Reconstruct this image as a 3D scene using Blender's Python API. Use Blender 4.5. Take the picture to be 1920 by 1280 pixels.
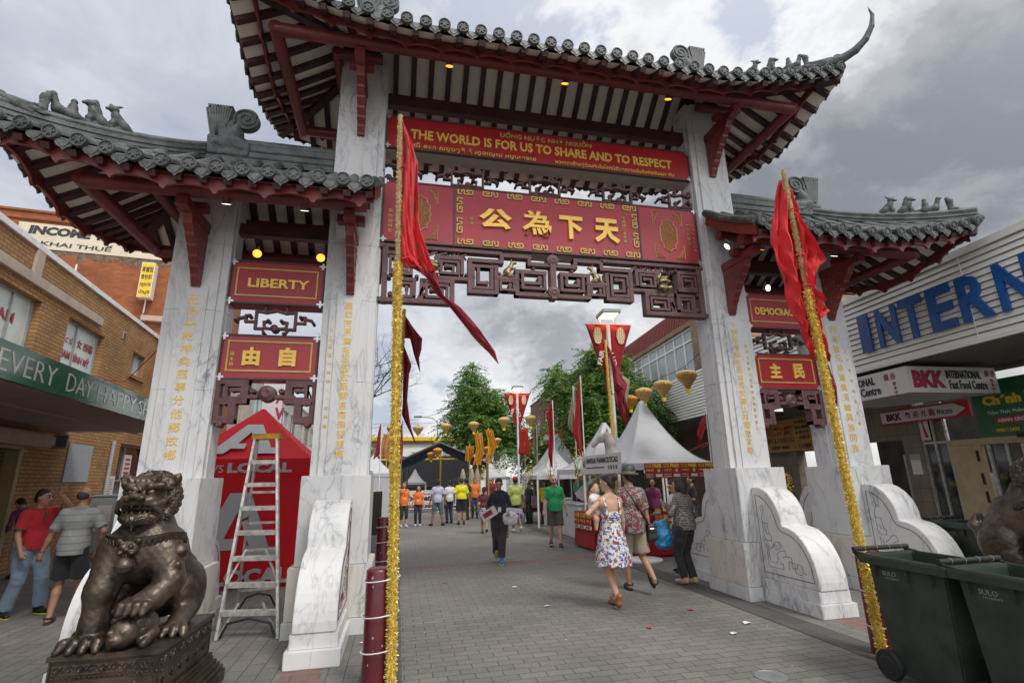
import bpy, bmesh, math, random
import numpy as np
from math import sin, cos, pi, radians, sqrt, atan2, hypot
from mathutils import Vector, Matrix
S = bpy.context.scene
COL = S.collection
for o in list(bpy.data.objects): bpy.data.objects.remove(o)
# ------------------------------------------------------------ camera
cam = bpy.data.cameras.new('camera'); CAM = bpy.data.objects.new('camera', cam); COL.objects.link(CAM)
def cam_axes(pit, yaw, roll):
    p, y, r = radians(pit), radians(yaw), radians(roll)
    f = Vector((sin(y)*cos(p), cos(y)*cos(p), sin(p))); rt = Vector((cos(y), -sin(y), 0)); up = rt.cross(f)
    return rt*cos(r)+up*sin(r), -rt*sin(r)+up*cos(r), f
_r, _u, _f = cam_axes(14.92, 12.613, -1.174)
CAM.matrix_world = Matrix(((_r.x, _u.x, -_f.x, -2.155), (_r.y, _u.y, -_f.y, -6.626), (_r.z, _u.z, -_f.z, 1.65), (0, 0, 0, 1)))
cam.sensor_width = 36; cam.lens = 945.728/1920*36; cam.clip_start = .05; cam.clip_end = 2000
S.camera = CAM
# ------------------------------------------------------------ sky, sun, exposure
SUN_EL, SUN_AZ = 52, 150      # azimuth from +Y towards +X: behind the viewer, to the right
W = bpy.data.worlds.new('World'); S.world = W; W.use_nodes = True
nt = W.node_tree; nt.nodes.clear()
def N(t, **k):
    n = nt.nodes.new(t)
    for a, b in k.items(): setattr(n, a, b)
    return n
def lk(a, b): nt.links.new(a, b)
out = N('ShaderNodeOutputWorld'); bg = N('ShaderNodeBackground'); bg.inputs[1].default_value = .1
sky = N('ShaderNodeTexSky', sky_type='NISHITA', sun_disc=False, sun_elevation=radians(SUN_EL), sun_rotation=radians(SUN_AZ), altitude=50, air_density=1.2, dust_density=2)
tc = N('ShaderNodeTexCoord')
def nz(scale, detail, rough, dist, sx=1, sy=1, sz=1, off=0):
    mp = N('ShaderNodeMapping'); mp.inputs['Scale'].default_value = (sx, sy, sz); mp.inputs['Location'].default_value = (off, off*1.7, off*.3)
    lk(tc.outputs['Generated'], mp.inputs['Vector'])
    t = N('ShaderNodeTexNoise'); t.inputs['Scale'].default_value = scale; t.inputs['Detail'].default_value = detail
    t.inputs['Roughness'].default_value = rough; t.inputs['Distortion'].default_value = dist
    lk(mp.outputs[0], t.inputs['Vector']); return t.outputs[0]
def mth(op, a, b=None, c=None, clamp=False):
    m = N('ShaderNodeMath', operation=op, use_clamp=clamp)
    for i, v in enumerate((a, b, c)):
        if v is None: continue
        if isinstance(v, (int, float)): m.inputs[i].default_value = v
        else: lk(v, m.inputs[i])
    return m.outputs[0]
def ramp(v, stops, interp='EASE'):
    r = N('ShaderNodeValToRGB'); r.color_ramp.interpolation = interp
    while len(r.color_ramp.elements) < len(stops): r.color_ramp.elements.new(.5)
    for e, (p, c) in zip(r.color_ramp.elements, stops):
        e.position = p; e.color = (c[0], c[1], c[2], 1) if isinstance(c, tuple) else (c, c, c, 1)
    lk(v, r.inputs[0]); return r.outputs[0]
def blob(az, el, inner, outer):    # a soft patch of sky around one direction
    d = (sin(radians(az))*cos(radians(el)), cos(radians(az))*cos(radians(el)), sin(radians(el)))
    v = N('ShaderNodeVectorMath', operation='DOT_PRODUCT'); nm = N('ShaderNodeVectorMath', operation='NORMALIZE')
    lk(tc.outputs['Generated'], nm.inputs[0]); lk(nm.outputs[0], v.inputs[0]); v.inputs[1].default_value = d
    mr = N('ShaderNodeMapRange', interpolation_type='SMOOTHSTEP'); lk(v.outputs['Value'], mr.inputs[0])
    mr.inputs[1].default_value = cos(radians(outer)); mr.inputs[2].default_value = cos(radians(inner)); return mr.outputs[0]
def mixc(f, a, b):
    m = N('ShaderNodeMix', data_type='RGBA'); 
    for s, v in ((0, f), (6, a), (7, b)):
        if isinstance(v, (int, float)): m.inputs[s].default_value = v
        elif isinstance(v, tuple): m.inputs[s].default_value = (*v, 1)
        else: lk(v, m.inputs[s])
    return m.outputs[2]
big = nz(1.7, 6, .55, .35, 1, 1, 1.5, 3.1); mid = nz(4.2, 8, .6, .35, 1, 1, 1.4, 7.3); fine = nz(11, 7, .62, .3, 1, 1, 1.5, 1.2)
dens = mth('ADD', mth('MULTIPLY', big, .62), mth('ADD', mth('MULTIPLY', mid, .50), mth('MULTIPLY', fine, .20)))
dens = mth('SUBTRACT', dens, .16)
# a heavy grey bank to the right, a bright break above the gate, thin streaky cloud to the left
dens = mth('ADD', dens, mth('MULTIPLY', blob(58, 26, 3, 27), .12))
dens = mth('ADD', dens, mth('MULTIPLY', blob(34, 56, 2, 16), .05))
dens = mth('SUBTRACT', dens, mth('MULTIPLY', blob(44, 44, 2, 16), .10))
dens = mth('SUBTRACT', dens, mth('MULTIPLY', blob(10, 46, 2, 16), .09))
dens = mth('SUBTRACT', dens, mth('MULTIPLY', blob(5, 12, 4, 24), .05))
cloud = ramp(dens, [(.34, (3.2, 3.5, 4.2)), (.41, (5.6, 5.6, 5.6)), (.47, (4.7, 4.7, 4.72)), (.52, (3.4, 3.42, 3.5)), (.58, (2.3, 2.33, 2.43)), (.68, (1.5, 1.53, 1.63))])
streak = nz(2.3, 8, .6, .55, 1, .8, 1.7, 11.4)
leftm = blob(-34, 32, 8, 48)
lcol = ramp(streak, [(.30, (1.7, 2.05, 2.85)), (.42, (2.5, 2.72, 3.35)), (.52, (3.1, 3.25, 3.75)), (.64, (3.9, 4.0, 4.3)), (.75, (3.5, 3.6, 3.9))])
cloud = mixc(leftm, cloud, lcol)
# the sky behind the viewer, never in the picture, is added overcast, brightened past the visible cloud to light the gate
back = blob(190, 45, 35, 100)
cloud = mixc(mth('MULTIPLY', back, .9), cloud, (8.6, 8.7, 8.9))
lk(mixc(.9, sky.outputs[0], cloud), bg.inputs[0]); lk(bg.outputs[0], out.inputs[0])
sl = bpy.data.lights.new('sun', 'SUN'); sl.energy = 1.3; sl.angle = radians(16); sl.color = (1, .96, .9)
SUNO = bpy.data.objects.new('sun', sl); COL.objects.link(SUNO)
_d = Vector((sin(radians(SUN_AZ))*cos(radians(SUN_EL)), cos(radians(SUN_AZ))*cos(radians(SUN_EL)), sin(radians(SUN_EL))))
SUNO.rotation_euler = _d.to_track_quat('Z', 'Y').to_euler(); SUNO.location = (0, -20, 30)
S.view_settings.view_transform = 'Standard'; S.view_settings.look = 'None'; S.view_settings.gamma = 1; S.view_settings.exposure = .78
S.cycles.max_bounces = 6; S.cycles.diffuse_bounces = 4; S.cycles.glossy_bounces = 3; S.cycles.transparent_max_bounces = 8
S.cycles.use_denoising = True
# ------------------------------------------------------------ materials
MATS = {}
def mat(name, col, rough=.6, metal=0, var=.12, scale=6, bump=0, bscale=30, emit=0, coat=0, col2=None, detail=5, sx=(1, 1, 1), spec=.5, alpha=1, sheen=0):
    """one surface: a base colour broken up by two sizes of noise, roughness variation, a noise bump"""
    global nt
    if name in MATS: return MATS[name]
    m = bpy.data.materials.new(name); m.use_nodes = True; nt = m.node_tree; MATS[name] = m
    b = nt.nodes['Principled BSDF']
    tc = N('ShaderNodeTexCoord'); mp = N('ShaderNodeMapping'); lk(tc.outputs['Object'], mp.inputs[0]); mp.inputs['Scale'].default_value = sx
    n = N('ShaderNodeTexNoise'); n.inputs['Scale'].default_value = scale; n.inputs['Detail'].default_value = detail; n.inputs['Roughness'].default_value = .65
    lk(mp.outputs[0], n.inputs['Vector'])
    c2 = col2 or tuple(min(1, c*(1+var)) for c in col); c1 = tuple(c*(1-var) for c in col)
    mx = mixc(ramp(n.outputs[0], [(.3, 0.), (.7, 1.)]), c1, c2)
    lk(mx, b.inputs['Base Color'])
    b.inputs['Metallic'].default_value = metal; b.inputs['Specular IOR Level'].default_value = spec
    lk(mth('ADD', mth('MULTIPLY', n.outputs[0], .2), rough-.1, clamp=True), b.inputs['Roughness'])
    if coat: b.inputs['Coat Weight'].default_value = coat
    if sheen: b.inputs['Sheen Weight'].default_value = sheen
    if alpha < 1: b.inputs['Alpha'].default_value = alpha
    if emit: b.inputs['Emission Color'].default_value = (*col, 1); b.inputs['Emission Strength'].default_value = emit
    if bump:
        n2 = N('ShaderNodeTexNoise'); n2.inputs['Scale'].default_value = bscale; n2.inputs['Detail'].default_value = 4; lk(mp.outputs[0], n2.inputs['Vector'])
        bp = N('ShaderNodeBump'); bp.inputs['Strength'].default_value = bump; bp.inputs['Distance'].default_value = .02
        lk(n2.outputs[0], bp.inputs['Height']); lk(bp.outputs[0], b.inputs['Normal'])
    return m
def brickmat(name, c1, c2, mortar, bw=.23, bh=.086, mw=.01, rough=.85, axes='xz', dirt=.25, bump=.6, squash=1, offset=.5, bias=0):
    global nt
    if name in MATS: return MATS[name]
    m = bpy.data.materials.new(name); m.use_nodes = True; nt = m.node_tree; MATS[name] = m
    b = nt.nodes['Principled BSDF']; tc = N('ShaderNodeTexCoord'); sp = N('ShaderNodeSeparateXYZ'); lk(tc.outputs['Object'], sp.inputs[0])
    cb = N('ShaderNodeCombineXYZ'); ix = {'x': 0, 'y': 1, 'z': 2}
    lk(sp.outputs[ix[axes[0]]], cb.inputs[0]); lk(sp.outputs[ix[axes[1]]], cb.inputs[1])
    br = N('ShaderNodeTexBrick'); lk(cb.outputs[0], br.inputs['Vector']); br.offset = offset
    for k, v in (('Color1', c1), ('Color2', c2), ('Mortar', mortar)): br.inputs[k].default_value = (*v, 1)
    for k, v in (('Scale', 1), ('Mortar Size', mw), ('Mortar Smooth', .2), ('Bias', bias), ('Brick Width', bw), ('Row Height', bh)): br.inputs[k].default_value = v
    n = N('ShaderNodeTexNoise'); n.inputs['Scale'].default_value = .9; n.inputs['Detail'].default_value = 8; n.inputs['Roughness'].default_value = .7
    lk(tc.outputs['Object'], n.inputs['Vector'])
    n3 = N('ShaderNodeTexNoise'); n3.inputs['Scale'].default_value = 60; n3.inputs['Detail'].default_value = 3; lk(tc.outputs['Object'], n3.inputs['Vector'])
    f = mth('MULTIPLY', ramp(n.outputs[0], [(.35, 1-dirt), (.65, 1+dirt*.4)]), ramp(n3.outputs[0], [(.3, .86), (.7, 1.1)]))
    vm = N('ShaderNodeVectorMath', operation='SCALE'); lk(br.outputs[0], vm.inputs[0]); lk(f, vm.inputs['Scale'])
    lk(vm.outputs[0], b.inputs['Base Color']); b.inputs['Roughness'].default_value = rough
    bp = N('ShaderNodeBump'); bp.inputs['Strength'].default_value = bump; bp.inputs['Distance'].default_value = .012
    lk(mth('ADD', mth('MULTIPLY', br.outputs[1], -1), mth('MULTIPLY', n3.outputs[0], .35)), bp.inputs['Height']); lk(bp.outputs[0], b.inputs['Normal'])
    return m
def marblemat(name, rust=0, base=(.72, .72, .71), vein=(.20, .21, .24), amount=1.):
    global nt
    if name in MATS: return MATS[name]
    m = bpy.data.materials.new(name); m.use_nodes = True; nt = m.node_tree; MATS[name] = m
    b = nt.nodes['Principled BSDF']; g = N('ShaderNodeNewGeometry')
    mp = N('ShaderNodeMapping'); mp.inputs['Rotation'].default_value = (.5, .75, .3); mp.inputs['Scale'].default_value = (1.5, 1, .5); lk(g.outputs['Position'], mp.inputs[0])
    def veins(scale, thr, off):
        n = N('ShaderNodeTexNoise'); n.inputs['Scale'].default_value = scale; n.inputs['Detail'].default_value = 5; n.inputs['Roughness'].default_value = .55; n.inputs['Distortion'].default_value = .7
        a = N('ShaderNodeVectorMath', operation='ADD'); a.inputs[1].default_value = (off, off*2, off*.7); lk(mp.outputs[0], a.inputs[0]); lk(a.outputs[0], n.inputs['Vector'])
        return ramp(mth('ABSOLUTE', mth('SUBTRACT', n.outputs[0], .5)), [(0., 1.), (thr, .25), (thr*3, 0.)], 'LINEAR')
    v1 = veins(1.7, .012, 0); v2 = veins(4.5, .014, 5)
    n = N('ShaderNodeTexNoise'); n.inputs['Scale'].default_value = 1.6; n.inputs['Detail'].default_value = 6; n.inputs['Roughness'].default_value = .6; lk(mp.outputs[0], n.inputs['Vector'])
    patch = ramp(n.outputs[0], [(.42, 0.), (.7, 1.)])
    c = mixc(mth('MULTIPLY', patch, .45), base, (.50, .51, .54))
    c = mixc(mth('MULTIPLY', mth('MULTIPLY', v1, mth('ADD', mth('MULTIPLY', patch, .7), .35)), .85*amount, clamp=True), c, vein)
    c = mixc(mth('MULTIPLY', mth('MULTIPLY', v2, patch), .75*amount, clamp=True), c, vein)
    n4 = N('ShaderNodeTexNoise'); n4.inputs['Scale'].default_value = 2.2; n4.inputs['Detail'].default_value = 7; n4.inputs['Distortion'].default_value = 1.2
    a4 = N('ShaderNodeMapping'); a4.inputs['Scale'].default_value = (1, 1, .35); lk(g.outputs['Position'], a4.inputs[0]); lk(a4.outputs[0], n4.inputs['Vector'])
    st = ramp(n4.outputs[0], [(.5, 0.), (.68, 1.)])
    c = mixc(mth('MULTIPLY', st, .12+.65*rust), c, (.42, .30, .18) if rust else (.50, .47, .40))
    lk(c, b.inputs['Base Color']); b.inputs['Roughness'].default_value = .38
    return m
def M(n): return MATS[n]
# ------------------------------------------------------------ objects, things, parts
def tag(o, label=None, cat=None, group=None, kind=None):
    if label: o['label'] = label
    if cat: o['category'] = cat
    if group: o['group'] = group
    if kind: o['kind'] = kind
    return o
def thing(name, label, cat, loc=(0, 0, 0), rz=0, group=None):
    o = bpy.data.objects.new(name, None); COL.objects.link(o); o.location = loc; o.rotation_euler = (0, 0, rz); o.empty_display_size = .2
    return tag(o, label, cat, group)
def dup(o, parent=None, **k):
    c = o.copy(); COL.objects.link(c); c.parent = parent
    for ch in list(o.children): dup(ch, c)
    for a, v in k.items():
        if a in ('label', 'group'): c[a] = v
        else: setattr(c, a, v)
    return c
class MB:
    """collects boxes, tubes, sheets; build() links them as one mesh object"""
    def __init__(s): s.v = []; s.f = []; s.m = []
    def add(s, vs, fs, mi=0):
        n = len(s.v); s.v += [tuple(v) for v in vs]
        for f in fs: s.f.append(tuple(i+n for i in f)); s.m.append(mi)
    def box(s, x0, x1, y0, y1, z0, z1, mi=0):
        s.add([(x0, y0, z0), (x1, y0, z0), (x1, y1, z0), (x0, y1, z0), (x0, y0, z1), (x1, y0, z1), (x1, y1, z1), (x0, y1, z1)],
              [(0, 3, 2, 1), (4, 5, 6, 7), (0, 1, 5, 4), (1, 2, 6, 5), (2, 3, 7, 6), (3, 0, 4, 7)], mi); return s
    def frame(s, o, a, b, c, la, lb, lc, mi=0):     # box centred on o with axes a b c and full lengths
        o = Vector(o); a = Vector(a).normalized()*la/2; b = Vector(b).normalized()*lb/2; c = Vector(c).normalized()*lc/2
        vs = [o+i*a+j*b+k*c for k in (-1, 1) for i, j in ((-1, -1), (1, -1), (1, 1), (-1, 1))]
        fs = [(0, 3, 2, 1), (4, 5, 6, 7), (0, 1, 5, 4), (1, 2, 6, 5), (2, 3, 7, 6), (3, 0, 4, 7)]
        if a.cross(b).dot(c) < 0: fs = [f[::-1] for f in fs]
        s.add(vs, fs, mi); return s
    def bar(s, p, q, w, h=None, mi=0, up=(0, 0, 1)):   # rectangular bar from p to q
        p, q = Vector(p), Vector(q); d = q-p; u = Vector(up)
        if abs(d.normalized().dot(u)) > .98: u = Vector((0, 1, 0))
        sd = d.cross(u).normalized(); u2 = sd.cross(d).normalized()
        return s.frame((p+q)/2, d, sd, u2, d.length, w, h or w, mi)
    def tube(s, pts, r, n=8, mi=0, cap=True, closed=False):
        pts = [Vector(p) for p in pts]; rs = r if isinstance(r, (list, tuple)) else [r]*len(pts)
        rings = []; prev = None
        for i, p in enumerate(pts):
            d = (pts[min(i+1, len(pts)-1)]-pts[max(i-1, 0)]) if not closed else pts[(i+1) % len(pts)]-pts[i-1]
            if d.length < 1e-9: d = Vector((0, 0, 1))
            d.normalize()
            if prev is None:
                u = Vector((0, 0, 1)) if abs(d.z) < .9 else Vector((0, 1, 0))
                a = d.cross(u).normalized()
            else: a = (prev-d*prev.dot(d)).normalized()
            prev = a; b = d.cross(a)
            rings.append([p+rs[i]*(a*cos(2*pi*k/n)+b*sin(2*pi*k/n)) for k in range(n)])
        vs = [v for rg in rings for v in rg]; fs = []
        L = len(pts)
        for i in range(L if closed else L-1):
            j = (i+1) % L
            for k in range(n): fs.append((i*n+k, i*n+(k+1) % n, j*n+(k+1) % n, j*n+k))
        if cap and not closed: fs += [tuple(range(n))[::-1], tuple((L-1)*n+k for k in range(n))]
        s.add(vs, fs, mi); return s
    def lathe(s, prof, o=(0, 0, 0), n=16, mi=0, axis=(0, 0, 1)):   # prof: (radius, height) pairs
        ax = Vector(axis).normalized(); u = Vector((1, 0, 0)) if abs(ax.x) < .9 else Vector((0, 1, 0)); a = ax.cross(u).normalized(); b = ax.cross(a); o = Vector(o)
        vs = [o+ax*h+r*(a*cos(2*pi*k/n)+b*sin(2*pi*k/n)) for r, h in prof for k in range(n)]; fs = []
        for i in range(len(prof)-1):
            for k in range(n): fs.append((i*n+k, i*n+(k+1) % n, (i+1)*n+(k+1) % n, (i+1)*n+k))
        if prof[0][0] > 1e-6: fs.append(tuple(range(n))[::-1])
        if prof[-1][0] > 1e-6: fs.append(tuple((len(prof)-1)*n+k for k in range(n)))
        s.add(vs, fs, mi); return s
    def prism(s, poly, o, ux, uy, un, depth, mi=0, mi_side=None):   # 2-D outline extruded both ways along un
        o, ux, uy, un = Vector(o), Vector(ux), Vector(uy), Vector(un); n = len(poly)
        A = [o+ux*x+uy*y-un*depth/2 for x, y in poly]; B = [o+ux*x+uy*y+un*depth/2 for x, y in poly]
        ar = sum(poly[i][0]*poly[(i+1) % n][1]-poly[(i+1) % n][0]*poly[i][1] for i in range(n))
        if ux.cross(uy).dot(un)*ar < 0: A, B = B, A
        s.add(A+B, [tuple(range(n))[::-1], tuple(range(n, 2*n))], mi)
        m2 = mi if mi_side is None else mi_side
        s.add(A+B, [(i, (i+1) % n, n+(i+1) % n, n+i) for i in range(n)], m2); return s
    def grid(s, rows, mi=0, flip=False):
        nr, nc = len(rows), len(rows[0]); vs = [p for r in rows for p in r]; fs = []
        for i in range(nr-1):
            for j in range(nc-1):
                f = (i*nc+j, i*nc+j+1, (i+1)*nc+j+1, (i+1)*nc+j); fs.append(f[::-1] if flip else f)
        s.add(vs, fs, mi); return s
    def mesh(s, name, mats, smooth=None, bevel=0):
        me = bpy.data.meshes.new(name); me.from_pydata(s.v, [], s.f)
        for m in (mats if isinstance(mats, (list, tuple)) else [mats]): me.materials.append(M(m) if isinstance(m, str) else m)
        me.polygons.foreach_set('material_index', s.m)
        if bevel:
            bm = bmesh.new(); bm.from_mesh(me); bmesh.ops.remove_doubles(bm, verts=bm.verts, dist=1e-5)
            es = [e for e in bm.edges if len(e.link_faces) == 2 and e.calc_face_angle(0) > .5]
            bmesh.ops.bevel(bm, geom=es, offset=bevel, segments=2, affect='EDGES', clamp_overlap=True); bm.to_mesh(me); bm.free()
        me.validate(); me.update()
        if smooth is not None:
            me.polygons.foreach_set('use_smooth', [True]*len(me.polygons)); me.set_sharp_from_angle(angle=radians(smooth))
        return me
    def build(s, name, mats, parent=None, smooth=None, bevel=0, loc=None, rot=None, label=None):
        o = bpy.data.objects.new(name, s.mesh(name, mats, smooth, bevel)); COL.objects.link(o); o.parent = parent
        if loc: o.location = loc
        if rot: o.rotation_euler = rot
        if label: o['label'] = label
        return o
def solidify(o, t, off=0):
    m = o.modifiers.new('thickness', 'SOLIDIFY'); m.thickness = t; m.offset = off; return o
_tcache = {}
def text_mesh(s, extrude, bold):
    k = (s, bold)
    if k not in _tcache:
        c = bpy.data.curves.new('t', 'FONT'); c.body = s; c.extrude = .5; c.offset = bold; c.resolution_u = 2
        o = bpy.data.objects.new('t', c); COL.objects.link(o); bpy.context.view_layer.update()
        me = bpy.data.meshes.new_from_object(o.evaluated_get(bpy.context.evaluated_depsgraph_get()))
        a = np.empty(len(me.vertices)*3); me.vertices.foreach_get('co', a); a = a.reshape(-1, 3)
        fs = [tuple(p.vertices) for p in me.polygons]
        bpy.data.objects.remove(o); bpy.data.curves.remove(c); bpy.data.meshes.remove(me); _tcache[k] = (a, fs)
    return _tcache[k]
def put_text(mb, s, o, ux, uy, w, h, ext=.01, bold=.0, mi=0, slant=0):
    """lettering filling the w x h box whose lower left corner is o, raised ext along ux x uy"""
    a, fs = text_mesh(s, ext, bold)
    if not len(a): return
    ux, uy = Vector(ux).normalized(), Vector(uy).normalized(); un = ux.cross(uy); o = Vector(o)
    lo = a.min(0); hi = a.max(0); sx = w/max(hi[0]-lo[0], 1e-6); sy = h/max(hi[1]-lo[1], 1e-6)
    x = (a[:, 0]-lo[0])*sx; y = (a[:, 1]-lo[1])*sy; x = x+y*slant; z = (a[:, 2]+.5)*ext
    P = np.array(o)[None]+x[:, None]*np.array(ux)+y[:, None]*np.array(uy)+z[:, None]*np.array(un)
    mb.add(P.tolist(), fs, mi)
def put_column(mb, s, o, ux, uy, size, pitch, ext=.006, bold=.0, mi=0, w=None):
    """characters one below another, the first with its lower left corner at o"""
    uyv = Vector(uy).normalized()
    for i, ch in enumerate(s):
        if ch == ' ': continue
        hh = size*(.22 if ch == '一' else .95)
        put_text(mb, ch, Vector(o)-uyv*pitch*i+uyv*((size-hh)/2), ux, uy, (w or size), hh, ext, bold, mi)
def rnd(seed): return random.Random(seed)
# ------------------------------------------------------------ smooth solids: rounded limbs blended into one skin, meshed by surface nets
class SDF:
    def __init__(s, h=.012): s.h = h; s.p = []; s.disp = []
    def cone(s, a, b, ra, rb=None, k=.03, op=1): s.p.append(('c', np.array(a, float), np.array(b, float), ra, ra if rb is None else rb, k, op)); return s
    def chain(s, pts, rs, k=.03, op=1):
        for i in range(len(pts)-1): s.cone(pts[i], pts[i+1], rs[i], rs[i+1], k, op)
        return s
    def tubeflat(s, a, b, ra, rb, k=.012): s.p.append(('f', np.array(a, float), np.array(b, float), ra, rb, k, 1)); return s    # a limb cut off square at both ends: hems and cuffs
    def ball(s, c, r, k=.03, rot=None, op=1):
        r = np.array(r if isinstance(r, (tuple, list)) else (r, r, r), float)
        s.p.append(('e', np.array(c, float), r, None if rot is None else np.array(rot.to_3x3() if hasattr(rot, 'to_3x3') else rot, float), 0, k, op)); return s
    def box(s, c, half, rd=.01, k=.02, rot=None, op=1):
        s.p.append(('b', np.array(c, float), np.array(half, float), None if rot is None else np.array(rot.to_3x3(), float), rd, k, op)); return s
    def plane(s, pt, n, k=.01): s.p.append(('h', np.array(pt, float), np.array(n, float)/np.linalg.norm(n), 0, 0, k, -1)); return s   # cuts away what lies on the side n points to
    def curl(s, c, n, r, k=.012): s.p.append(('s', np.array(c, float), np.array(n, float)/np.linalg.norm(n), r, 0, k, 1)); return s    # a lock of hair wound as a snail
    def bounds(s, p):
        t = p[0]
        if t in 'cf': r = np.array([max(p[3], p[4])]*3); return np.minimum(p[1], p[2])-r, np.maximum(p[1], p[2])+r
        if t == 'e' or t == 'b':
            r = p[2] if p[3] is None else np.array([np.linalg.norm(p[2])]*3); return p[1]-r, p[1]+r
        if t == 's': r = np.array([p[3]*1.25]*3); return p[1]-r, p[1]+r
        return None
    def poly(s):
        h = s.h; pos = [s.bounds(p) for p in s.p if p[6] > 0]
        lo = np.min([b[0] for b in pos], 0)-3*h; hi = np.max([b[1] for b in pos], 0)+3*h
        n = np.ceil((hi-lo)/h).astype(int)+1
        ax = [lo[i]+h*np.arange(n[i]) for i in range(3)]
        D = np.full(n, .5, np.float32)
        for p in s.p:
            k = max(p[5], 1e-5); b = s.bounds(p)
            if b is None: i0 = np.zeros(3, int); i1 = n
            else:
                i0 = np.clip(np.floor((b[0]-lo-k-2*h)/h).astype(int), 0, n); i1 = np.clip(np.ceil((b[1]-lo+k+2*h)/h).astype(int)+1, 0, n)
            sl = tuple(slice(a, c) for a, c in zip(i0, i1))
            X, Y, Z = np.meshgrid(*[ax[i][sl[i]] for i in range(3)], indexing='ij', sparse=True)
            if p[0] in 'cf':
                a, bb = p[1], p[2]; ab = bb-a; L2 = max(ab@ab, 1e-9); x, y, z = X-a[0], Y-a[1], Z-a[2]
                t = np.clip((x*ab[0]+y*ab[1]+z*ab[2])/L2, 0, 1)
                if p[0] == 'f':
                    u = (x*ab[0]+y*ab[1]+z*ab[2])/L2; d = np.sqrt((x-u*ab[0])**2+(y-u*ab[1])**2+(z-u*ab[2])**2)-(p[3]+(p[4]-p[3])*t); d = np.maximum(d, np.maximum(u-1, -u)*sqrt(L2))
                else: d = np.sqrt((x-t*ab[0])**2+(y-t*ab[1])**2+(z-t*ab[2])**2)-(p[3]+(p[4]-p[3])*t)
            elif p[0] == 'h':
                d = (X-p[1][0])*p[2][0]+(Y-p[1][1])*p[2][1]+(Z-p[1][2])*p[2][2]; d = -d
            else:
                x, y, z = X-p[1][0], Y-p[1][1], Z-p[1][2]
                if p[0] in 'eb' and p[3] is not None:
                    R = p[3]; x, y, z = (R[0, 0]*x+R[1, 0]*y+R[2, 0]*z, R[0, 1]*x+R[1, 1]*y+R[2, 1]*z, R[0, 2]*x+R[1, 2]*y+R[2, 2]*z)
                if p[0] == 'e':
                    r = p[2]; k0 = np.sqrt((x/r[0])**2+(y/r[1])**2+(z/r[2])**2); k1 = np.sqrt((x/r[0]**2)**2+(y/r[1]**2)**2+(z/r[2]**2)**2)
                    d = k0*(k0-1)/np.maximum(k1, 1e-6)
                elif p[0] == 'b':
                    q = [np.abs(w)-hh+p[4] for w, hh in zip((x, y, z), p[2])]
                    d = np.sqrt(sum(np.maximum(w, 0)**2 for w in q))+np.minimum(np.maximum(np.maximum(q[0], q[1]), q[2]), 0)-p[4]
                else:
                    nn = p[2]; u = np.cross(nn, [0, 0, 1.] if abs(nn[2]) < .9 else [1., 0, 0]); u /= np.linalg.norm(u); v = np.cross(nn, u)
                    a1 = x*u[0]+y*u[1]+z*u[2]; a2 = x*v[0]+y*v[1]+z*v[2]; rr = np.sqrt(a1**2+a2**2)
                    d = np.sqrt(x*x+y*y+z*z)-p[3]*(1+.22*np.cos(np.arctan2(a2, a1)-rr/p[3]*9.5)*np.clip(rr/p[3]*3, 0, 1))
            d = d.astype(np.float32); A = D[sl]
            if p[6] > 0:
                hh = np.maximum(k-np.abs(A-d), 0)/k; D[sl] = np.minimum(A, d)-hh*hh*k*.25
            else:
                d = -d; hh = np.maximum(k-np.abs(A-d), 0)/k; D[sl] = np.maximum(A, d)+hh*hh*k*.25
        for fn in s.disp:
            ii = np.nonzero(np.abs(D) < .05); D[ii] += fn(ax[0][ii[0]], ax[1][ii[1]], ax[2][ii[2]]).astype(np.float32)
        I = D < 0; c = [(i, j, k) for i in (0, 1) for j in (0, 1) for k in (0, 1)]
        sh = n-1; cnt = np.zeros(sh, np.int8)
        for i, j, k in c: cnt += I[i:i+sh[0], j:j+sh[1], k:k+sh[2]]
        act = (cnt > 0) & (cnt < 8); ii = np.nonzero(act); idx = np.full(sh, -1, np.int32); idx[ii] = np.arange(len(ii[0]))
        V = {o: D[ii[0]+o[0], ii[1]+o[1], ii[2]+o[2]] for o in c}
        P = np.zeros((len(ii[0]), 3)); C = np.zeros(len(ii[0]))
        for a in c:
            for x in range(3):
                if a[x]: continue
                b = list(a); b[x] = 1; b = tuple(b); m = (V[a] < 0) != (V[b] < 0); t = V[a]/np.where(m, V[a]-V[b], 1)
                q = np.array(a, float)[None]+np.zeros((len(t), 3)); q[:, x] += t; P += q*m[:, None]; C += m
        P = (P/C[:, None]+np.stack(ii, 1))*h+lo
        F = []
        for x in range(3):
            y, z = (x+1) % 3, (x+2) % 3
            s0 = np.moveaxis(I, (x, y, z), (0, 1, 2)); id_ = np.moveaxis(idx, (x, y, z), (0, 1, 2))
            e = np.nonzero(s0[:-1, 1:-1, 1:-1] != s0[1:, 1:-1, 1:-1]); i, j, k = e[0], e[1]+1, e[2]+1
            q = np.stack([id_[i, j-1, k-1], id_[i, j, k-1], id_[i, j, k], id_[i, j-1, k]], 1); fl = ~s0[i, j, k]
            q[fl] = q[fl][:, ::-1]; F.append(q)
        F = np.concatenate(F); F = F[(F >= 0).all(1)]
        return P, F
    def build(s, name, mats, parent=None, loc=None, xf=None):
        P, F = s.poly()
        if xf is not None: P = P@np.array(xf.to_3x3()).T
        me = bpy.data.meshes.new(name); me.from_pydata(P.tolist(), [], F.tolist())
        for m in (mats if isinstance(mats, (list, tuple)) else [mats]): me.materials.append(M(m))
        me.polygons.foreach_set('use_smooth', [True]*len(me.polygons)); me.update()
        o = bpy.data.objects.new(name, me); COL.objects.link(o); o.parent = parent
        if loc: o.location = loc
        return o
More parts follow.
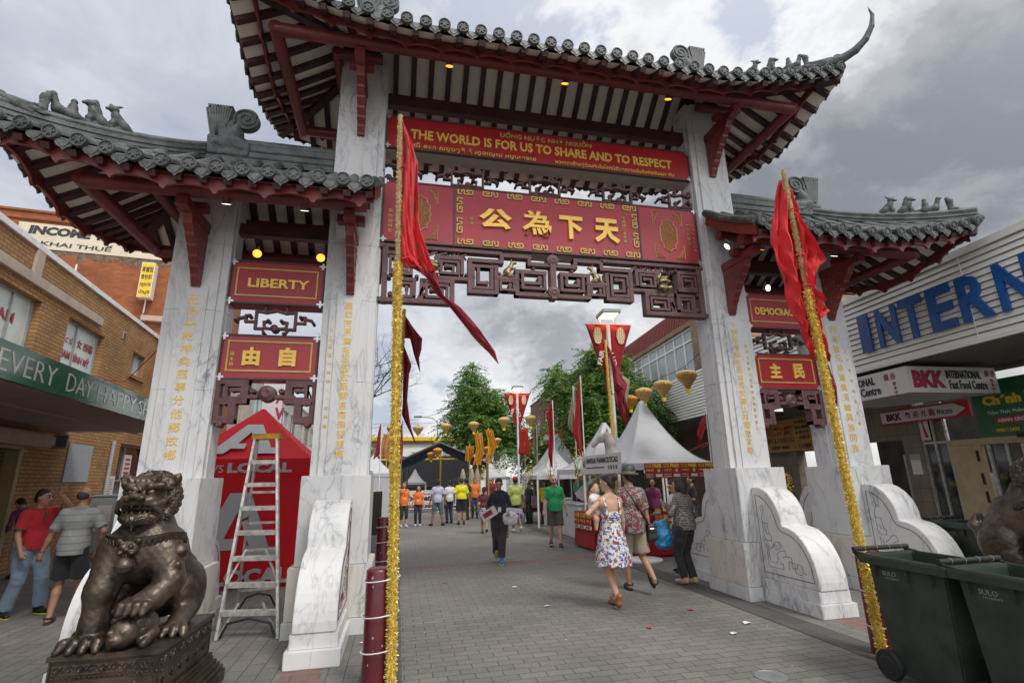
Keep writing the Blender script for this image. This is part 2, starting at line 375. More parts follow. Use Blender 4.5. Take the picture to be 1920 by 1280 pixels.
# ------------------------------------------------------------ palette
marblemat('marble', 0, (.60, .60, .60), amount=1.05); marblemat('marble_stained', .9, (.62, .58, .52)); marblemat('marble_pale', 0, (.68, .68, .675), amount=1.0)
mat('joint', (.16, .15, .13), .9); mat('gold_leaf', (.78, .50, .10), .36, .25, .14, 40, .2, 60); mat('gold_line', (.50, .34, .10), .45, .25)
mat('tile', (.048, .053, .056), .45, 0, .4, 5, .25, 40, col2=(.105, .115, .112)); mat('tile_joint', (.28, .24, .19), .8)
mat('ornament', (.068, .075, .074), .6, 0, .45, 9, .3, 45)
mat('red_timber', (.165, .029, .025), .42, 0, .25, 3, .15, 25, sx=(1, 1, 1)); mat('dark_timber', (.055, .018, .02), .5, 0, .3, 4)
mat('white_board', (.84, .78, .68), .8, 0, .06, 3); mat('sign_red', (.34, .014, .02), .36, 0, .08, 2, coat=.15); mat('sign_red_faded', (.36, .034, .048), .5, 0, .1, 2)
mat('sign_frame', (.07, .035, .032), .5); mat('sign_under', (.40, .36, .32), .7); mat('fret', (.115, .05, .052), .55, 0, .25, 8, .2, 30); mat('clip', (.55, .56, .58), .35, .8)
mat('bronze_gold', (.30, .23, .12), .45, .6, .3, 12); mat('line_red', (.10, .02, .02), .7)
mat('lamp_glow_amber', (1, .42, .04), .4, emit=1.1); mat('lamp_glow_white', (1, .93, .80), .4, emit=1.6); mat('lamp_shell', (.35, .33, .32), .35, .8)
mat('white_paint', (.72, .72, .70), .5, 0, .06); mat('grey_paint', (.33, .35, .37), .5, 0, .1); mat('dark_metal', (.04, .04, .045), .4, .5); mat('steel', (.55, .56, .57), .32, .9, .1); mat('aluminium', (.50, .49, .46), .48, .6, .3, 14)
mat('black', (.012, .012, .013), .55); mat('concrete', (.40, .36, .32), .85, 0, .12, 3, .2, 60); mat('glass_dark', (.018, .022, .026), .06, 0, .2, 1, spec=.8); mat('glass_sky', (.30, .36, .36), .08, 0, .12, .7, spec=.9)
# ------------------------------------------------------------ ground
def ground():
    global nt
    m = bpy.data.materials.new('paving'); m.use_nodes = True; nt = m.node_tree; MATS['paving'] = m
    b = nt.nodes['Principled BSDF']; tc = N('ShaderNodeTexCoord'); sp = N('ShaderNodeSeparateXYZ'); lk(tc.outputs['Object'], sp.inputs[0])
    x, y = sp.outputs[0], sp.outputs[1]
    def bricks(vx, vy, w, h, c1, c2):
        cb = N('ShaderNodeCombineXYZ'); lk(vx, cb.inputs[0]); lk(vy, cb.inputs[1]); br = N('ShaderNodeTexBrick'); lk(cb.outputs[0], br.inputs[0])
        for k, v in (('Color1', c1), ('Color2', c2), ('Mortar', (.062, .058, .053))): br.inputs[k].default_value = (*v, 1)
        for k, v in (('Scale', 1), ('Mortar Size', .0045), ('Mortar Smooth', .25), ('Bias', 0), ('Brick Width', w), ('Row Height', h)): br.inputs[k].default_value = v
        return br.outputs[0], br.outputs[1]
    g1, f1 = bricks(x, y, .24, .12, (.192, .180, .162), (.158, .148, .135))
    g2, f2 = bricks(y, x, .30, .15, (.20, .19, .175), (.17, .16, .15))
    dk, f3 = bricks(y, x, .40, .20, (.085, .082, .08), (.10, .096, .09))
    rd, f4 = bricks(x, y, .24, .12, (.25, .115, .085), (.21, .105, .085))
    def band(v, a, c): return mth('MULTIPLY', mth('GREATER_THAN', v, a), mth('LESS_THAN', v, c))
    ax_ = mth('ABSOLUTE', x)
    inn = band(ax_, -1, 2.06); drk = band(ax_, 2.06, 2.42)
    col = mixc(inn, g2, g1); fac = mixc(inn, f2, f1)
    col = mixc(drk, col, dk); fac = mixc(drk, fac, f3)
    rr = mth('ADD', mth('ADD', band(y, 3.84, 4.08), band(y, 15.84, 16.08)), mth('MULTIPLY', band(ax_, 2.75, 3.1), band(y, -30, -.75)), clamp=True)
    rr = mth('MULTIPLY', rr, mth('LESS_THAN', mth('ABSOLUTE', mth('SUBTRACT', ax_, 2.24)), 90))
    col = mixc(mth('MULTIPLY', rr, .75), col, rd)
    # worn, trodden patches and gum spots
    n = N('ShaderNodeTexNoise'); n.inputs['Scale'].default_value = .35; n.inputs['Detail'].default_value = 9; n.inputs['Roughness'].default_value = .68; lk(tc.outputs['Object'], n.inputs['Vector'])
    n2 = N('ShaderNodeTexNoise'); n2.inputs['Scale'].default_value = 40; n2.inputs['Detail'].default_value = 4; lk(tc.outputs['Object'], n2.inputs['Vector'])
    v = N('ShaderNodeTexVoronoi'); v.inputs['Scale'].default_value = 3.1; v.inputs['Randomness'].default_value = 1; lk(tc.outputs['Object'], v.inputs['Vector'])
    gum = ramp(v.outputs['Distance'], [(.035, .62), (.055, 1.)], 'LINEAR')
    f = mth('MULTIPLY', mth('MULTIPLY', ramp(n.outputs[0], [(.3, .70), (.7, 1.12)]), ramp(n2.outputs[0], [(.25, .84), (.75, 1.12)])), gum)
    sc = N('ShaderNodeVectorMath', operation='SCALE'); lk(col, sc.inputs[0]); lk(f, sc.inputs['Scale']); lk(sc.outputs[0], b.inputs['Base Color'])
    lk(ramp(n.outputs[0], [(.3, .62), (.7, .85)]), b.inputs['Roughness'])
    bp = N('ShaderNodeBump'); bp.inputs['Strength'].default_value = .5; bp.inputs['Distance'].default_value = .006
    lk(mth('ADD', mth('MULTIPLY', fac, -1), mth('MULTIPLY', n2.outputs[0], .4)), bp.inputs['Height']); lk(bp.outputs[0], b.inputs['Normal'])
    mb = MB(); mb.add([(-400, -60, 0), (400, -60, 0), (400, 700, 0), (-400, 700, 0)], [(0, 1, 2, 3)])
    o = mb.build('ground', 'paving'); tag(o, kind='structure')
    # stainless drain slot beside the left kerb line and an access cover
    mat('slot', (.05, .05, .05), .6)
    mb = MB(); mb.box(-2.115, -2.085, -5, 24, .0005, .004); tag(mb.build('drain_strip', 'slot'), 'thin dark drain slot running along the left edge of the paving', 'drain')
    mb = MB(); mb.box(2.055, 2.075, -5, 24, .0005, .004); tag(mb.build('drain_strip', 'slot'), 'thin dark drain slot running along the right edge of the paving', 'drain')
    mb = MB(); mb.lathe([(.0, .001), (.13, .001), (.13, .007), (.115, .009), (.11, .006), (.0, .006)], (.93, -2.42, 0), 28)
    tag(mb.build('access_cover', 'steel'), 'small round metal access cover set in the grey paving', 'cover')
ground()
# ------------------------------------------------------------ the gate
YC = .235
GATE = thing('memorial_gate', 'marble pillared Chinese archway with red timber eaves and grey tiled roofs', 'gate')
def pillar(cx, ztop, text, small, joints):
    s = 1 if cx > 0 else -1
    mb = MB(); zs = [1.66]+[j for j in joints if j < ztop]+[ztop]
    mb.box(cx-.275, cx+.275, .05, .42, 1.6, ztop-.02, 1)
    for a, b in zip(zs[:-1], zs[1:]):
        b2 = b-.003
        mb.box(cx-.334, cx+.334, .03, .44, a, b2); mb.box(cx-.242, cx+.242, 0, .47, a, b2-.001)
        mb.box(cx-.349, cx+.349, .12, .35, a, b2-.002)
    mb.box(cx-.155, cx+.145, -.016, .001, 1.70, 4.04)
    p = mb.build('pillar', ['marble', 'joint'], GATE)
    mb = MB()      # plinth: upper block, broader stained block, base course
    mb.box(cx-.393, cx+.393, -.166, .636, .717, 1.699); mb.box(cx-.45, cx+.45, -.20, .67, .17, .714, 1); mb.box(cx-.468, cx+.468, -.222, .692, 0, .167)
    mb.build('plinth', ['marble', 'marble_stained'], p, bevel=.006)
    for d in (-1, 1):    # scroll stones leaning on the plinth, front and back
        y = lambda v: v if d < 0 else 2*YC-v
        out = [(-.169, 1.43), (-.293, 1.429)]
        out += [(-.293-.365*sin(a)**1.15, .99+.439*cos(a)) for a in [i*pi/20 for i in range(1, 11)]]
        out += [(-.66, .968), (-.70, .955)]+[(-.70-.46*sin(a)**.95, .29+.66*cos(a)) for a in [i*pi/24 for i in range(1, 12)]]+[(-1.155, .286), (-.169, .286)]
        mb = MB(); mb.prism([(y(a), b) for a, b in out], (cx, 0, 0), (0, 1, 0), (0, 0, 1), (1, 0, 0), .39)
        y0, y1 = sorted((y(-.222), y(-1.145))); mb.box(cx-.215, cx+.215, y0, y1, .15, .284); y0, y1 = sorted((y(-.222), y(-1.185))); mb.box(cx-.247, cx+.247, y0, y1, 0, .152)
        st = mb.build('scroll_stone', 'marble_pale', p, bevel=.007)
        ln = MB()       # incised border and key-fret dragon on both cheeks
        for sd in (-1, 1):
            X = cx+sd*.1965
            inner = [(-.23, .36)]+[(-.23, 1.34)]+[(-.25-.33*sin(a)**1.15, .90+.43*cos(a)) for a in [i*pi/20 for i in range(1, 10)]]+[(-.63, .90)]+[(-.66-.42*sin(a)**.95, .36+.52*cos(a)) for a in [i*pi/24 for i in range(2, 12)]]+[(-1.075, .36)]
            def line(pts, w, closed=False):
                pts = [(X, y(a), b) for a, b in pts]
                ln.tube(pts, w, 4, 0, closed=closed)
            line(inner, .0045, True)
            line([(-.31, 1.12), (-.30, 1.18), (-.34, 1.2), (-.36, 1.14), (-.33, 1.1), (-.30, 1.02), (-.33, .98), (-.40, .98), (-.41, .84), (-.36, .84), (-.36, .90)], .003)
            line([(-.31, 1.02), (-.31, .80), (-.36, .76), (-.44, .76), (-.45, .82), (-.41, .85)], .003)
            line([(-.33, .72), (-.33, .44), (-.60, .44), (-.60, .50), (-.54, .50)], .003)
            line([(-.37, .70), (-.37, .50), (-.48, .50), (-.52, .55), (-.52, .62), (-.58, .66), (-.66, .66), (-.66, .60), (-.60, .58)], .003)
            line([(-.40, .66), (-.46, .70), (-.52, .76), (-.58, .76), (-.60, .70), (-.56, .68), (-.50, .66)], .003)
            line([(-.66, .60), (-.76, .60), (-.76, .48), (-.84, .48), (-.84, .54), (-.92, .52), (-.92, .44), (-.98, .44)], .003)
            line([(-.70, .44), (-.70, .54), (-.80, .54), (-.80, .42), (-.90, .42)], .003)
        ln.build('incised_line', 'line_red', st)
    mb = MB(); n = len(text); pit = 1.99/(n-1) if n > 1 else .1; sz = min(.122, pit*.84)
    put_column(mb, text, (cx-.005-sz/2, -.0165, 3.91-sz), (1, 0, 0), (0, 0, 1), sz, (3.91-1.90-sz)/(n-1), .004, .004)
    if small:
        m = len(small); put_column(mb, small, (cx+(.155 if cx > 0 else -.225), -.001, 3.5), (1, 0, 0), (0, 0, 1), .05, 1.35/m, .003, .0)
    mb.build('lettering', 'gold_leaf', p)
    return p
pillar(-4.707, 5.35, '五洲一乾坤矣庭事分他鄉故鄉', '', (2.72, 3.72, 4.62))
pillar(-2.862, 7.9, '萬眾荒原廣拓西區成聚雲連商肆發規模', '廿三區區大詩聯八八老聯書', (2.85, 3.95, 4.75, 5.8, 6.95))
pillar(2.862, 7.9, '千帆怒海餘生西從居安櫛比井閭敦友睦', '澳洲各區華人同賀第四屆委員會立', (2.95, 3.95, 4.75, 5.8, 6.95))
pillar(4.707, 5.35, '四海皆兄弟焉無須論異族同族', '刁作謀陳耀福敬書', (2.85, 3.72, 4.62))
# ---- boards
def meander(mb, x, z, y, s=1, rot=False, mi=0, flip=1):
    pts = [[(-.115, -.035), (-.115, .035), (-.02, .035), (-.02, 0), (-.075, 0)], [(-.115, -.035), (.02, -.035), (.02, .035), (.06, .035), (.06, -.01)], [(.06, -.035), (.115, -.035), (.115, .035), (.095, .035)]]
    for pl in pts:
        for i, (a, b) in enumerate(zip(pl[:-1], pl[1:])):
            A, B = [((x+q[1]*s, z+q[0]*s) if rot else (x+q[0]*s*flip, z+q[1]*s)) for q in (a, b)]
            mb.bar((A[0], y-.0006*i, A[1]), (B[0], y-.0006*i, B[1]), .02, .02, mi, up=(0, 1, 0))
def board(x0, x1, z0, z1, y0, depth, red='sign_red', under='sign_under'):
    mb = MB(); mb.box(x0+.02, x1-.02, y0, y0+depth, z0+.02, z1-.02); 
    for a, b, c, d in ((x0, x1, z0, z0+.022), (x0, x1, z1-.022, z1), (x0, x0+.022, z0+.022, z1-.022), (x1-.022, x1, z0+.022, z1-.022)): mb.box(a, b, y0-.012, y0+.05, c, d, 1)
    mb.box(x0+.003, x1-.003, y0+.052, y0+depth+.01, z0+.002, z0+.019, 2); mb.box(x0+.003, x1-.003, y0+.052, y0+depth+.01, z1-.019, z1-.002, 1)
    for cx in (x0+.03, x1-.03):
        for cz in (z0+.03, z1-.03): mb.box(cx-.045, cx+.045, y0-.015, y0-.0125, cz-.013, cz+.013, 3); mb.box(cx-.013, cx+.013, y0-.016, y0-.0127, cz-.045, cz+.045, 3)
    return mb.build('sign_board', [red, 'sign_frame', under, 'clip'], GATE)
UX, UZ = (1, 0, 0), (0, 0, 1)
def gold_frame(b, x0, x1, z0, z1, y):
    mb = MB()
    for a, c, d, e in ((x0, x1, z0, z0+.02), (x0, x1, z1-.02, z1), (x0, x0+.02, z0+.02, z1-.02), (x1-.02, x1, z0+.02, z1-.02)): mb.box(a, c, y-.012, y, d, e)
    mb.build('gold_border', 'gold_line', b)
b = board(-2.515, 2.515, 6.41, 6.97, .1, .30)
mb = MB(); L2_ = [MB() for _ in range(3)]
put_text(mb, 'THE WORLD IS FOR US TO SHARE AND TO RESPECT', (-2.155, .1, 6.59), UX, UZ, 4.33, .165, .022, .03)
put_text(L2_[0], 'UỐNG NƯỚC NHỚ NGUỒN', (-.775, .1, 6.812), UX, UZ, 1.525, .115, .018, .03, 0)
put_text(L2_[1], 'ថវី នោ សប្បត្តិ តំ រក្ខេយ្យ អប្បមាទេន', (-2.11, .1, 6.43), UX, UZ, 1.91, .105, .015, .01)
put_text(L2_[2], 'พวกเราเจ้าอยู่ร่วมกันในโลกนี้ด้วยความนับถือซึ่งกันและ กัน', (.11, .1, 6.43), UX, UZ, 2.09, .10, .015, .01)
mb.build('lettering', 'gold_leaf', b)
for m_, n_ in zip(L2_, ('gold_line', 'gold_leaf', 'gold_leaf')): m_.build('lettering', n_, b)
b = board(-2.515, 2.515, 4.885, 5.86, .1, .30, 'sign_red_faded')
mb = MB()
for ch, x, z, w, h in (('公', -1.118, 5.205, .50, .33), ('為', -.455, 5.142, .455, .42), ('下', .13, 5.141, .375, .385), ('天', .70, 5.125, .415, .415)): put_text(mb, ch, (x, .1, z), UX, UZ, w, h, .035, .02 if ch == '為' else .045); mb.build('gold_character', 'gold_leaf', b); mb = MB()
for tx, o_, sz_, pt_ in (('孫文', (-1.255, .1, 5.32), .06, .08), ('中國國父遺墨寶', (1.185, .1, 5.57), .055, .068), ('籌務委員會', (-2.43, .1, 5.33), .065, .077), ('一九九零年', (2.315, .1, 5.55), .055, .085), ('公元一九九〇年', (2.41, .1, 5.55), .055, .075)):
    mb = MB(); put_column(mb, tx, o_, UX, UZ, sz_, pt_, .008, .005); mb.build('small_lettering', 'gold_line', b)
mb = MB()
for i in range(8):
    for z, fl in ((5.775, 1), (4.965, 1)): mb = MB(); meander(mb, -1.32+i*.378, z, .094, .95, flip=1 if i % 2 else -1); mb.build('meander', 'gold_line', b)
for x in (-1.405, 1.40):
    for z in (5.55, 5.22): mb = MB(); meander(mb, x, z, .094, 1.0, True); mb.build('meander', 'gold_line', b)
mb = MB(); mb.box(-1.495, -1.47, .088, .1, 4.908, 5.838); mb.box(1.465, 1.49, .088, .1, 4.908, 5.838); mb.build('divider', 'sign_frame', b)
for sx in (-1, 1):      # pierced gilt medallions with corner sprays
    mb = MB(); cx = sx*1.985
    prof = [(0, .295), (.05, .25), (.10, .235), (.11, .17), (.15, .12), (.14, .05), (.155, 0)]
    pts = prof+[(x, -z) for x, z in prof[-2::-1]]; pts = pts+[(-x, z) for x, z in pts[-2:0:-1]]
    mb.tube([(cx+x, .095, 5.365+z) for x, z in pts], .012, 5, closed=True)
    r = rnd(5)
    for i in range(-3, 4):
        for j in range(-6, 7):
            x, z = i*.042+(.021 if j % 2 else 0), j*.042
            if abs(x)/.14+abs(z)/.275 < 1.08: mb.tube([(cx+x+.017*cos(a), .096, 5.365+z+.017*sin(a)) for a in [k*pi/4 for k in range(8)]], .0055, 4, closed=True)
    for px in (-1, 1):
        for pz in (-1, 1):
            o = (cx+px*.26, 5.365+pz*.405)
            for k in range(6):
                t = k/5; mb.tube([(o[0]-px*(.02+.13*(1-t)*(1-t))*1+.014*cos(a), .096, o[1]-pz*(.01+.20*t*t)+.016*sin(a)) for a in [q*pi/3 for q in range(6)]], .007, 4, closed=True)
            mb.tube([(o[0], .096, o[1]), (o[0], .096, o[1]-pz*.24), (o[0]-px*.05, .096, o[1]-pz*.10), (o[0]-px*.16, .096, o[1])], .008, 4, closed=True)
    mb.build('gilt_medallion', 'gold_line', b)
for sx, word, c1, c2 in ((-1, 'LIBERTY', '由', '自'), (1, 'DEMOCRACY', '主', '民')):
    x0, x1 = sorted((sx*3.215, sx*4.372)); m = (x0+x1)/2
    b = board(x0, x1, 3.86, 4.455, .1, .26, 'sign_red_faded', 'sign_red_faded'); gold_frame(b, m-.50, m+.50, 3.962, 4.355, .1)
    mb = MB(); w = .75 if sx < 0 else .80; put_text(mb, word, (m-w/2+(.02 if sx < 0 else -.02), .1, 4.085), UX, UZ, w, .125, .02, .03); mb.build('lettering', 'gold_leaf', b)
    b = board(x0, x1, 2.87, 3.45, .1, .26, 'sign_red', 'sign_red'); gold_frame(b, m-.50, m+.50, 2.972, 3.368, .1)
    mb = MB(); put_text(mb, c1, (m-.315, .1, 3.045), UX, UZ, .20, .235, .025, .05); put_text(mb, c2, (m+.11, .1, 3.045), UX, UZ, .20, .245, .025, .05)
    if sx < 0: put_column(mb, '趙朱頡', (m-.465, .1, 3.17), UX, UZ, .05, .065, .006)
    mb.build('lettering', 'gold_leaf', b)
# ---- pierced fretwork
class Fret:
    def __init__(s): s.mb = MB(); s.i = 0
    def strip(s, pts, w=.055, y=.16, d=.13):
        for a, b in zip(pts[:-1], pts[1:]):
            s.i += 1; dd = d+.0022*(s.i % 7); v = Vector((b[0]-a[0], 0, b[1]-a[1])); 
            if v.length < 1e-4: continue
            e = v.normalized()*w*.5
            s.mb.frame(((a[0]+b[0])/2, y, (a[1]+b[1])/2), v, (0, 1, 0), v.cross(Vector((0, 1, 0))), v.length+w, dd, w)
    def spiral(s, x0, x1, z0, z1, w=.045, turns=7, start=0, y=.16):
        pts = []; g = w*1.75; c = [x0, x1, z0, z1]; k = start
        cyc = [(0, 2), (1, 2), (1, 3), (0, 3)]
        cur = list(c); pts.append((cur[cyc[k % 4][0]], cur[cyc[k % 4][1]]))
        for i in range(turns):
            k += 1; q = cyc[k % 4]
            pts.append((cur[q[0]], cur[q[1]]))
            if i >= 2:
                j = {0: 3, 1: 0, 2: 2, 3: 1}[(k) % 4]
                jj = {1: 0, 2: 2, 3: 1, 0: 3}[k % 4]
                if jj in (0, 2): cur[jj] += g
                else: cur[jj] -= g
            if cur[1]-cur[0] < g*.6 or cur[3]-cur[2] < g*.6: break
        s.strip(pts, w, y); p = pts[-1]; s.mb.lathe([(.0, -.07), (w*.75, -.07), (w*.75, .07), (0, .07)], (p[0], y, p[1]), 10, axis=(0, 1, 0))
    def curl(s, x, z, r, y=.16): s.mb.lathe([(.0, -.075), (r*.5, -.08), (r, -.06), (r, .06), (0, .06)], (x, y, z), 10, axis=(0, 1, 0))
def main_fret():
    f = Fret()
    for q in (-1, 1):
        X = lambda pts: [(q*a, b) for a, b in pts]
        sp = lambda a, b, c, d, **k: f.spiral(*(sorted((q*a, q*b))), c, d, start=(0 if q > 0 else 1)+k.pop('st', 0), **k)
        f.strip(X([(.06, 4.69), (.36, 4.69), (.36, 4.80), (.78, 4.80), (.78, 4.69), (1.25, 4.69), (1.25, 4.21), (.86, 4.21), (.86, 4.60)]), .058)
        f.strip(X([(.0, 4.21), (.555, 4.21), (.555, 4.56), (.13, 4.56)]), .058); f.spiral(*sorted((q*.13, q*.47)), 4.31, 4.55, .045, 8, 2 if q > 0 else 3)
        f.strip(X([(.58, 4.44), (.84, 4.44)]), .05); f.spiral(*sorted((q*.60, q*.80)), 4.26, 4.40, .035, 6)
        f.spiral(*sorted((q*.93, q*1.20)), 4.27, 4.60, .043, 8, 3 if q > 0 else 2)
        f.strip(X([(1.25, 4.385), (1.73, 4.385), (1.73, 4.70), (1.36, 4.70), (1.36, 4.48)]), .05); f.spiral(*sorted((q*1.42, q*1.66)), 4.46, 4.64, .038, 7)
        f.strip(X([(1.50, 4.34), (1.50, 4.02), (2.53, 4.02)]), .062); f.strip(X([(1.50, 4.33), (1.93, 4.33), (1.93, 4.02)]), .05); f.spiral(*sorted((q*1.57, q*1.86)), 4.09, 4.27, .038, 7)
        f.strip(X([(2.30, 4.02), (2.30, 4.33), (2.03, 4.33), (2.03, 4.12)]), .05); f.spiral(*sorted((q*2.07, q*2.26)), 4.08, 4.27, .036, 6)
        f.strip(X([(2.44, 4.02), (2.44, 4.76)]), .075); f.strip(X([(2.44, 4.72), (2.08, 4.72), (2.08, 4.42), (2.36, 4.42)]), .05); f.spiral(*sorted((q*2.13, q*2.37)), 4.46, 4.66, .038, 7)
        f.strip(X([(1.98, 4.04), (1.90, 4.24), (1.80, 4.42), (1.66, 4.55), (1.70, 4.66)]), .035)
        f.strip(X([(.8, 4.825), (2.5, 4.825)]), .05)
        r = rnd(3+q)
        for i in range(26):
            x = q*(1.32+i*.032); a = r.uniform(-.9, .9)
            f.strip([(x-.045*cos(a+1.2), 4.755-.035*sin(a+1.2)), (x+.045*cos(a+1.2), 4.755+.035*sin(a+1.2))], .022, .12+r.uniform(0, .08), .02)
        for x, z, rr in ((.30, 4.62, .03), (.82, 4.50, .03), (1.30, 4.45, .028), (.52, 4.42, .026), (1.20, 4.42, .03), (2.0, 4.38, .03), (1.9, 4.12, .028), (2.35, 4.1, .04), (2.38, 4.36, .03)): f.curl(q*x, z, rr)
    f.strip([(0, 4.8), (0, 4.2)], .085, d=.16)
    for z in (4.77, 4.27): f.mb.lathe([(.0, -.085), (.03, -.095), (.06, -.085), (.09, -.08), (.095, .08), (0, .08)], (0, .16, z), 16, axis=(0, 1, 0))
    return f.mb.build('carved_fretwork', 'fret', GATE, smooth=35)
FR = main_fret()
def koala():
    s = SDF(.009); s.ball((0, 0, .07), (.07, .06, .085)); s.ball((0, -.02, .19), (.062, .055, .055)); s.ball((-.065, -.01, .225), (.028, .015, .028), .01); s.ball((.065, -.01, .225), (.028, .015, .028), .01)
    s.ball((0, -.075, .185), (.014, .014, .026), .008)
    for q in (-1, 1): s.chain([(q*.05, -.03, .12), (q*.07, -.07, .13), (q*.02, -.09, .14)], [.025, .022, .018]); s.chain([(q*.05, -.02, .03), (q*.08, -.07, .03), (q*.04, -.09, .02)], [.03, .026, .02])
    return s.build('koala_figure', 'bronze_gold', FR)
def kangaroo():
    s = SDF(.009); s.ball((0, 0, .07), (.055, .04, .06), rot=Matrix.Rotation(.5, 3, 'Y')); s.chain([(0, 0, .08), (.05, 0, .15), (.075, 0, .21)], [.05, .034, .022]); s.chain([(.075, 0, .22), (.115, 0, .235), (.14, 0, .22)], [.024, .02, .011])
    for q in (-1, 1):
        s.cone((.075, q*.012, .24), (.06, q*.018, .285), .01, .006, .006); s.chain([(.06, q*.025, .16), (.10, q*.03, .13), (.13, q*.02, .15)], [.012, .009, .008], .008)
        s.chain([(0, q*.03, .06), (.06, q*.035, .035), (.02, q*.035, .01), (.09, q*.035, .004)], [.032, .02, .013, .01], .012)
    s.chain([(-.04, 0, .04), (-.10, 0, .01), (-.16, 0, .06), (-.18, 0, .16), (-.25, 0, .20)], [.024, .018, .014, .011, .007], .015)
    return s.build('kangaroo_figure', 'bronze_gold', FR)
k = kangaroo(); k.location = (-.70, .12, 4.465); k2 = dup(k, FR, location=(.70, .12, 4.465)); k2.rotation_euler.z = pi
k = koala(); k.location = (-1.80, .11, 4.40); k2 = dup(k, FR, location=(1.80, .11, 4.40))
def small_fret(cx, cz, lim=None):
    f = Fret(); sm = lambda pts: f.strip([(cx+a, cz+b) for a, b in pts if lim is None or cx+a < lim], .030, .19, .055)
    sm([(-.24, -.03), (-.24, .135), (-.12, .12), (0, .15), (.12, .12), (.24, .135), (.24, -.03)]); 
    for q in (-1, 1):
        sm([(q*.24, -.05), (q*.24, -.10), (q*.16, -.10), (q*.12, -.17)]); sm([(q*.24, -.01), (q*.36, -.01), (q*.36, .07), (q*.31, .07)]); sm([(q*.36, .05), (q*.44, .03), (q*.47, -.01)]); sm([(q*.02, -.10), (q*.13, -.09), (q*.14, -.01), (q*.08, 0)])
        sm([(q*.13, .13), (q*.13, .20)])
        for a, b, r in ((.08, .0, .024), (.31, .06, .024), (.47, -.01, .02), (.12, -.17, .022)):
            if lim is None or cx+q*a < lim: f.curl(cx+q*a, cz+b, r, .19)
    if lim is None or cx < lim: f.curl(cx, cz-.10, .05, .19)
    f.mb.build('carved_fret', 'fret', GATE, smooth=35)
for x in (-2.45, -1.28, -.05, 1.18): small_fret(x, 6.03)
small_fret(2.36, 6.03, 2.60)
for s in (-1, 1): small_fret(s*3.79, 3.655)
def side_fret(cx):
    f = Fret()
    for q in (-1, 1):
        X = lambda pts: [(cx+q*a, b) for a, b in pts]
        f.strip(X([(.56, 2.36), (.56, 2.84), (.24, 2.84), (.24, 2.60), (.50, 2.60)]), .055); f.strip(X([(.12, 2.66), (.30, 2.66)]), .045); f.spiral(*sorted((cx+q*.28, cx+q*.46)), 2.64, 2.80, .034, 6, 1)
        f.strip(X([(.58, 2.62), (.36, 2.62), (.36, 2.36), (.52, 2.36)]), .05); f.spiral(*sorted((cx+q*.40, cx+q*.53)), 2.40, 2.58, .034, 6, 2); f.curl(cx+q*.50, 2.32, .04); f.curl(cx+q*.17, 2.73, .035)
    f.mb.lathe([(.0, -.09), (.05, -.10), (.10, -.07), (.105, .06), (0, .06)], (cx, .16, 2.70), 16, axis=(0, 1, 0))
    f.mb.build('carved_fretwork', 'fret', GATE, smooth=35)
for s in (-1, 1): side_fret(s*3.79)
# ---- roofs
class Roof:
    def __init__(s, xl, xr, rl, rr, D, zE, R, a, L, p, hipl, hipr, sl, sr): s.__dict__.update(locals())
    def lift(s, X):
        if X > s.sr and s.hipr: return s.L*((X-s.sr)/(s.xr-s.sr))**s.p
        if X < s.sl and s.hipl: return s.L*((s.sl-X)/(s.sl-s.xl))**s.p
        return 0
    def base(s, t): return s.zE+s.R*(s.a*t+(1-s.a)*t*t)
    def tend(s, X):
        if X > s.rr and s.hipr: return 1-(X-s.rr)/(s.xr-s.rr)
        if X < s.rl and s.hipl: return 1-(s.rl-X)/(s.rl-s.xl)
        return 1
    def front(s, X, t, q, dz=0): return Vector((X, YC+q*s.D*(1-t), s.base(t)+s.lift(X)+dz))
    def side(s, Y, t, e, dz=0):     # e = -1 left end, +1 right end
        u = abs(Y-YC)/s.D; x1, x0 = (s.xr, s.rr) if e > 0 else (s.xl, s.rl)
        return Vector((x1+(x0-x1)*t, Y, s.base(t)+s.lift(x0+(x1-x0)*u)+dz))
    def stend(s, Y): return 1-abs(Y-YC)/s.D
    def hip(s, e, q, t, dz=0):
        x1, x0 = (s.xr, s.rr) if e > 0 else (s.xl, s.rl); X = x0+(x1-x0)*(1-t)
        return Vector((X, YC+q*s.D*(1-t), s.base(t)+s.lift(X)+dz))
def half_tube(mb, pts, side, r, mi=0, n=6, up=Vector((0, 0, 1))):
    rows = []
    for i, p in enumerate(pts):
        d = (pts[min(i+1, len(pts)-1)]-pts[max(i-1, 0)]).normalized(); u = side.cross(d).normalized()
        if u.z < 0: u = -u
        rows.append([p+side*r*cos(pi*k/n)+u*r*sin(pi*k/n)*1.05 for k in range(n+1)])
    mb.grid(rows, mi)
def scallop(mb, f, s0, s1, y_off, top, drop, per, axis, mi, th=.035):
    """board with a cusped lower edge hung along the eave; f(s) -> point at its top"""
    n = max(8, int((s1-s0)/.03)); tp = []; bt = []
    for i in range(n+1):
        v = s0+(s1-s0)*i/n; p = f(v); ph = ((v-s0)/per) % 1; c = drop*(1-.42*sin(pi*ph)**.7)+(.03 if ph < .06 or ph > .94 else 0)
        tp.append(p+Vector((0, 0, top))); bt.append(p-Vector((0, 0, c)))
    d = Vector((0, 1, 0)) if axis == 'x' else Vector((1, 0, 0))
    mb.grid([[a-d*th/2 for a in tp], [a-d*th/2 for a in bt]], mi); mb.grid([[a+d*th/2 for a in tp], [a+d*th/2 for a in bt]], mi, True); mb.grid([[a-d*th/2 for a in bt], [a+d*th/2 for a in bt]], mi)
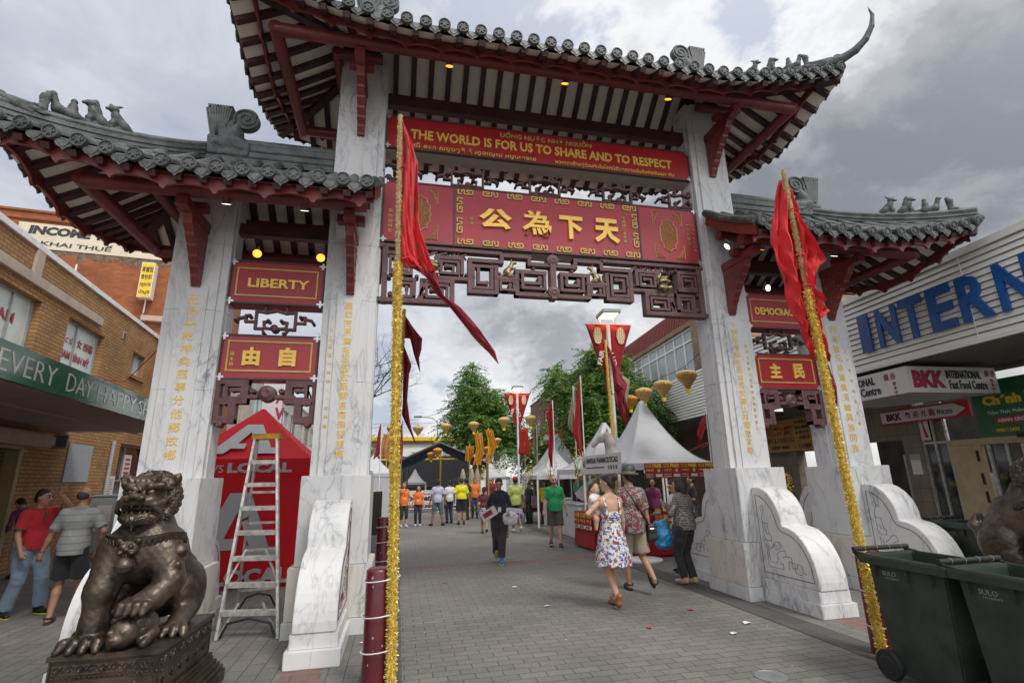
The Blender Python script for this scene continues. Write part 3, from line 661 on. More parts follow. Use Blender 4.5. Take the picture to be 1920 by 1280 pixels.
def disc(mb, p, d):
    d = Vector(d).normalized(); prof = [(.068, -.06), (.079, -.03), (.079, .010), (.074, .017), (.064, .017), (.060, .005), (.026, .005), (.026, .016), (.010, .016), (0, .016)]
    mb.lathe([(r, h) for r, h in prof], p, 14, 0, d)
    u = d.cross(Vector((0, 0, 1))).normalized()
    for k in range(6):
        a = k*pi/3; q = u*cos(a)+Vector((0, 0, 1))*sin(a); mb.frame(Vector(p)+d*.011+q*.038, q, d, q.cross(d), .028, .008, .011)
def drip(mb, p, d, sd):
    d = Vector(d).normalized(); sd = Vector(sd)
    mb.prism([(-.088, .03), (-.088, -.015), (-.06, -.05), (-.03, -.062), (0, -.10), (.03, -.062), (.06, -.05), (.088, -.015), (.088, .03)], p, sd, (0, 0, 1), d, .022)
    mb.prism([(-.055, .0), (-.03, -.035), (0, -.065), (.03, -.035), (.055, .0), (0, -.02)], Vector(p)+d*.012, sd, (0, 0, 1), d, .012)
def make_roof(r, pitch, fasc, purl, raft, skip=None, caps=(.12, .28), stub=None):
    root = MB(); tl = root; nrow = int(round((r.xr-r.xl-.16)/pitch)); xs = [r.xl+.08+(r.xr-r.xl-.16)*i/nrow for i in range(nrow+1)]
    SX, SY = Vector((1, 0, 0)), Vector((0, 1, 0)); rt = .066
    for q in (-1, 1):
        for X in xs:
            te = r.tend(X); te = min(te, skip(X, q) if skip else 1)
            if te > .03:
                m = max(2, int(te*9)); pts = [r.front(X, te*i/m, q, .03) for i in range(m+1)]; half_tube(tl, pts, SX, rt)
                if q < 0:
                    for i in range(1, int(te*6)):
                        c = r.front(X, i/6, q, .03); c2 = r.front(X, i/6+.008, q, .03); half_tube(tl, [c, c2], SX, rt+.004, 1)
            disc(tl, r.front(X, 0, q, .035)+Vector((0, q*.03, 0)), (0, q, -.12))
        for a, b in zip(xs[:-1], xs[1:]): X = (a+b)/2; drip(tl, r.front(X, 0, q, .0)+Vector((0, q*.0, -.022)), (0, q, -.15), (1, 0, 0))
        rows = []
        for i in range(41):
            X = r.xl+(r.xr-r.xl)*i/40; te = r.tend(X); te = min(te, skip(X, q) if skip else 1); rows.append([r.front(X, te*j/8, q, 0) for j in range(9)])
        tl.grid(rows, 2, q > 0)
    for e in ([-1] if r.hipl else [])+([1] if r.hipr else []):
        nr = int(round((2*r.D-.16)/pitch)); ys = [YC-r.D+.08+(2*r.D-.16)*i/nr for i in range(nr+1)]
        for Y in ys:
            te = r.stend(Y)
            if te > .03: m = max(2, int(te*9)); half_tube(tl, [r.side(Y, te*i/m, e, .03) for i in range(m+1)], SY, rt)
            disc(tl, r.side(Y, 0, e, .03), (e, 0, -.12))
        for a, b in zip(ys[:-1], ys[1:]): drip(tl, r.side((a+b)/2, 0, e)+Vector((e*.012, 0, .005)), (e, 0, -.15), (0, 1, 0))
        tl.grid([[r.side(YC-r.D+2*r.D*i/24, max(r.stend(YC-r.D+2*r.D*i/24), 0)*j/8, e) for j in range(9)] for i in range(25)], 2, e < 0)
    roof = tl.build('tiled_roof', ['tile', 'tile_joint', 'tile'], GATE, smooth=40)
    # ridge and hip cappings
    rc = MB(); w, h = caps
    def cap(pts, w, h):
        rc.grid([[p+o for o in (Vector((0, 0, 0)),)] for p in pts]) if 0 else None
        for a, b in zip(pts[:-1], pts[1:]):
            d = (b-a).normalized(); sd = d.cross(Vector((0, 0, 1))).normalized()
            A = [a-sd*w/2, a+sd*w/2, a+sd*w/2+Vector((0, 0, h)), a-sd*w/2+Vector((0, 0, h))]; B = [b-sd*w/2, b+sd*w/2, b+sd*w/2+Vector((0, 0, h)), b-sd*w/2+Vector((0, 0, h))]
            rc.add(A+B, [(0, 1, 5, 4), (1, 2, 6, 5), (2, 3, 7, 6), (3, 0, 4, 7), (0, 3, 2, 1), (4, 5, 6, 7)], 0)
        for k, (o, rad) in enumerate(((h, w*.62), (h*.45, 0), )):
            if rad: rc.tube([p+Vector((0, 0, o)) for p in pts], rad, 8, 0)
        for o in (.32, .62):
            for sgn in (-1, 1):
                sdv = []
                for i, p in enumerate(pts):
                    d = (pts[min(i+1, len(pts)-1)]-pts[max(i-1, 0)]).normalized(); sd = d.cross(Vector((0, 0, 1))).normalized(); sdv.append(p+sd*sgn*w*.5+Vector((0, 0, h*o)))
                rc.tube(sdv, .016, 5, 0)
    x0, x1 = r.rl, r.rr
    cap([r.front(x0+(x1-x0)*i/6, 1, 1, -.02) for i in range(7)], w, h)
    for e in ([-1] if r.hipl else [])+([1] if r.hipr else []):
        for q in (-1, 1): cap([r.hip(e, q, 1-i/10, .0) for i in range(11)], w*.8, h*.62)
    rc.build('ridge_cap', 'tile', roof, smooth=50)
    # boarded soffit with red rafters under it
    sf = MB(); dz = -.085
    for q in (-1, 1):
        rows = []
        for i in range(37):
            X = r.xl+.03+(r.xr-r.xl-.06)*i/36; te = min(r.tend(X), skip(X, q) if skip else 1); rows.append([r.front(X, .03+(te-.03)*j/6 if te > .03 else te, q, dz) for j in range(7)])
        sf.grid(rows, 0, q < 0)
        nr = int(round((r.xr-r.xl)/raft)); 
        for i in range(nr+1):
            X = r.xl+.05+(r.xr-r.xl-.1)*i/nr; te = min(r.tend(X), skip(X, q) if skip else 1)
            if te < .08: continue
            pts = [r.front(X, .02+(te-.02)*j/5, q, dz-.036) for j in range(6)]
            for a, b in zip(pts[:-1], pts[1:]): sf.bar(a, b, .085, .07, 1)
    for e in ([-1] if r.hipl else [])+([1] if r.hipr else []):
        sf.grid([[r.side(YC-r.D+.03+(2*r.D-.06)*i/24, max(r.stend(YC-r.D+.03+(2*r.D-.06)*i/24), .02)*(j/6*.97+.03), e, dz) for j in range(7)] for i in range(25)], 0, e > 0)
        nr = int(round(2*r.D/raft))
        for i in range(nr+1):
            Y = YC-r.D+.05+(2*r.D-.1)*i/nr; te = r.stend(Y)
            if te < .08: continue
            pts = [r.side(Y, .02+(te-.02)*j/5, e, dz-.036) for j in range(6)]
            for a, b in zip(pts[:-1], pts[1:]): sf.bar(a, b, .085, .07, 1)
        for q in (-1, 1):
            pts = [r.hip(e, q, .03+j*.97/6, dz-.055) for j in range(7)]
            for a, b in zip(pts[:-1], pts[1:]): sf.bar(a, b, .12, .13, 1)
    sf.build('boarded_soffit', ['white_board', 'dark_timber'], roof)
    # cusped fascia board
    fb = MB(); tf = fasc[0]/r.D; per = pitch*2
    xa = r.rl+(r.xl-r.rl)*(1-tf) if r.hipl else r.xl; xb = r.rr+(r.xr-r.rr)*(1-tf) if r.hipr else r.xr
    for q in (-1, 1): scallop(fb, lambda v: r.front(v, tf, q, -.10), xa, xb, 0, .03, fasc[1], per, 'x', 0)
    for e in ([-1] if r.hipl else [])+([1] if r.hipr else []): scallop(fb, lambda v: r.side(v, tf*r.D/abs((r.xr-r.rr) if e > 0 else (r.rl-r.xl))*1.0, e, -.10), YC-r.D*(1-tf), YC+r.D*(1-tf), 0, .03, fasc[1], per, 'y', 0)
    fb.build('cusped_fascia', 'red_timber', roof)
    # round purlins
    pb = MB()
    for (px0, px1, pd, z, rad) in purl:
        ends_l = r.hipl; ends_r = r.hipr
        for q in (-1, 1):
            if stub and rad < .08: pb.tube([(px0, YC+q*pd, z), (stub, YC+q*pd, z)], rad, 14); pb.tube([(-stub, YC+q*pd, z), (px1, YC+q*pd, z)], rad, 14)
            else: pb.tube([(px0, YC+q*pd, z), (px1, YC+q*pd, z)], rad, 14)
        if ends_l: pb.tube([(px0, YC-pd-.06, z+.003), (px0, YC+pd+.06, z+.003)], rad, 14)
        if ends_r: pb.tube([(px1, YC-pd-.06, z+.003), (px1, YC+pd+.06, z+.003)], rad, 14)
    pb.build('round_purlin', 'red_timber', roof, smooth=40)
    return roof
up = Roof(-4.47, 4.47, -2.75, 2.75, 1.585, 7.23, 1.15, .72, .50, 1.45, True, True, -2.2, 2.2)
UPR = make_roof(up, .236, (.30, .15), [(-3.93, 3.93, 1.02, 7.36, .085), (-3.25, 3.25, .42, 7.68, .07)], .285, stub=-2.60)
def lskip(s):
    return lambda X, q: (.78 if (X*s < 3.24) else 1)
LOW = []
for s in (-1, 1):
    if s < 0: r = Roof(-6.42, -2.55, -4.92, -2.55, 1.435, 4.95, 1.0, .70, .38, 1.5, True, False, -4.55, 0)
    else: r = Roof(2.55, 6.62, 2.55, 4.92, 1.435, 4.95, 1.0, .70, .40, 1.5, False, True, 0, 4.55)
    # the outer corners stand a little wider on the right
    px = (-5.74, -2.66) if s < 0 else (2.66, 5.80); pi_ = (-5.30, -2.66) if s < 0 else (2.66, 5.30)
    LOW.append((r, make_roof(r, .256, (.12, .17), [(px[0], px[1], .935, 4.965, .088), (pi_[0], pi_[1], .45, 5.26, .075)], .25, lskip(s), (.12, .34))))
# cross beams under the ridges
mb = MB(); mb.box(-2.53, 2.53, YC-.07, YC+.07, 7.22, 7.42); mb.build('ridge_beam', 'dark_timber', GATE, bevel=.01)
for s in (-1, 1):
    x0, x1 = sorted((s*3.2, s*4.37)); mb = MB(); mb.box(x0, x1, YC-.07, YC+.07, 4.86, 5.02); mb.build('ridge_beam', 'dark_timber', GATE, bevel=.01)
# carved brackets
def bracket(cx, z, reach, drop):
    mb = MB(); mb.frame((cx, -.05-reach/2, z-.06), (0, 1, 0), (1, 0, 0), (0, 0, 1), reach+.1, .13, .12)
    mb.frame((cx, -.02-reach*.62, z+.02), (1, 0, 0), (0, 1, 0), (0, 0, 1), .34, .12, .1)
    pr = [(-.0, z-.121), (-reach*.86, z-.121)]
    n = 7
    for i in range(n):
        t = (i+1)/n; y = -reach*.86*(1-t)**1.25-.05; zz = z-.13-drop*t; pr += [(y-.01, zz+.03), (y, zz)]
    pr += [(-.0, z-.13-drop)]
    mb.prism(pr, (cx, 0, 0), (0, 1, 0), (0, 0, 1), (1, 0, 0), .10)
    r = rnd(int(z*10)+int(cx*7))
    for i in range(40):
        y = -r.uniform(.04, reach*.8); t = r.uniform(.02, .95)
        if -y > reach*.86*(1-t)**1.25: continue
        for q in (-1, 1): mb.lathe([(.0, .012), (.012, .010), (.022, 0)], (cx+q*.05, y, z-.13-drop*t), 7, axis=(q, 0, 0))
    mb.build('carved_bracket', 'red_timber', GATE)
for cx in (-4.707, -2.862, 2.862, 4.707): bracket(cx, 4.86, .66, .72)
for cx in (-2.862, 2.862): bracket(cx, 7.25, .72, .66)
# end boards closing the inner gables of the low roofs
for s in (-1, 1):
    r = LOW[0 if s < 0 else 1][0]; X = s*2.535; mb = MB()
    for q in (-1, 1):
        rows = [[r.front(X, t, q, .05), r.front(X, t, q, -.17)] for t in [i*.75/8 for i in range(9)]]
        mb.grid(rows, 0); mb.grid([[p+Vector((s*.03, 0, 0)) for p in rw] for rw in rows], 0, True); mb.tube([r.front(X+s*.01, i*.75/8, q, .05) for i in range(9)], .06, 8, 1)
    mb.build('gable_board', ['red_timber', 'tile'], LOW[0 if s < 0 else 1][1], smooth=40)
# ---- ridge ornaments, roof beasts, horns
def ridge_beast():
    s = SDF(.013)
    s.box((.02, 0, .10), (.27, .085, .12), .02, .03); s.ball((-.02, 0, .20), (.21, .08, .14), .06); s.chain([(.02, 0, .22), (-.03, 0, .36), (-.05, 0, .46)], [.12, .10, .075], .04)
    s.chain([(-.05, 0, .20), (-.18, 0, .16), (-.25, 0, .10)], [.10, .085, .05], .03); s.chain([(-.16, 0, .26), (-.22, 0, .24)], [.04, .03], .01)
    for q in (-1, 1):
        s.ball((-.17, q*.075, .20), (.035, .03, .03), .008); s.chain([(-.26, q*.05, .12), (-.16, q*.085, .09), (-.06, q*.085, .13)], [.018, .022, .016], .01)
        for i in range(5): s.chain([(-.02+.05*i, q*.085, .08+.03*(i % 2)), (.02+.05*i, q*.095, .15), (-.01+.05*i, q*.09, .20)], [.012, .016, .008], .008)
        for i in range(4): s.ball((-.01-.012*i, q*.07, .28+.045*i), (.045, .03, .022), .006)
    s.disp.append(lambda x, y, z: .0025*np.sin(x*90+np.sin(z*60)*1.5)*np.sin(z*85))
    P, F = s.poly(); mb = MB(); mb.add(P.tolist(), [tuple(f) for f in F.tolist()])
    n = 9                                        # pleated fan tail
    mb.prism([(.10, .24), (.24, .24), (.36, .74), (.33, .77), (.04, .77), (.02, .74)], (0, 0, 0), (1, 0, 0), (0, 0, 1), (0, 1, 0), .085)
    for i in range(n): t = i/(n-1); mb.bar((.115+.11*t, 0, .27), (.045+.295*t, 0, .765), .026, .12); mb.lathe([(0, -.06), (.02, -.06), (.02, .06), (0, .06)], (.045+.295*t, 0, .765), 8, axis=(0, 1, 0))
    cx, cz, R0 = -.16, .60, .165                 # rolled scroll
    mb.prism([(cx+R0*cos(a), cz+R0*sin(a)) for a in [k*pi/14 for k in range(28)]], (0, 0, 0), (1, 0, 0), (0, 0, 1), (0, 1, 0), .11)
    mb.prism([(cx+R0*.99, cz), (cx+R0*.6, cz-.20), (cx+.02, cz-.36), (cx+.26, cz-.36), (cx+.30, cz-.20), (cx+R0*1.02, cz-.02)], (0, 0, 0), (1, 0, 0), (0, 0, 1), (0, 1, 0), .12)
    for q in (-1, 1):
        mb.tube([(cx+R0*(1-.86*t)*cos(-.5+t*11.5), q*.058, cz+R0*(1-.86*t)*sin(-.5+t*11.5)) for t in [k/34 for k in range(35)]], [.020*(1-.4*k/34) for k in range(35)], 6)
        mb.tube([(cx+R0, q*.062, cz), (cx+R0*.95, q*.062, cz-.12), (cx+.12, q*.062, cz-.30)], .016, 6)
    return mb.build('ridge_ornament', 'ornament', LOW[0][1], smooth=45)
ro = ridge_beast(); ro.location = (-4.62, YC, 6.06); ro.rotation_euler.z = pi
dup(ro, LOW[1][1], location=(4.86, YC, 6.06), rotation_euler=(0, 0, 0))
dup(ro, UPR, location=(2.86, YC, 8.60), rotation_euler=(0, 0, 0)); dup(ro, UPR, location=(-2.74, YC, 8.60), rotation_euler=(0, 0, pi))
def beast(v):
    s = SDF(.010)
    if v == 'post': s.box((0, 0, .10), (.035, .04, .10), .015, .01); s.cone((0, 0, .16), (-.02, 0, .22), .04, .03); s.ball((.03, 0, .03), (.07, .045, .03), .02)
    elif v == 'rider':                           # little figure on a bird shaped boat
        s.chain([(-.17, 0, .06), (-.05, 0, .05), (.08, 0, .06), (.12, 0, .14)], [.025, .055, .05, .03], .03); s.cone((-.17, 0, .06), (-.19, 0, .12), .03, .015); s.chain([(.12, 0, .15), (.14, 0, .205)], [.03, .034], .02); s.cone((.16, 0, .205), (.20, 0, .20), .016, .006, .01)
        s.chain([(-.03, 0, .08), (-.03, 0, .17)], [.055, .04], .02); s.ball((-.03, 0, .225), .032, .012)
    else:
        s.chain([(-.10, 0, .04), (-.05, 0, .07), (.04, 0, .17)], [.05, .055, .045], .03); s.chain([(.03, 0, .14), (.06, 0, .06), (.055, 0, .0)], [.04, .028, .026], .02); s.cone((-.06, 0, .05), (.0, 0, .015), .045, .03, .02)
        s.ball((.065, 0, .235), (.05, .042, .042), .02); s.cone((.09, 0, .23), (.13, 0, .215), .025, .016, .015)
        if v == 'lion':
            for i in range(5): s.ball((.03-.012*i, 0, .275-.028*i), .03, .01)
        else: s.chain([(.05, 0, .27), (.0, 0, .31)], [.018, .010], .01); s.ball((.10, 0, .27), .018, .01)
        s.cone((-.12, 0, .03), (-.17, 0, .02), .03, .02, .02)
    s.disp.append(lambda x, y, z: .003*np.sin(x*160)*np.sin(z*150))
    return s
BE = {v: beast(v).build('roof_figure', 'ornament', LOW[0][1]) for v in ('post', 'rider', 'lion', 'dog')}
def seat(o, r, e, q, t, first, dz=.20, sc=1):
    p = r.hip(e, q, t, dz); a = r.hip(e, q, max(t-.05, 0), dz)-p; c = o if first else dup(o, None)
    c.parent = LOW[0][1] if r is LOW[0][0] else LOW[1][1] if r is LOW[1][0] else UPR
    c.location = p; c.rotation_euler = (0, 0, atan2(a.y, a.x)); c.scale = (sc,)*3
for k, (r, e, tt, sc) in enumerate(((LOW[0][0], -1, (.19, .29, .41, .515), 1.1), (LOW[1][0], 1, (.13, .255, .38, .49), 1.05), (up, 1, (.20, .29, .42, .53), 1.0))):
    for v, t in zip(('post', 'rider', 'lion', 'dog'), tt): seat(BE[v], r, e, -1, t, k == 0, .24 if r is not up else .20, sc)
def hip_head(horn):
    s = SDF(.014); s.chain([(-.25, 0, .02), (-.08, 0, .05), (.10, 0, .06)], [.07, .085, .06], .03); s.cone((.1, 0, .08), (.2, 0, .10), .06, .03, .02)
    for i in range(9):
        for q in (-1, 1): a = i*.05; s.cone((.08-a, q*.05, .06+.02*(i % 3)), (-.20-a*.6, q*.075, .10+.025*(i % 3)-.01*i), .022, .012, .012)
    s.ball((.05, 0, .13), (.05, .05, .03), .02)
    if horn: s.chain([(.12, 0, .07), (.28, 0, .13), (.42, 0, .25), (.52, 0, .42), (.56, 0, .60), (.53, 0, .76)], [.062, .055, .046, .036, .024, .006], .012)
    return s.build('hip_dragon', 'ornament', UPR)
hh = hip_head(True); h0 = hip_head(False)
def put_head(o, r, e, q, first, par, dz, sc=1):
    p = r.hip(e, q, .05, dz); a = r.hip(e, q, 0, dz)-r.hip(e, q, .2, dz); c = o if first else dup(o, None); c.parent = par; c.location = p; c.rotation_euler = (0, 0, atan2(a.y, a.x)); c.scale = (sc,)*3
put_head(hh, up, 1, -1, True, UPR, .10, 1.1)
for e, q in ((-1, -1), (-1, 1), (1, 1)): put_head(hh, up, e, q, False, UPR, .10, 1.1)
put_head(h0, LOW[0][0], -1, -1, True, LOW[0][1], .20, .8); put_head(h0, LOW[0][0], -1, 1, False, LOW[0][1], .16, .8)
mb = MB(); p = LOW[1][0].hip(1, -1, 0, .1); mb.lathe([(.0, .02), (.07, .0), (.085, -.07), (.06, -.10), (.02, -.09)], p+Vector((.02, -.02, 0)), 12, axis=(.5, -.5, .6)); mb.build('hip_end_tile', 'tile', LOW[1][1], smooth=50)
# ---- small floodlights
def flood(x, y, z, aim, glow):
    d = Vector(aim).normalized(); root = MB(); root.lathe([(.014, -.10), (.024, -.08), (.036, -.04), (.055, 0), (.058, .004)], (x, y, z), 14, 0, d)
    root.tube([(x, y, z)-d*.1 if 0 else Vector((x, y, z))-d*.1, (x, y+.03, z+.12)], .012, 6)
    o = root.build('floodlight', 'lamp_shell', GATE, smooth=40); g = MB(); g.lathe([(.0, .010), (.036, .008), (.053, .0052)], Vector((x, y, z)), 14, 0, d); g.build('lit_lens', glow, o)
for x in (-1.654, .058, 1.741): flood(x, -.70, 7.27, (0, .45, -1), 'lamp_glow_amber')
for x, gl in ((-4.257, 'lamp_glow_white'), (-3.388, 'lamp_glow_white'), (2.996, 'lamp_glow_amber'), (4.291, 'lamp_glow_white')): flood(x, -.69, 4.83, (0, .5, -1), gl)
flood(2.50, -.60, 4.88, (-.7, .2, -.6), 'lamp_glow_white')
for x, gl in ((-4.07, 'lamp_glow_amber'), (-3.28, 'lamp_glow_amber'), (3.652, 'lamp_glow_white')): flood(x, .05, 4.54, (.15, -1, -.25), gl)
# ------------------------------------------------------------ buildings
brickmat('brick_tan', (.42, .225, .085), (.33, .165, .06), (.17, .10, .05), .235, .082, .011)
brickmat('brick_orange', (.36, .115, .04), (.29, .085, .03), (.22, .10, .05), .235, .082, .008, dirt=.3)
brickmat('brick_brown', (.30, .16, .09), (.22, .10, .06), (.30, .26, .2), .235, .082, .014)
brickmat('brick_red', (.22, .085, .055), (.17, .065, .045), (.2, .13, .1), .235, .082, .012)
brickmat('wall_tiles', (.22, .18, .14), (.19, .155, .12), (.10, .085, .07), .30, .30, .008, rough=.4, offset=0, bump=.3)
mat('concrete_beam', (.42, .34, .28), .8, 0, .12, 3, .2, 50); mat('white_cap', (.74, .73, .73), .5); mat('blind', (.55, .62, .58), .25, 0, .06, 1.2, spec=.7); mat('window_frame', (.40, .40, .41), .35, .6)
mat('awning_green', (.012, .12, .075), .10, 0, .1, 1, coat=.4); mat('soffit_brown', (.34, .27, .24), .6, 0, .1, 2); mat('letter_white', (.66, .66, .64), .45); mat('letter_red', (.34, .03, .06), .5); mat('letter_black', (.02, .025, .03), .5); mat('letter_blue', (.009, .08, .28), .42, 0, .2, 4)
mat('sign_cream', (.60, .54, .42), .6, 0, .08, 2); mat('sign_stain', (.13, .12, .09), .9, 0, .6, 7); mat('sign_yellow', (.72, .50, .02), .5); mat('roller_grey', (.22, .225, .23), .5, .3); mat('panel_grey', (.30, .33, .35), .55, 0, .25, 30); mat('trim_gold', (.30, .24, .11), .5)
mat('siding_white', (.70, .70, .66), .55, 0, .10, 1.2, sx=(.4, 1, 2)); mat('siding_gap', (.10, .10, .10), .8); mat('soffit_grey', (.22, .20, .18), .7, 0, .08, 2); mat('roof_red', (.24, .05, .035), .5, 0, .12, 3); mat('sign_white', (.62, .60, .60), .35, 0, .05, 1); mat('sign_green', (.008, .12, .04), .35); mat('sign_ochre', (.42, .24, .06), .5, 0, .15, 3); mat('sign_brightred', (.42, .012, .02), .45); mat('timber_pale', (.42, .33, .20), .5, 0, .12, 4); mat('mirror_tile', (.035, .035, .04), .08, 0, .3, 2, spec=.8)
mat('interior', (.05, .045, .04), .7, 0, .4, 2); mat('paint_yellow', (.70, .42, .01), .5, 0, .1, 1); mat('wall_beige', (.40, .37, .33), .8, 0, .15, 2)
def wall(mb, x0, x1, z0, z1, y0, y1, holes=(), mi=0):
    """wall slab with true openings: holes are (x0, x1, z0, z1)"""
    xs = sorted({x0, x1, *[h[0] for h in holes], *[h[1] for h in holes]}); xs = [x for x in xs if x0 <= x <= x1]
    for a, b in zip(xs[:-1], xs[1:]):
        cut = sorted((h[2], h[3]) for h in holes if h[0] < (a+b)/2 < h[1]); z = z0
        for c, d in cut:
            if c > z: mb.box(a, b, y0, y1, z, c, mi)
            z = max(z, d)
        if z < z1: mb.box(a, b, y0, y1, z, z1, mi)
def window(par, x0, x1, z0, z1, y, mull=(), glass='blind', frame='window_frame', fw=.05, rails=(), out=-1):
    mb = MB(); d = .05*out
    for a, b, c, e in ((x0, x1, z0, z0+fw), (x0, x1, z1-fw, z1), (x0, x0+fw, z0+fw, z1-fw), (x1-fw, x1, z0+fw, z1-fw)): mb.box(a, b, min(y, y+d), max(y, y+d), c, e)
    for m in mull: mb.box(m-fw*.45, m+fw*.45, min(y, y+d*.9), max(y, y+d*.9), z0+fw, z1-fw)
    for m in rails: mb.box(x0+fw, x1-fw, min(y, y+d*.86), max(y, y+d*.86), m-fw*.4, m+fw*.4)
    w = mb.build('window', frame, par); g = MB(); g.box(x0+fw*.5, x1-fw*.5, y-.006, y+.006, z0+fw*.5, z1-fw*.5); g.build('pane', glass, w); return w
LX, LZ = (1, 0, 0), (0, 0, 1)
def left_shop():
    T = thing('brick_shop', 'tan brick two storey shop with white parapet and green street awning', 'building', (-9.5, 5, 0), radians(95.5))
    W1, W2, W3 = (-1.26, .16, 3.45, 5.34), (1.27, 3.11, 3.45, 5.38), (5.03, 6.03, 4.78, 5.47)
    door = (-2.6, .55, 0, 2.4); side = (5.3, 7.6, .0, 2.78)
    mb = MB(); wall(mb, -12, 8.0, 0, 6.28, 0, .32, [W1, W2, W3, door, side, (-6, -3.0, 3.45, 5.34)]); mb.box(-12, 8, .33, 7, 0, 6.2)
    mb.build('wall', 'brick_tan', T)
    mb = MB(); mb.box(-12, 8.02, -.05, .37, 6.282, 6.40); mb.build('parapet_cap', 'white_cap', T)
    mb = MB(); mb.box(-12, 2.70, -.075, -.002, 5.56, 5.76); mb.box(-.45, -.2, -.06, -.002, 5.762, 6.281); mb.build('concrete_band', 'concrete_beam', T)
    for w, m in ((W1, (-.52,)), (W2, (2.03,)), (W3, (5.5,)), ((-6, -3, 3.45, 5.34), (-4.5,))): window(T, *w, .17, m)
    mb = MB(); mb.box(4.98, 6.08, -.06, .16, 4.68, 4.775); mb.build('window_sill', 'brick_tan', T)
    mb = MB(); put_text(mb, 'PHAM', (-1.25, .155, 4.72), LX, LZ, .92, .21, .004, .02); put_text(mb, 'TỪ BÁC SĨ', (1.14, .155, 4.86), LX, LZ, .82, .17, .004, .0); put_text(mb, 'PHAM', (1.38, .155, 4.50), LX, LZ, .58, .19, .004, .02); put_text(mb, '女 西醫', (2.18, .155, 4.86), LX, LZ, .80, .20, .004, .02); put_text(mb, 'BÌNH MỸ', (2.10, .155, 4.50), LX, LZ, .82, .23, .004, .02)
    mb.build('window_lettering', 'letter_red', T)
    mb = MB(); put_text(mb, 'OPEN', (2.3, .15, 4.05), LX, LZ, .6, .14, .004, .02); mb.box(2.25, 2.95, .145, .152, 4.24, 4.29); mb.build('window_notice', 'letter_black', T)
    mb = MB(); mb.box(4.12, 4.3, -.02, -.001, 5.62, 5.82)
    for i in range(4): mb.box(4.14, 4.28, -.03, -.0205, 5.64+i*.045, 5.665+i*.045, 1)
    mb.build('air_vent', ['concrete_beam', 'siding_gap'], T)
    mb = MB(); mb.frame((-.75, -.16, 2.555), LX, (0, 1, 0), LZ, 3.7, .32, .27); mb.build('shutter_box', 'concrete_beam', T, bevel=.05)
    mb = MB(); mb.box(.48, .60, -.03, .2, 0, 2.42); mb.box(-2.6, .48, -.03, .2, 2.36, 2.42); mb.build('door_frame', 'trim_gold', T)
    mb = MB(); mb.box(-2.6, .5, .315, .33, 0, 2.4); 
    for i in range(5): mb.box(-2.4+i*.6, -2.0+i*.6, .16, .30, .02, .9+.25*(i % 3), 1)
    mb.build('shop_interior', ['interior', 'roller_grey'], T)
    mb = MB(); mb.box(2.36, 3.57, -.03, -.001, 1.72, 2.60); mb.build('notice_panel', 'panel_grey', T)
    mb = MB(); mb.tube([(4.66, -.06, 0), (4.66, -.06, 2.82)], .045, 8); mb.build('downpipe', 'grey_paint', T)
    mb = MB(); mb.box(4.80, 5.24, -.025, -.001, 1.2, 1.87); 
    r = rnd(2)
    for i in range(9): mb.box(4.86, 4.86+r.uniform(.18, .32), -.028, -.0255, 1.27+i*.062, 1.285+i*.062, 1)
    mb.build('price_notice', ['sign_white', 'letter_black'], T)
    mb = MB(); mb.box(5.3, 7.6, .2, .22, 0, 1.7)
    for i in range(34): mb.box(5.3, 7.6, .185, .2, .02+i*.05, .055+i*.05)
    mb.build('roller_shutter', 'roller_grey', T); window(T, 5.3, 7.6, 1.72, 2.78, .15, (6.0,), 'glass_dark')
    mb = MB(); mb.box(6.0, 6.55, .09, .10, 1.85, 2.5); 
    for i in range(4): mb.box(6.08, 6.45, .085, .0895, 1.95+i*.13, 2.0+i*.13, 1)
    mb.build('window_poster', ['sign_white', 'letter_red'], T)
    mb = MB(); mb.box(1.80, 1.88, -.20, -.03, 2.46, 2.74); mb.build('blade_sign', 'roller_grey', T)
    # awning
    o = -1.235; mb = MB(); mb.box(-13, 3.4+o, -2.42, -2.393, 2.84, 3.268); mb.box(-13, 3.4+o, -2.392, -2.33, 2.85, 3.2)
    aw = mb.build('awning_fascia', 'awning_green', T)
    mb = MB(); yb = -2.33
    for i in range(47): mb.box(-13, 3.39+o, yb+.002+i*.0495, yb+.034+i*.0495, 2.838, 2.872); 
    mb.box(-13, 3.39+o, yb, -.002, 2.875, 2.95); mb.build('awning_soffit', 'soffit_brown', T)
    mb = MB(); mb.box(-8, 2.2, -1.42, -1.36, 2.79, 2.835); mb.build('awning_rail', 'soffit_brown', T)
    mb = MB()
    for w, a, b in (('EVERY', -4.02, -2.80), ('DAY', -2.50, -1.74), ('HAPPY', -1.55, .02), ('SHOP', .18, 1.45)): put_text(mb, w, (a+o, -2.421, 2.925), LX, LZ, b-a, .25, .006, -.012)
    mb.build('lettering', 'letter_white', aw)
    mb = MB(); mb.tube([(2.05+o, -2.45, 3.05), (-2.0+o, -2.46, 3.0), (-5.5+o, -2.45, 3.06)], .006, 5); 
    return T
left_shop()
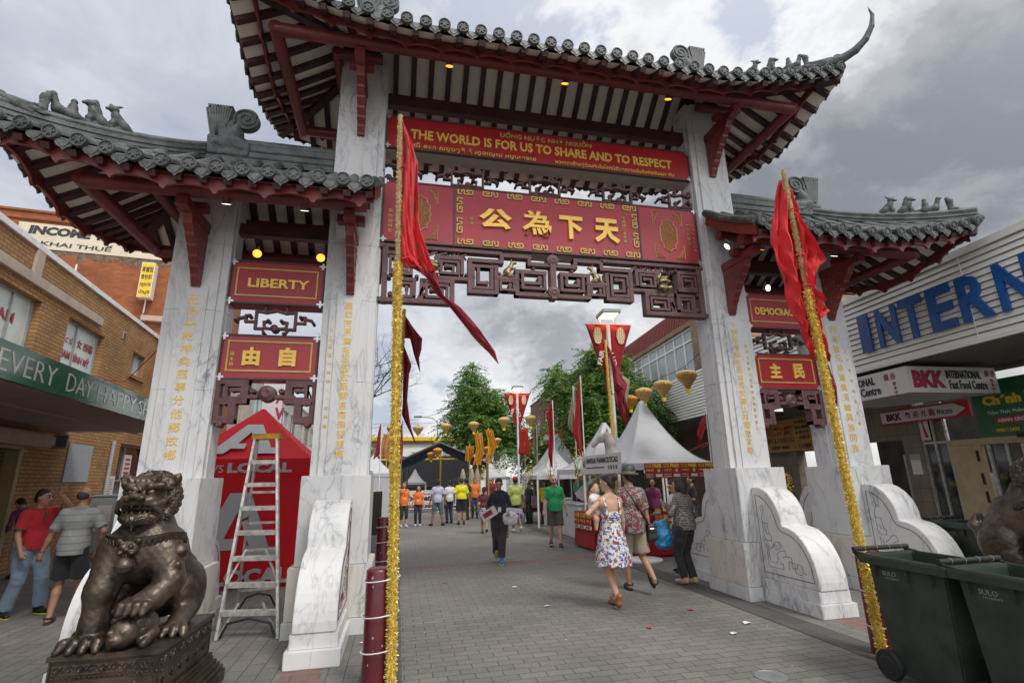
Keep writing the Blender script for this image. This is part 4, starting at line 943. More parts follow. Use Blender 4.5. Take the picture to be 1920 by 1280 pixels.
def income():
    T = thing('tall_brick_building', 'tall orange brick building behind the tan shop, painted tax sign on its blank wall', 'building', (-10, 12.3, 0), radians(6))
    mb = MB(); mb.box(-22, .9, 0, 6, 0, 10.6); mb.build('wall', 'brick_orange', T)
    mb = MB(); mb.box(-22, .93, -.05, .25, 10.6, 10.68); mb.box(-22, .92, -.06, -.002, 10.32, 10.40); mb.build('parapet_cap', 'brick_orange', T)
    mb = MB(); mb.box(-4.86, .2, -.03, -.001, 9.30, 10.20); sg = mb.build('painted_sign', 'sign_cream', T)
    mb = MB(); put_text(mb, 'INCOME TAX', (-4.56, -.031, 9.80), LX, LZ, 2.75, .32, .006, .06, slant=.12); put_text(mb, 'KHAI THUẾ', (-4.17, -.031, 9.42), LX, LZ, 2.0, .24, .006, .02, slant=.12); mb.build('lettering', 'letter_black', sg)
    mb = MB(); r = rnd(4)
    for i in range(60): x = -4.2+i*.073; mb.box(x, x+.06, -.006, -.0015, 9.27-r.uniform(.05, .33), 9.29)
    mb.build('water_stain', 'sign_stain', T)
    mb = MB(); mb.box(-.9, .9, -.25, -.002, 7.0, 7.18); mb.build('ledge', 'concrete_beam', T)
    mb = MB(); mb.box(-1.07, -.68, -.42, -.10, 7.75, 9.02); ys = mb.build('light_box_sign', 'white_paint', T)
    mb = MB(); mb.box(-1.05, -.70, -.432, -.4205, 7.78, 8.99); put = MB(); mb.build('sign_face', 'sign_yellow', ys)
    for k, c in enumerate('東龍冠'): put_text(put, c, (-1.03+k*.11, -.433, 8.66), LX, LZ, .10, .20, .003, .02)
    for k, c in enumerate('會計師'): put_text(put, c, (-1.03+k*.11, -.433, 8.40), LX, LZ, .10, .18, .003, .02)
    put_text(put, 'กฎหมาย', (-1.03, -.433, 8.12), LX, LZ, .31, .15, .003, .02); put_text(put, 'บัญชี', (-1.03, -.433, 7.86), LX, LZ, .31, .16, .003, .02); put.build('lettering', 'letter_black', ys)
    mb = MB(); mb.tube([(-.86, -.2, 7.75), (-.88, -.15, 7.3), (-.95, -.02, 7.2)], .02, 6); mb.build('conduit', 'white_paint', ys)
    mb = MB(); mb.tube([(-3.0, -.03, 8.55), (-3.0, -.16, 8.6), (-3.0, -.16, 8.8)], .03, 6); mb.build('vent_pipe', 'white_paint', T)
income()
def left_row():
    T = thing('shop_row', 'low row of cream and glass shopfronts receding behind the red marquee', 'building', (-9.0, 18.6, 0), radians(91.5))
    mb = MB(); wall(mb, 0, 34, 0, 6.8, 0, .3, [(1+i*3.3, 3.6+i*3.3, 3.9, 5.9) for i in range(10)]+[(.6+i*3.3, 3.4+i*3.3, 0, 2.5) for i in range(10)]); mb.box(0, 34, .31, 8, 0, 6.7); mb.build('wall', 'wall_beige', T)
    for i in range(10): window(T, 1+i*3.3, 3.6+i*3.3, 3.9, 5.9, .15, (2.3+i*3.3,), 'glass_dark' if i % 2 else 'glass_sky', 'window_frame', .07, (4.6,))
    mb = MB(); mb.box(0, 34, -2.2, -.002, 2.9, 3.0); mb.box(0, 34, -2.25, -2.201, 2.85, 3.35); mb.build('awning', 'sign_cream', T)
    mb = MB(); mb.box(0, 34, -.15, .35, 6.8, 6.95); mb.build('parapet_cap', 'white_cap', T)
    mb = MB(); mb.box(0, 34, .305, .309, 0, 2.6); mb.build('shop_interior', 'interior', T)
    mb = MB(); mb.box(1.2, 1.32, -1.2, -.3, 3.5, 6.3); b = mb.build('blade_sign', 'sign_white', T); mb = MB()
    for k, c in enumerate('ZVA'): put_text(mb, c, (1.1998, -.9, 3.7+k*.8), (0, -1, 0), LZ, .45, .6, .01, .05)
    mb.build('lettering', 'letter_red', b)
    T2 = thing('gabled_brick_house', 'orange brick gable poking above the shopfronts behind the gate fret', 'building', (-9.6, 22.4, 0), radians(91.5))
    mb = MB(); mb.box(.0, 5, 0, 5, 0, 8.0); mb.prism([(0, 8.0), (5, 8.0), (2.5, 9.6)], (0, 2.5, 0), (1, 0, 0), (0, 0, 1), (0, 1, 0), 5); mb.build('wall', 'brick_orange', T2)
    mb = MB()
    for s in (-1, 1): mb.bar((2.5, -.1, 9.65), (2.5+s*2.75, -.1, 7.9), .12, .14); mb.bar((2.5, 2.5, 9.68), (2.5+s*2.75, 2.5, 7.93), 5.2, .06)
    mb.build('roof', 'roof_red', T2)
left_row()
# right side: long clad street awning, shopfronts, red roofed offices above
def right_shops():
    T = thing('food_hall', 'white clad street awning with big blue letters above dark glass shopfronts', 'building', (6.9, 0, 0), radians(85))
    # local x runs away down the street, +y faces the street
    Z0, Z1 = 3.60, 5.02; mb = MB(); mb.box(-9, 7.6, -.06, 0, Z0, Z1, 1)
    n = 13; h = (Z1-Z0)/n
    for i in range(n): mb.add([(-9, .004, Z0+i*h), (7.6, .004, Z0+i*h), (7.6, .034, Z0+i*h+.006), (-9, .034, Z0+i*h+.006), (-9, .006, Z0+(i+1)*h-.014), (7.6, .006, Z0+(i+1)*h-.014)], [(0, 3, 2, 1), (3, 4, 5, 2)], 0)
    fa = mb.build('clad_fascia', ['siding_white', 'siding_gap'], T)
    mb = MB(); mb.box(-9, 7.62, -.10, .055, Z1+.001, Z1+.12); mb.box(-9, 7.62, -.02, .05, Z0-.05, Z0-.002); mb.box(-.65, -.64, .03, .042, Z0, Z1); mb.build('fascia_flashing', 'siding_white', T)
    word = [('I', 1.57, 1.30), ('N', 1.12, .66), ('T', .58, .12), ('E', .02, -.42), ('R', -.52, -1.02), ('N', -1.12, -1.62), ('A', -1.70, -2.2), ('T', -2.25, -2.7), ('I', -2.8, -3.0), ('O', -3.1, -3.6), ('N', -3.7, -4.2), ('A', -4.3, -4.8), ('L', -4.9, -5.3)]
    word = [(c, a+(0 if c != 'I' or i else -.02), b) for i, (c, a, b) in enumerate(word)]
    for c, a, b in word:
        mb = MB(); put_text(mb, c, (a, .042, 3.90), (-1, 0, 0), LZ, a-b, .76, .04, .03); mb.build('blue_letter', 'letter_blue', fa)
    mb = MB(); mb.box(-9, 7.6, -2.5, -.061, 3.58, 3.64); mb.build('awning_soffit', 'soffit_grey', T)
    # shop wall set back under it
    yb = -2.30
    mb = MB(); wall(mb, -9, 7.6, 0, 3.58, yb-.3, yb, [(-6, 3.05, 0, 3.5), (3.5, 5.1, .0, 2.3), (5.6, 7.3, 0, 2.2)]); mb.build('tiled_wall', 'wall_tiles', T)
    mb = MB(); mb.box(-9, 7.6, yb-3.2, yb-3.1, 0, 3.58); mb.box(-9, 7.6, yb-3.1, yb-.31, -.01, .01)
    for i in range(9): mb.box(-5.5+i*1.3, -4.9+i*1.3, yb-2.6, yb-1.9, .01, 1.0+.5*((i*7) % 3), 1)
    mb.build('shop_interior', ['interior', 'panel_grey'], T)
    window(T, 2.42, 3.05, 0, 3.05, yb-.1, (2.74,), 'glass_dark', 'aluminium', .05, (2.18,), 1); window(T, .98, 1.66, 0, 2.2, yb-.1, (1.3,), 'glass_dark', 'aluminium', .05, (), 1)
    window(T, -.45, .92, .0, 2.2, yb-.1, (.2,), 'glass_dark', 'aluminium', .06, (), 1); window(T, -6, -.6, 0, 2.2, yb-.1, (-1.6, -2.8, -4, -5), 'glass_dark', 'aluminium', .06, (), 1); pass
    mb = MB(); mb.box(1.72, 2.38, yb-.06, yb+.02, 0, 2.07)
    for z in (.35, .95, 1.3, 1.75): mb.box(1.78, 1.84, yb+.021, yb+.024, z, z+.22, 1)
    mb.build('door_leaf', ['timber_pale', 'black'], T); mb = MB(); mb.box(-6, 2.38, yb-.08, yb+.03, 2.075, 2.20); mb.build('door_head', 'timber_pale', T)
    mb = MB(); mb.box(-1.7, 1.64, yb+.0, yb+.04, 2.21, 3.30); gs = mb.build('shop_sign', 'sign_green', T)
    t = MB(); u = (-1, 0, 0); y = yb+.041
    put_text(t, 'Chánh ký', (1.44, y, 2.76), u, LZ, 1.05, .24, .008, .06, 0); put_text(t, 'Tiệm Thực Phẩm Á Châu', (1.40, y, 2.62), u, LZ, 1.0, .10, .006, .0, 1); t.box(.45, 1.30, yb+.04, yb+.046, 2.45, 2.57, 2); put_text(t, 'ASIAN GROCERY', (1.24, yb+.0465, 2.475), u, LZ, .73, .07, .004, .03, 1); put_text(t, 'OPEN 7 DAYS', (1.32, y, 2.29), u, LZ, .42, .07, .004, .02, 0); put_text(t, '0402 012 393', (.80, y, 2.29), u, LZ, .48, .075, .004, .02, 0)
    t.build('lettering', ['sign_yellow', 'letter_white', 'sign_brightred'], gs)
    mb = MB(); mb.frame((.75, yb+.16, 2.2), LX, (0, 1, 0), LZ, .2, .1, .07); mb.build('security_camera', 'black', T)
    mb = MB(); mb.box(1.70, 3.9, yb+.03, yb+.07, 2.66, 3.0); ws = mb.build('arrow_sign', 'sign_brightred', T); t = MB(); y = yb+.071
    t.prism([(3.88, 2.70), (2.02, 2.70), (1.77, 2.83), (2.02, 2.96), (3.88, 2.96)], (0, yb+.073, 0), LX, LZ, (0, 1, 0), .006, 0); y = yb+.077
    put_text(t, 'BKK', (3.72, y, 2.745), u, LZ, .42, .17, .004, .05, 1)
    for i, c in enumerate('歡迎光臨'): put_text(t, c, (3.20-i*.2, y, 2.755), u, LZ, .14, .15, .004, .02, 2)
    put_text(t, 'Welcome', (2.42, y, 2.755), u, LZ, .36, .13, .004, 0, 1); t.build('lettering', ['sign_white', 'letter_black', 'letter_red'], ws)
    mb = MB(); mb.box(3.13, 3.38, yb, yb+.01, 1.5, 1.95); mb.box(3.13, 3.38, yb+.0101, yb+.013, 1.82, 1.95, 1); mb.build('wall_poster', ['sign_white', 'panel_grey'], T)
    mb = MB(); mb.box(2.80, 3.02, yb-.05, yb-.045, 2.25, 2.85); mb.prism([(2.84, 2.3), (2.92, 2.3), (2.96, 2.8)], (0, yb-.04, 0), LX, LZ, (0, 1, 0), .004, 1); mb.build('window_poster', ['sign_white', 'sign_brightred'], T)
    # ochre noodle shop board further on
    mb = MB(); mb.box(6.35, 8.9, yb+.02, yb+.08, 2.22, 3.2); ob = mb.build('noodle_sign', 'sign_ochre', T); t = MB(); y = yb+.081
    put_text(t, '麵粉廠', (8.6, y, 2.72), u, LZ, 1.45, .30, .006, .03, 0); put_text(t, 'BAKERY & FOOD CO.', (8.8, y, 2.50), u, LZ, 1.65, .15, .006, .0, 1); put_text(t, 'NSW 4060', (8.3, y, 2.30), u, LZ, .85, .11, .006, .03, 1)
    for i, c in enumerate(('早港電大', '糕點麵飽', '平港大合', '一律歡迎')): put_text(t, c, (7.08, y, 3.02-i*.155), u, LZ, .60, .10, .006, 0, 1)
    put_text(t, '七天營業', (7.02, y, 2.29), u, LZ, .56, .13, .006, .02, 1); t.build('lettering', ['letter_red', 'letter_black'], ob)
    # wedge shaped light box hung under the fascia
    L = thing('wedge_sign', 'white light box hung under the clad awning reading fast food centre', 'sign', (6.9, 0, 0), radians(85))
    A = Vector((.77, -.03, 0)); B = Vector((2.9, -.03, 0)); Cc = Vector((.77, -1.95, 0))
    # outline of the wedge seen from above: corner on the street, one face along the fascia, one facing the gate
    A2 = Matrix.Rotation(-radians(85), 3, 'Z')@(Vector((6.968, .766, 0))-Vector((6.9, 0, 0))); C2 = Matrix.Rotation(-radians(85), 3, 'Z')@(Vector((9.0, .70, 0))-Vector((6.9, 0, 0))); B2 = Vector((3.0, A2.y, 0))
    mb = MB(); mb.prism([(A2.x, A2.y), (B2.x, B2.y), (B2.x, -1.4), (C2.x, C2.y)], (0, 0, 3.235), (1, 0, 0), (0, 1, 0), (0, 0, 1), .49); bx = mb.build('light_box', 'sign_white', L)
    t = MB(); d = (C2-A2).normalized(); n = d.cross(Vector((0, 0, 1))); o = Vector((A2.x, A2.y, 0))+n*.002
    if n.x > 0: n = -n; o = Vector((A2.x, A2.y, 0))+n*.002
    put_text(t, 'BKK', o+d*.10+Vector((0, 0, 3.075)), d, LZ, .72, .33, .008, .06, 0); put_text(t, 'INTERNATIONAL', o+d*.86+Vector((0, 0, 3.255)), d, LZ, .80, .16, .008, .03, 1); put_text(t, 'Fast Food Centre', o+d*.90+Vector((0, 0, 3.055)), d, LZ, .86, .17, .008, .02, 1)
    for i, c in enumerate('曼谷'): put_text(t, c, o+d*(1.76+i*.13)+Vector((0, 0, 3.30)), d, LZ, .11, .12, .006, .02, 0)
    put_column(t, '飲食中心', o+d*1.86+Vector((0, 0, 3.2)), d, LZ, .07, .085, .006, .0, 0)
    o2 = Vector((B2.x, A2.y+.002, 0)); e = Vector((-1, 0, 0))
    put_text(t, 'INTERNATIONAL', o2+e*.35+Vector((0, 0, 3.255)), e, LZ, 1.15, .16, .008, .03, 1); put_text(t, 'Fast Food Centre', o2+e*.40+Vector((0, 0, 3.055)), e, LZ, 1.2, .17, .008, .02, 1)
    for i, c in enumerate('曼谷'): put_text(t, c, o2+e*(1.72+i*.15)+Vector((0, 0, 3.28)), e, LZ, .12, .13, .006, .02, 0)
    put_column(t, '飲食中心', o2+e*1.9+Vector((0, 0, 3.17)), e, LZ, .07, .085, .006, .0, 0)
    t.build('lettering', ['letter_red', 'letter_black'], bx)
    # second clad awning with the red roofed offices over it
    T2 = thing('red_roofed_offices', 'brown brick offices with a ribbed red roof band and long window strip', 'building', (6.9, 0, 0), radians(85))
    mb = MB(); Z0, Z1 = 3.46, 5.0; mb.box(7.75, 16, -.06, 0, Z0, Z1, 1); n = 15; h = (Z1-Z0)/n
    for i in range(n): mb.add([(7.75, .004, Z0+i*h), (16, .004, Z0+i*h), (16, .03, Z0+i*h+.006), (7.75, .03, Z0+i*h+.006), (7.75, .006, Z0+(i+1)*h-.012), (16, .006, Z0+(i+1)*h-.012)], [(0, 3, 2, 1), (3, 4, 5, 2)], 0)
    mb.build('clad_fascia', ['siding_white', 'siding_gap'], T2)
    mb = MB(); mb.box(7.75, 16, -2.5, -.062, 3.44, 3.5); mb.build('awning_soffit', 'soffit_grey', T2)
    mb = MB(); mb.box(7.75, 16, -2.7, -2.5, 0, 3.44); mb.build('tiled_wall', 'wall_tiles', T2)
    mb = MB(); wall(mb, 6.0, 16.0, 4.9, 6.95, -.5, -.2, [(9.0, 15.6, 5.05, 6.75)]); mb.box(6, 16, -6, -.51, 4.9, 6.9); mb.build('brick_wall', 'brick_brown', T2)
    window(T2, 9.0, 15.6, 5.05, 6.75, -.35, [9+i*.825 for i in range(1, 8)], 'glass_sky', 'white_paint', .09, (6.28,), 1)
    mb = MB(); mb.box(6.0, 16.0, -6, -.24, 6.96, 7.62)
    for i in range(72): mb.box(6.02+i*.139, 6.09+i*.139, -.239, -.205, 6.97, 7.62)
    mb.build('ribbed_roof', 'roof_red', T2)
    # brick shops beyond
    T3 = thing('brick_shops', 'weathered red brick shops with white sash windows and red fascia', 'building', (7.75, 16.2, 0), radians(86))
    mb = MB(); ws = [(1.2+i*3.2, 2.5+i*3.2, 5.0, 6.5) for i in range(6)]; wall(mb, 0, 21, 0, 7.6, -.3, 0, ws+[(.4+i*3.4, 3.3+i*3.4, 0, 2.6) for i in range(6)]); mb.box(0, 21, -7, -.31, 0, 7.5); mb.build('brick_wall', 'brick_red', T3)
    for w in ws: window(T3, *w, -.15, ((w[0]+w[1])/2,), 'glass_dark', 'white_paint', .09, ((w[2]+w[3])/2,), 1)
    mb = MB(); mb.box(0, 21, -.4, .06, 7.6, 7.7); mb.build('parapet_cap', 'siding_gap', T3)
    mb = MB(); mb.box(0, 21, .0, 2.2, 3.3, 3.4); mb.box(0, 21, 2.2, 2.25, 3.25, 3.75); mb.build('awning', 'soffit_grey', T3)
    mb = MB(); mb.box(1, 16, 2.252, 2.30, 3.28, 3.95); rs = mb.build('red_fascia', 'sign_brightred', T3); t = MB()
    put_text(t, 'CONEBUY', (14.5, 2.301, 3.48), (-1, 0, 0), LZ, 4.2, .34, .02, .04); put_text(t, 'CONEBUY', (6.0, 2.301, 3.48), (-1, 0, 0), LZ, 3.2, .34, .02, .04); t.build('lettering', 'letter_white', rs)
    mb = MB(); mb.box(0, 21, -.305, -.301, 0, 2.7); mb.build('shop_interior', 'interior', T3)
    for i in range(4):
        mb = MB(); mb.box(1.6+i*3.2, 2.2+i*3.2, .0, .35, 4.7, 5.0); mb.box(1.63+i*3.2, 2.17+i*3.2, .351, .356, 4.73, 4.97, 1); mb.build('air_conditioner', ['white_paint', 'siding_gap'], T3)
    # yellow building closing the street
    T4 = thing('yellow_building', 'low white walled building with a bright yellow roof band at the street end', 'building', (0, 45, 0), 0)
    mb = MB(); mb.box(-9, 8.5, 0, 6, 0, 4.95); mb.build('wall', 'siding_white', T4)
    mb = MB(); mb.box(-9.1, 8.6, -.3, 6.1, 4.96, 5.55); mb.build('roof_band', 'paint_yellow', T4); mb = MB(); mb.box(-9, 4.5, -.32, -.301, 4.98, 5.2); mb.build('dark_band', 'interior', T4)
    for i in range(5): window(T4, -7+i*3, -5+i*3, 3.2, 4.2, -.02, (-6+i*3,), 'glass_sky', 'white_paint', .08)
    mb = MB(); mb.prism([(1.2, 4.95), (2.0, 5.25), (1.6, 5.55), (1.0, 5.3)], (0, -.36, 0), LX, LZ, (0, 1, 0), .05); mb.build('roof_emblem', 'sign_yellow', T4)
right_shops()
# street utility box by the shop wall
T = thing('utility_cabinet', 'blue grey street cabinet with a torn paper notice beside the tan wall', 'cabinet', (-9.25, 8.6, 0), radians(95.5-90))
mb = MB(); mb.box(-.32, .32, -.2, .2, .06, 1.35); mb.box(-.34, .34, -.22, .22, 1.352, 1.40); mb.box(-.3, .3, -.18, .18, 0, .06); b = mb.build('cabinet_body', 'panel_grey', T, bevel=.01)
mb = MB(); mb.box(-.18, .14, -.208, -.2015, .55, 1.15); mb.build('paper_notice', 'sign_white', T)
# ------------------------------------------------------------ street furniture, tents, flags, lanterns, trees, lions
mat('canvas_white', (.62, .63, .65), .75, 0, .06, 2, .12, 12); mat('canvas_red', (.76, .008, .022), .7, 0, .08, 2, .12, 12); mat('canvas_grey', (.36, .38, .40), .7, 0, .1, 2); mat('canvas_teal', (.03, .09, .13), .7); mat('cloth_red', (.42, .008, .012), .75, 0, .12, 6, sheen=.2); mat('flag_red', (.72, .012, .02), .6, 0, .18, 5, sheen=.3); mat('flag_wine', (.40, .045, .065), .7, 0, .2, 5); mat('flag_cream', (.46, .40, .30), .8, 0, .15, 5)
mat('tinsel', (.82, .58, .09), .34, .25, .3, 25, col2=(.95, .78, .24)); mat('tinsel_dark', (.66, .45, .07), .38, .3, .4, 30); mat('bollard_red', (.105, .012, .018), .35, 0, .12, 4, coat=.2); mat('pvc_tie', (.60, .58, .56), .4)
mat('lantern_gold', (.55, .33, .10), .38, .25, .35, 40, sx=(1, 1, .15), col2=(.78, .54, .20)); mat('lantern_orange', (.58, .25, .03), .45, .25, .3, 30); mat('tassel', (.78, .60, .02), .5); mat('orange_cloth', (.75, .33, .02), .7, 0, .25, 12)
mat('bark', (.11, .085, .065), .9, 0, .3, 8, .6, 30, sx=(1, 1, .3)); mat('bark_dark', (.035, .028, .025), .9); mat('leaf_a', (.06, .145, .028), .55, 0, .25, 3); mat('leaf_b', (.12, .25, .045), .5, 0, .25, 3); mat('leaf_c', (.20, .33, .065), .5, 0, .2, 3); mat('leaf_y', (.35, .27, .03), .6)
mat('bin_green', (.020, .032, .022), .5, 0, .3, 4, .15, 60, col2=(.034, .046, .034)); mat('bin_inside', (.02, .035, .022), .6); mat('bin_mark', (.28, .31, .28), .6); mat('rubber', (.015, .015, .016), .7)
mat('bronze', (.066, .048, .036), .40, .6, .45, 3.5, .22, 30, col2=(.135, .102, .075)); mat('bronze_dark', (.055, .042, .033), .45, .6, .4, 5, .4, 40); mat('bronze_worn', (.20, .15, .10), .3, .85, .3, 6)
mat('blossom', (.80, .62, .02), .5); mat('twig', (.10, .09, .05), .8); mat('poster_red', (.30, .015, .02), .45, 0, .3, 20); mat('poster_gold', (.70, .48, .05), .5); mat('lamp_light', (1, .62, .22), .4, emit=6)
mat('lantern_print', (.66, .50, .28), .6, 0, .1, 8); mat('stage_black', (.02, .02, .024), .7); mat('kerb_stone', (.26, .25, .24), .8, 0, .15, 4); mat('plastic_blue', (.02, .07, .32), .4)
mat('glass_dark2', (.02, .03, .035), .1)
def translucent(n, f):
    global nt
    m = M(n); nt = m.node_tree; b = nt.nodes['Principled BSDF']; o = nt.nodes['Material Output']; t = N('ShaderNodeBsdfTranslucent'); mx = N('ShaderNodeMixShader'); mx.inputs[0].default_value = f
    src = b.inputs['Base Color'].links[0].from_socket; lk(src, t.inputs[0]); lk(b.outputs[0], mx.inputs[1]); lk(t.outputs[0], mx.inputs[2]); lk(mx.outputs[0], o.inputs[0])
for n_ in ('leaf_a', 'leaf_b', 'leaf_c', 'leaf_y'): translucent(n_, .42)
for n_ in ('flag_red', 'flag_wine', 'flag_cream', 'cloth_red', 'orange_cloth'): translucent(n_, .35)
for n_ in ('canvas_white', 'canvas_red', 'canvas_grey'): translucent(n_, .25)
def pole_tinsel(mb, p, q, r, n, L, seed, mi=0):
    """fuzzy tinsel garland wound round a pole: a core and many fine strips"""
    R = rnd(seed); p, q = Vector(p), Vector(q); d = (q-p); u = d.cross(Vector((1, .3, 0))).normalized(); v = d.cross(u).normalized(); dn = d.normalized()
    mb.tube([p+d*(i/12)+(u*R.uniform(-1, 1)+v*R.uniform(-1, 1))*r*.12 for i in range(13)], r, 9, mi+1)
    for i in range(n):
        t = R.random(); a = R.uniform(0, 2*pi); o = u*cos(a)+v*sin(a); c = p+d*t+o*r*.8; e = (o+dn*R.uniform(-1, 1)+(u*R.uniform(-1, 1)+v*R.uniform(-1, 1))*.7).normalized()*L*R.uniform(.5, 1.2)
        w = e.cross(Vector((R.uniform(-1, 1), R.uniform(-1, 1), R.uniform(-1, 1)))).normalized()*.0028
        mb.add([c-w, c+w, c+e+w, c+e-w], [(0, 1, 2, 3)], mi)
def drape(mb, st, Y, amp=.05, waves=2.2, mi=0, nc=13, seed=0):
    """cloth lofted through left/right edge points, folded in depth"""
    rows = []; R = rnd(seed); ph = R.uniform(0, 6)
    L = []
    for a, b in zip(st[:-1], st[1:]):
        for k in range(5): t = k/5; L.append([x+(y-x)*t for x, y in zip(a, b)])
    L.append(list(st[-1]))
    for i, (x0, z0, x1, z1) in enumerate(L):
        w = hypot(x1-x0, z1-z0); row = []
        for j in range(nc):
            u = j/(nc-1); f = sin(u*pi*waves+ph+i*.11)*(.35+.65*u)+.38*sin(u*pi*waves*2.3+i*.31+ph)+.20*sin(u*pi*waves*4.7-i*.42+ph*2)+.10*sin(u*19+i*.9)
            row.append(Vector((x0+(x1-x0)*u, Y+f*min(amp, w*.45), z0+(z1-z0)*u+.012*sin(u*7+i*.5)*min(1, w*5))))
        rows.append(row)
    mb.grid(rows, mi)
def flag(par, name, st, Y, m, **k):
    mb = MB(); drape(mb, st, Y, **k); o = mb.build(name, m, par, smooth=60); solidify(o, .003); return o
def rigid_pole(name, label, loc, lean, h, fl, seed, dens=2600, zt=None, r=.036):
    T = thing(name, label, 'flagpole', loc, 0)
    top = Vector((lean[0], lean[1], h)); mb = MB(); mb.tube([(0, 0, 0), top], .022, 8); mb.build('pole', 'flag_cream', T)
    mb = MB(); pole_tinsel(mb, (0, 0, .02), top*(zt/h if zt else 1), r, dens, .030, seed)
    if zt: pole_tinsel(mb, top*(zt/h), top, r*.62, dens//3, .018, seed+1)
    mb.build('tinsel', ['tinsel', 'tinsel_dark'], T)
    for st, Y, m, k in fl:
        st2 = [(a-loc[0], b-loc[2], c-loc[0], d-loc[2]) for a, b, c, d in st]; flag(T, 'flag', st2, Y-loc[1], m, **k)
    return T
FL = [(-2.27, 5.36, -2.26, 5.36), (-2.27, 5.11, -2.14, 5.12), (-2.26, 4.85, -2.07, 4.93), (-2.26, 4.66, -2.07, 4.76), (-2.26, 4.36, -2.05, 4.32), (-2.25, 4.06, -2.03, 4.08), (-2.23, 3.77, -1.94, 3.8), (-2.16, 3.66, -1.87, 3.62), (-2.0, 3.68, -1.81, 3.43), (-1.87, 3.43, -1.76, 3.37), (-1.71, 3.26, -1.61, 3.26), (-1.5, 3.0, -1.41, 3.05), (-1.34, 2.84, -1.26, 2.84), (-1.24, 2.72, -1.23, 2.71)]
PL = rigid_pole('tinsel_flagpole', 'gold tinsel wrapped pole with a long streaming red flag, tied to the nearest bollard', (-2.15, -1.9, 0), (-.12, 0), 5.40, [(FL[:8], -1.9, 'flag_red', dict(amp=.07, waves=2.6, nc=27)), (FL[7:], -1.88, 'flag_wine', dict(amp=.04, waves=1.8))], 3, 9000, 3.7, .030)
mb = MB(); mb.tube([(-.045, -.05, 3.72), (.02, -.06, 3.74), (.06, -.04, 3.70)], .012, 5); mb.tube([(-.09, -.02, 4.75), (-.05, -.05, 4.77)], .012, 5); mb.build('red_tie', 'flag_red', PL)
FR_ = [(2.0, 4.87, 2.05, 4.87), (1.89, 4.5, 2.08, 4.62), (1.79, 4.1, 2.14, 4.29), (1.78, 3.85, 2.28, 3.88), (1.86, 3.67, 2.17, 3.69), (1.88, 3.4, 2.16, 3.53), (1.9, 3.22, 2.22, 3.33), (1.92, 3.06, 2.16, 3.23), (1.96, 2.88, 2.19, 2.99), (2.06, 2.76, 2.22, 2.83), (2.22, 2.75, 2.23, 2.74)]
FR2 = [(2.07, 2.88, 2.12, 2.89), (2.09, 2.66, 2.17, 2.66), (2.13, 2.44, 2.22, 2.48), (2.18, 2.27, 2.19, 2.27)]
FR3 = [(2.04, 4.42, 2.07, 4.40), (2.05, 4.16, 2.19, 4.06), (2.04, 3.96, 2.30, 3.80), (2.03, 3.80, 2.20, 3.74), (2.02, 3.66, 2.13, 3.62), (2.04, 3.56, 2.12, 3.52), (2.02, 3.42, 2.25, 3.30), (2.03, 3.30, 2.20, 3.26), (2.08, 3.20, 2.12, 3.18)]
PR = rigid_pole('tinsel_flagpole', 'gold tinsel wrapped pole with a bunched red flag, leaning beside the open green bins', (2.145, -2.356, 0), (-.14, 0), 4.95, [(FR_, -2.29, 'flag_red', dict(amp=.09, waves=3.4, nc=29, seed=2)), (FR3, -2.38, 'flag_red', dict(amp=.08, waves=2.8, nc=29, seed=5)), (FR2, -2.32, 'flag_wine', dict(amp=.03))], 7, 9000, 3.5, .030)
mb = MB()
for z in (4.45, 3.9, 3.55): mb.tube([(-.14*z/4.95+.042*cos(a), .042*sin(a), z) for a in [k*pi/5 for k in range(10)]], .008, 5, closed=True)
mb.build('red_tie', 'flag_red', PR)
M1 = [(3.26, 5.06, 3.36, 5.03), (3.24, 4.43, 3.57, 4.59), (3.22, 3.73, 3.8, 4.21), (3.42, 3.7, 3.93, 4.03), (3.52, 3.34, 3.76, 3.71), (3.64, 2.99, 3.76, 3.28), (3.76, 2.85, 3.78, 2.82)]
M2 = [(3.32, 4.43, 3.42, 4.43), (3.44, 3.99, 3.95, 4.12), (3.57, 3.63, 3.89, 3.74), (3.62, 3.28, 3.76, 3.3)]
rigid_pole('tinsel_flagpole', 'gold tinsel pole with a dark red ribbon flag standing between two white stall tents', (3.27, 5.75, 0), (.0, .15), 5.2, [(M1, 5.9, 'flag_wine', dict(amp=.10, waves=2.5)), (M2, 5.98, 'flag_cream', dict(amp=.06))], 9, 2500)
L2 = [(-2.16, 4.74, -2.14, 4.74), (-2.15, 4.52, -2.0, 4.53), (-2.14, 4.28, -1.79, 4.29), (-2.03, 4.27, -1.8, 4.05), (-1.94, 3.95, -1.84, 3.91), (-1.82, 3.61, -1.81, 3.6)]
L2b = [(-2.15, 4.11, -2.13, 4.11), (-2.14, 3.74, -1.98, 3.72), (-2.13, 3.52, -2.02, 3.57), (-2.12, 3.01, -2.04, 3.06), (-2.13, 2.81, -1.97, 2.66), (-2.01, 2.55, -1.92, 2.45), (-1.88, 2.29, -1.86, 2.28)]
rigid_pole('tinsel_flagpole', 'thinner gold tinsel pole with torn wine flags, standing right behind the front left pole', (-2.22, 3.0, 0), (.06, 0), 4.85, [(L2, 3.02, 'flag_wine', dict(amp=.06)), (L2b, 3.0, 'flag_wine', dict(amp=.05))], 11, 3500)
def thin_pole(x, y, h, flags, label, m='white_paint'):
    T = thing('thin_flagpole', label, 'flagpole', (x, y, 0)); mb = MB(); mb.tube([(0, 0, 0), (0, 0, h)], .02, 6); mb.build('pole', m, T)
    for st, mm in flags: flag(T, 'flag', [(a-x, b, c-x, d) for a, b, c, d in st], 0.02, mm, amp=.06, nc=9, seed=int(x*10))
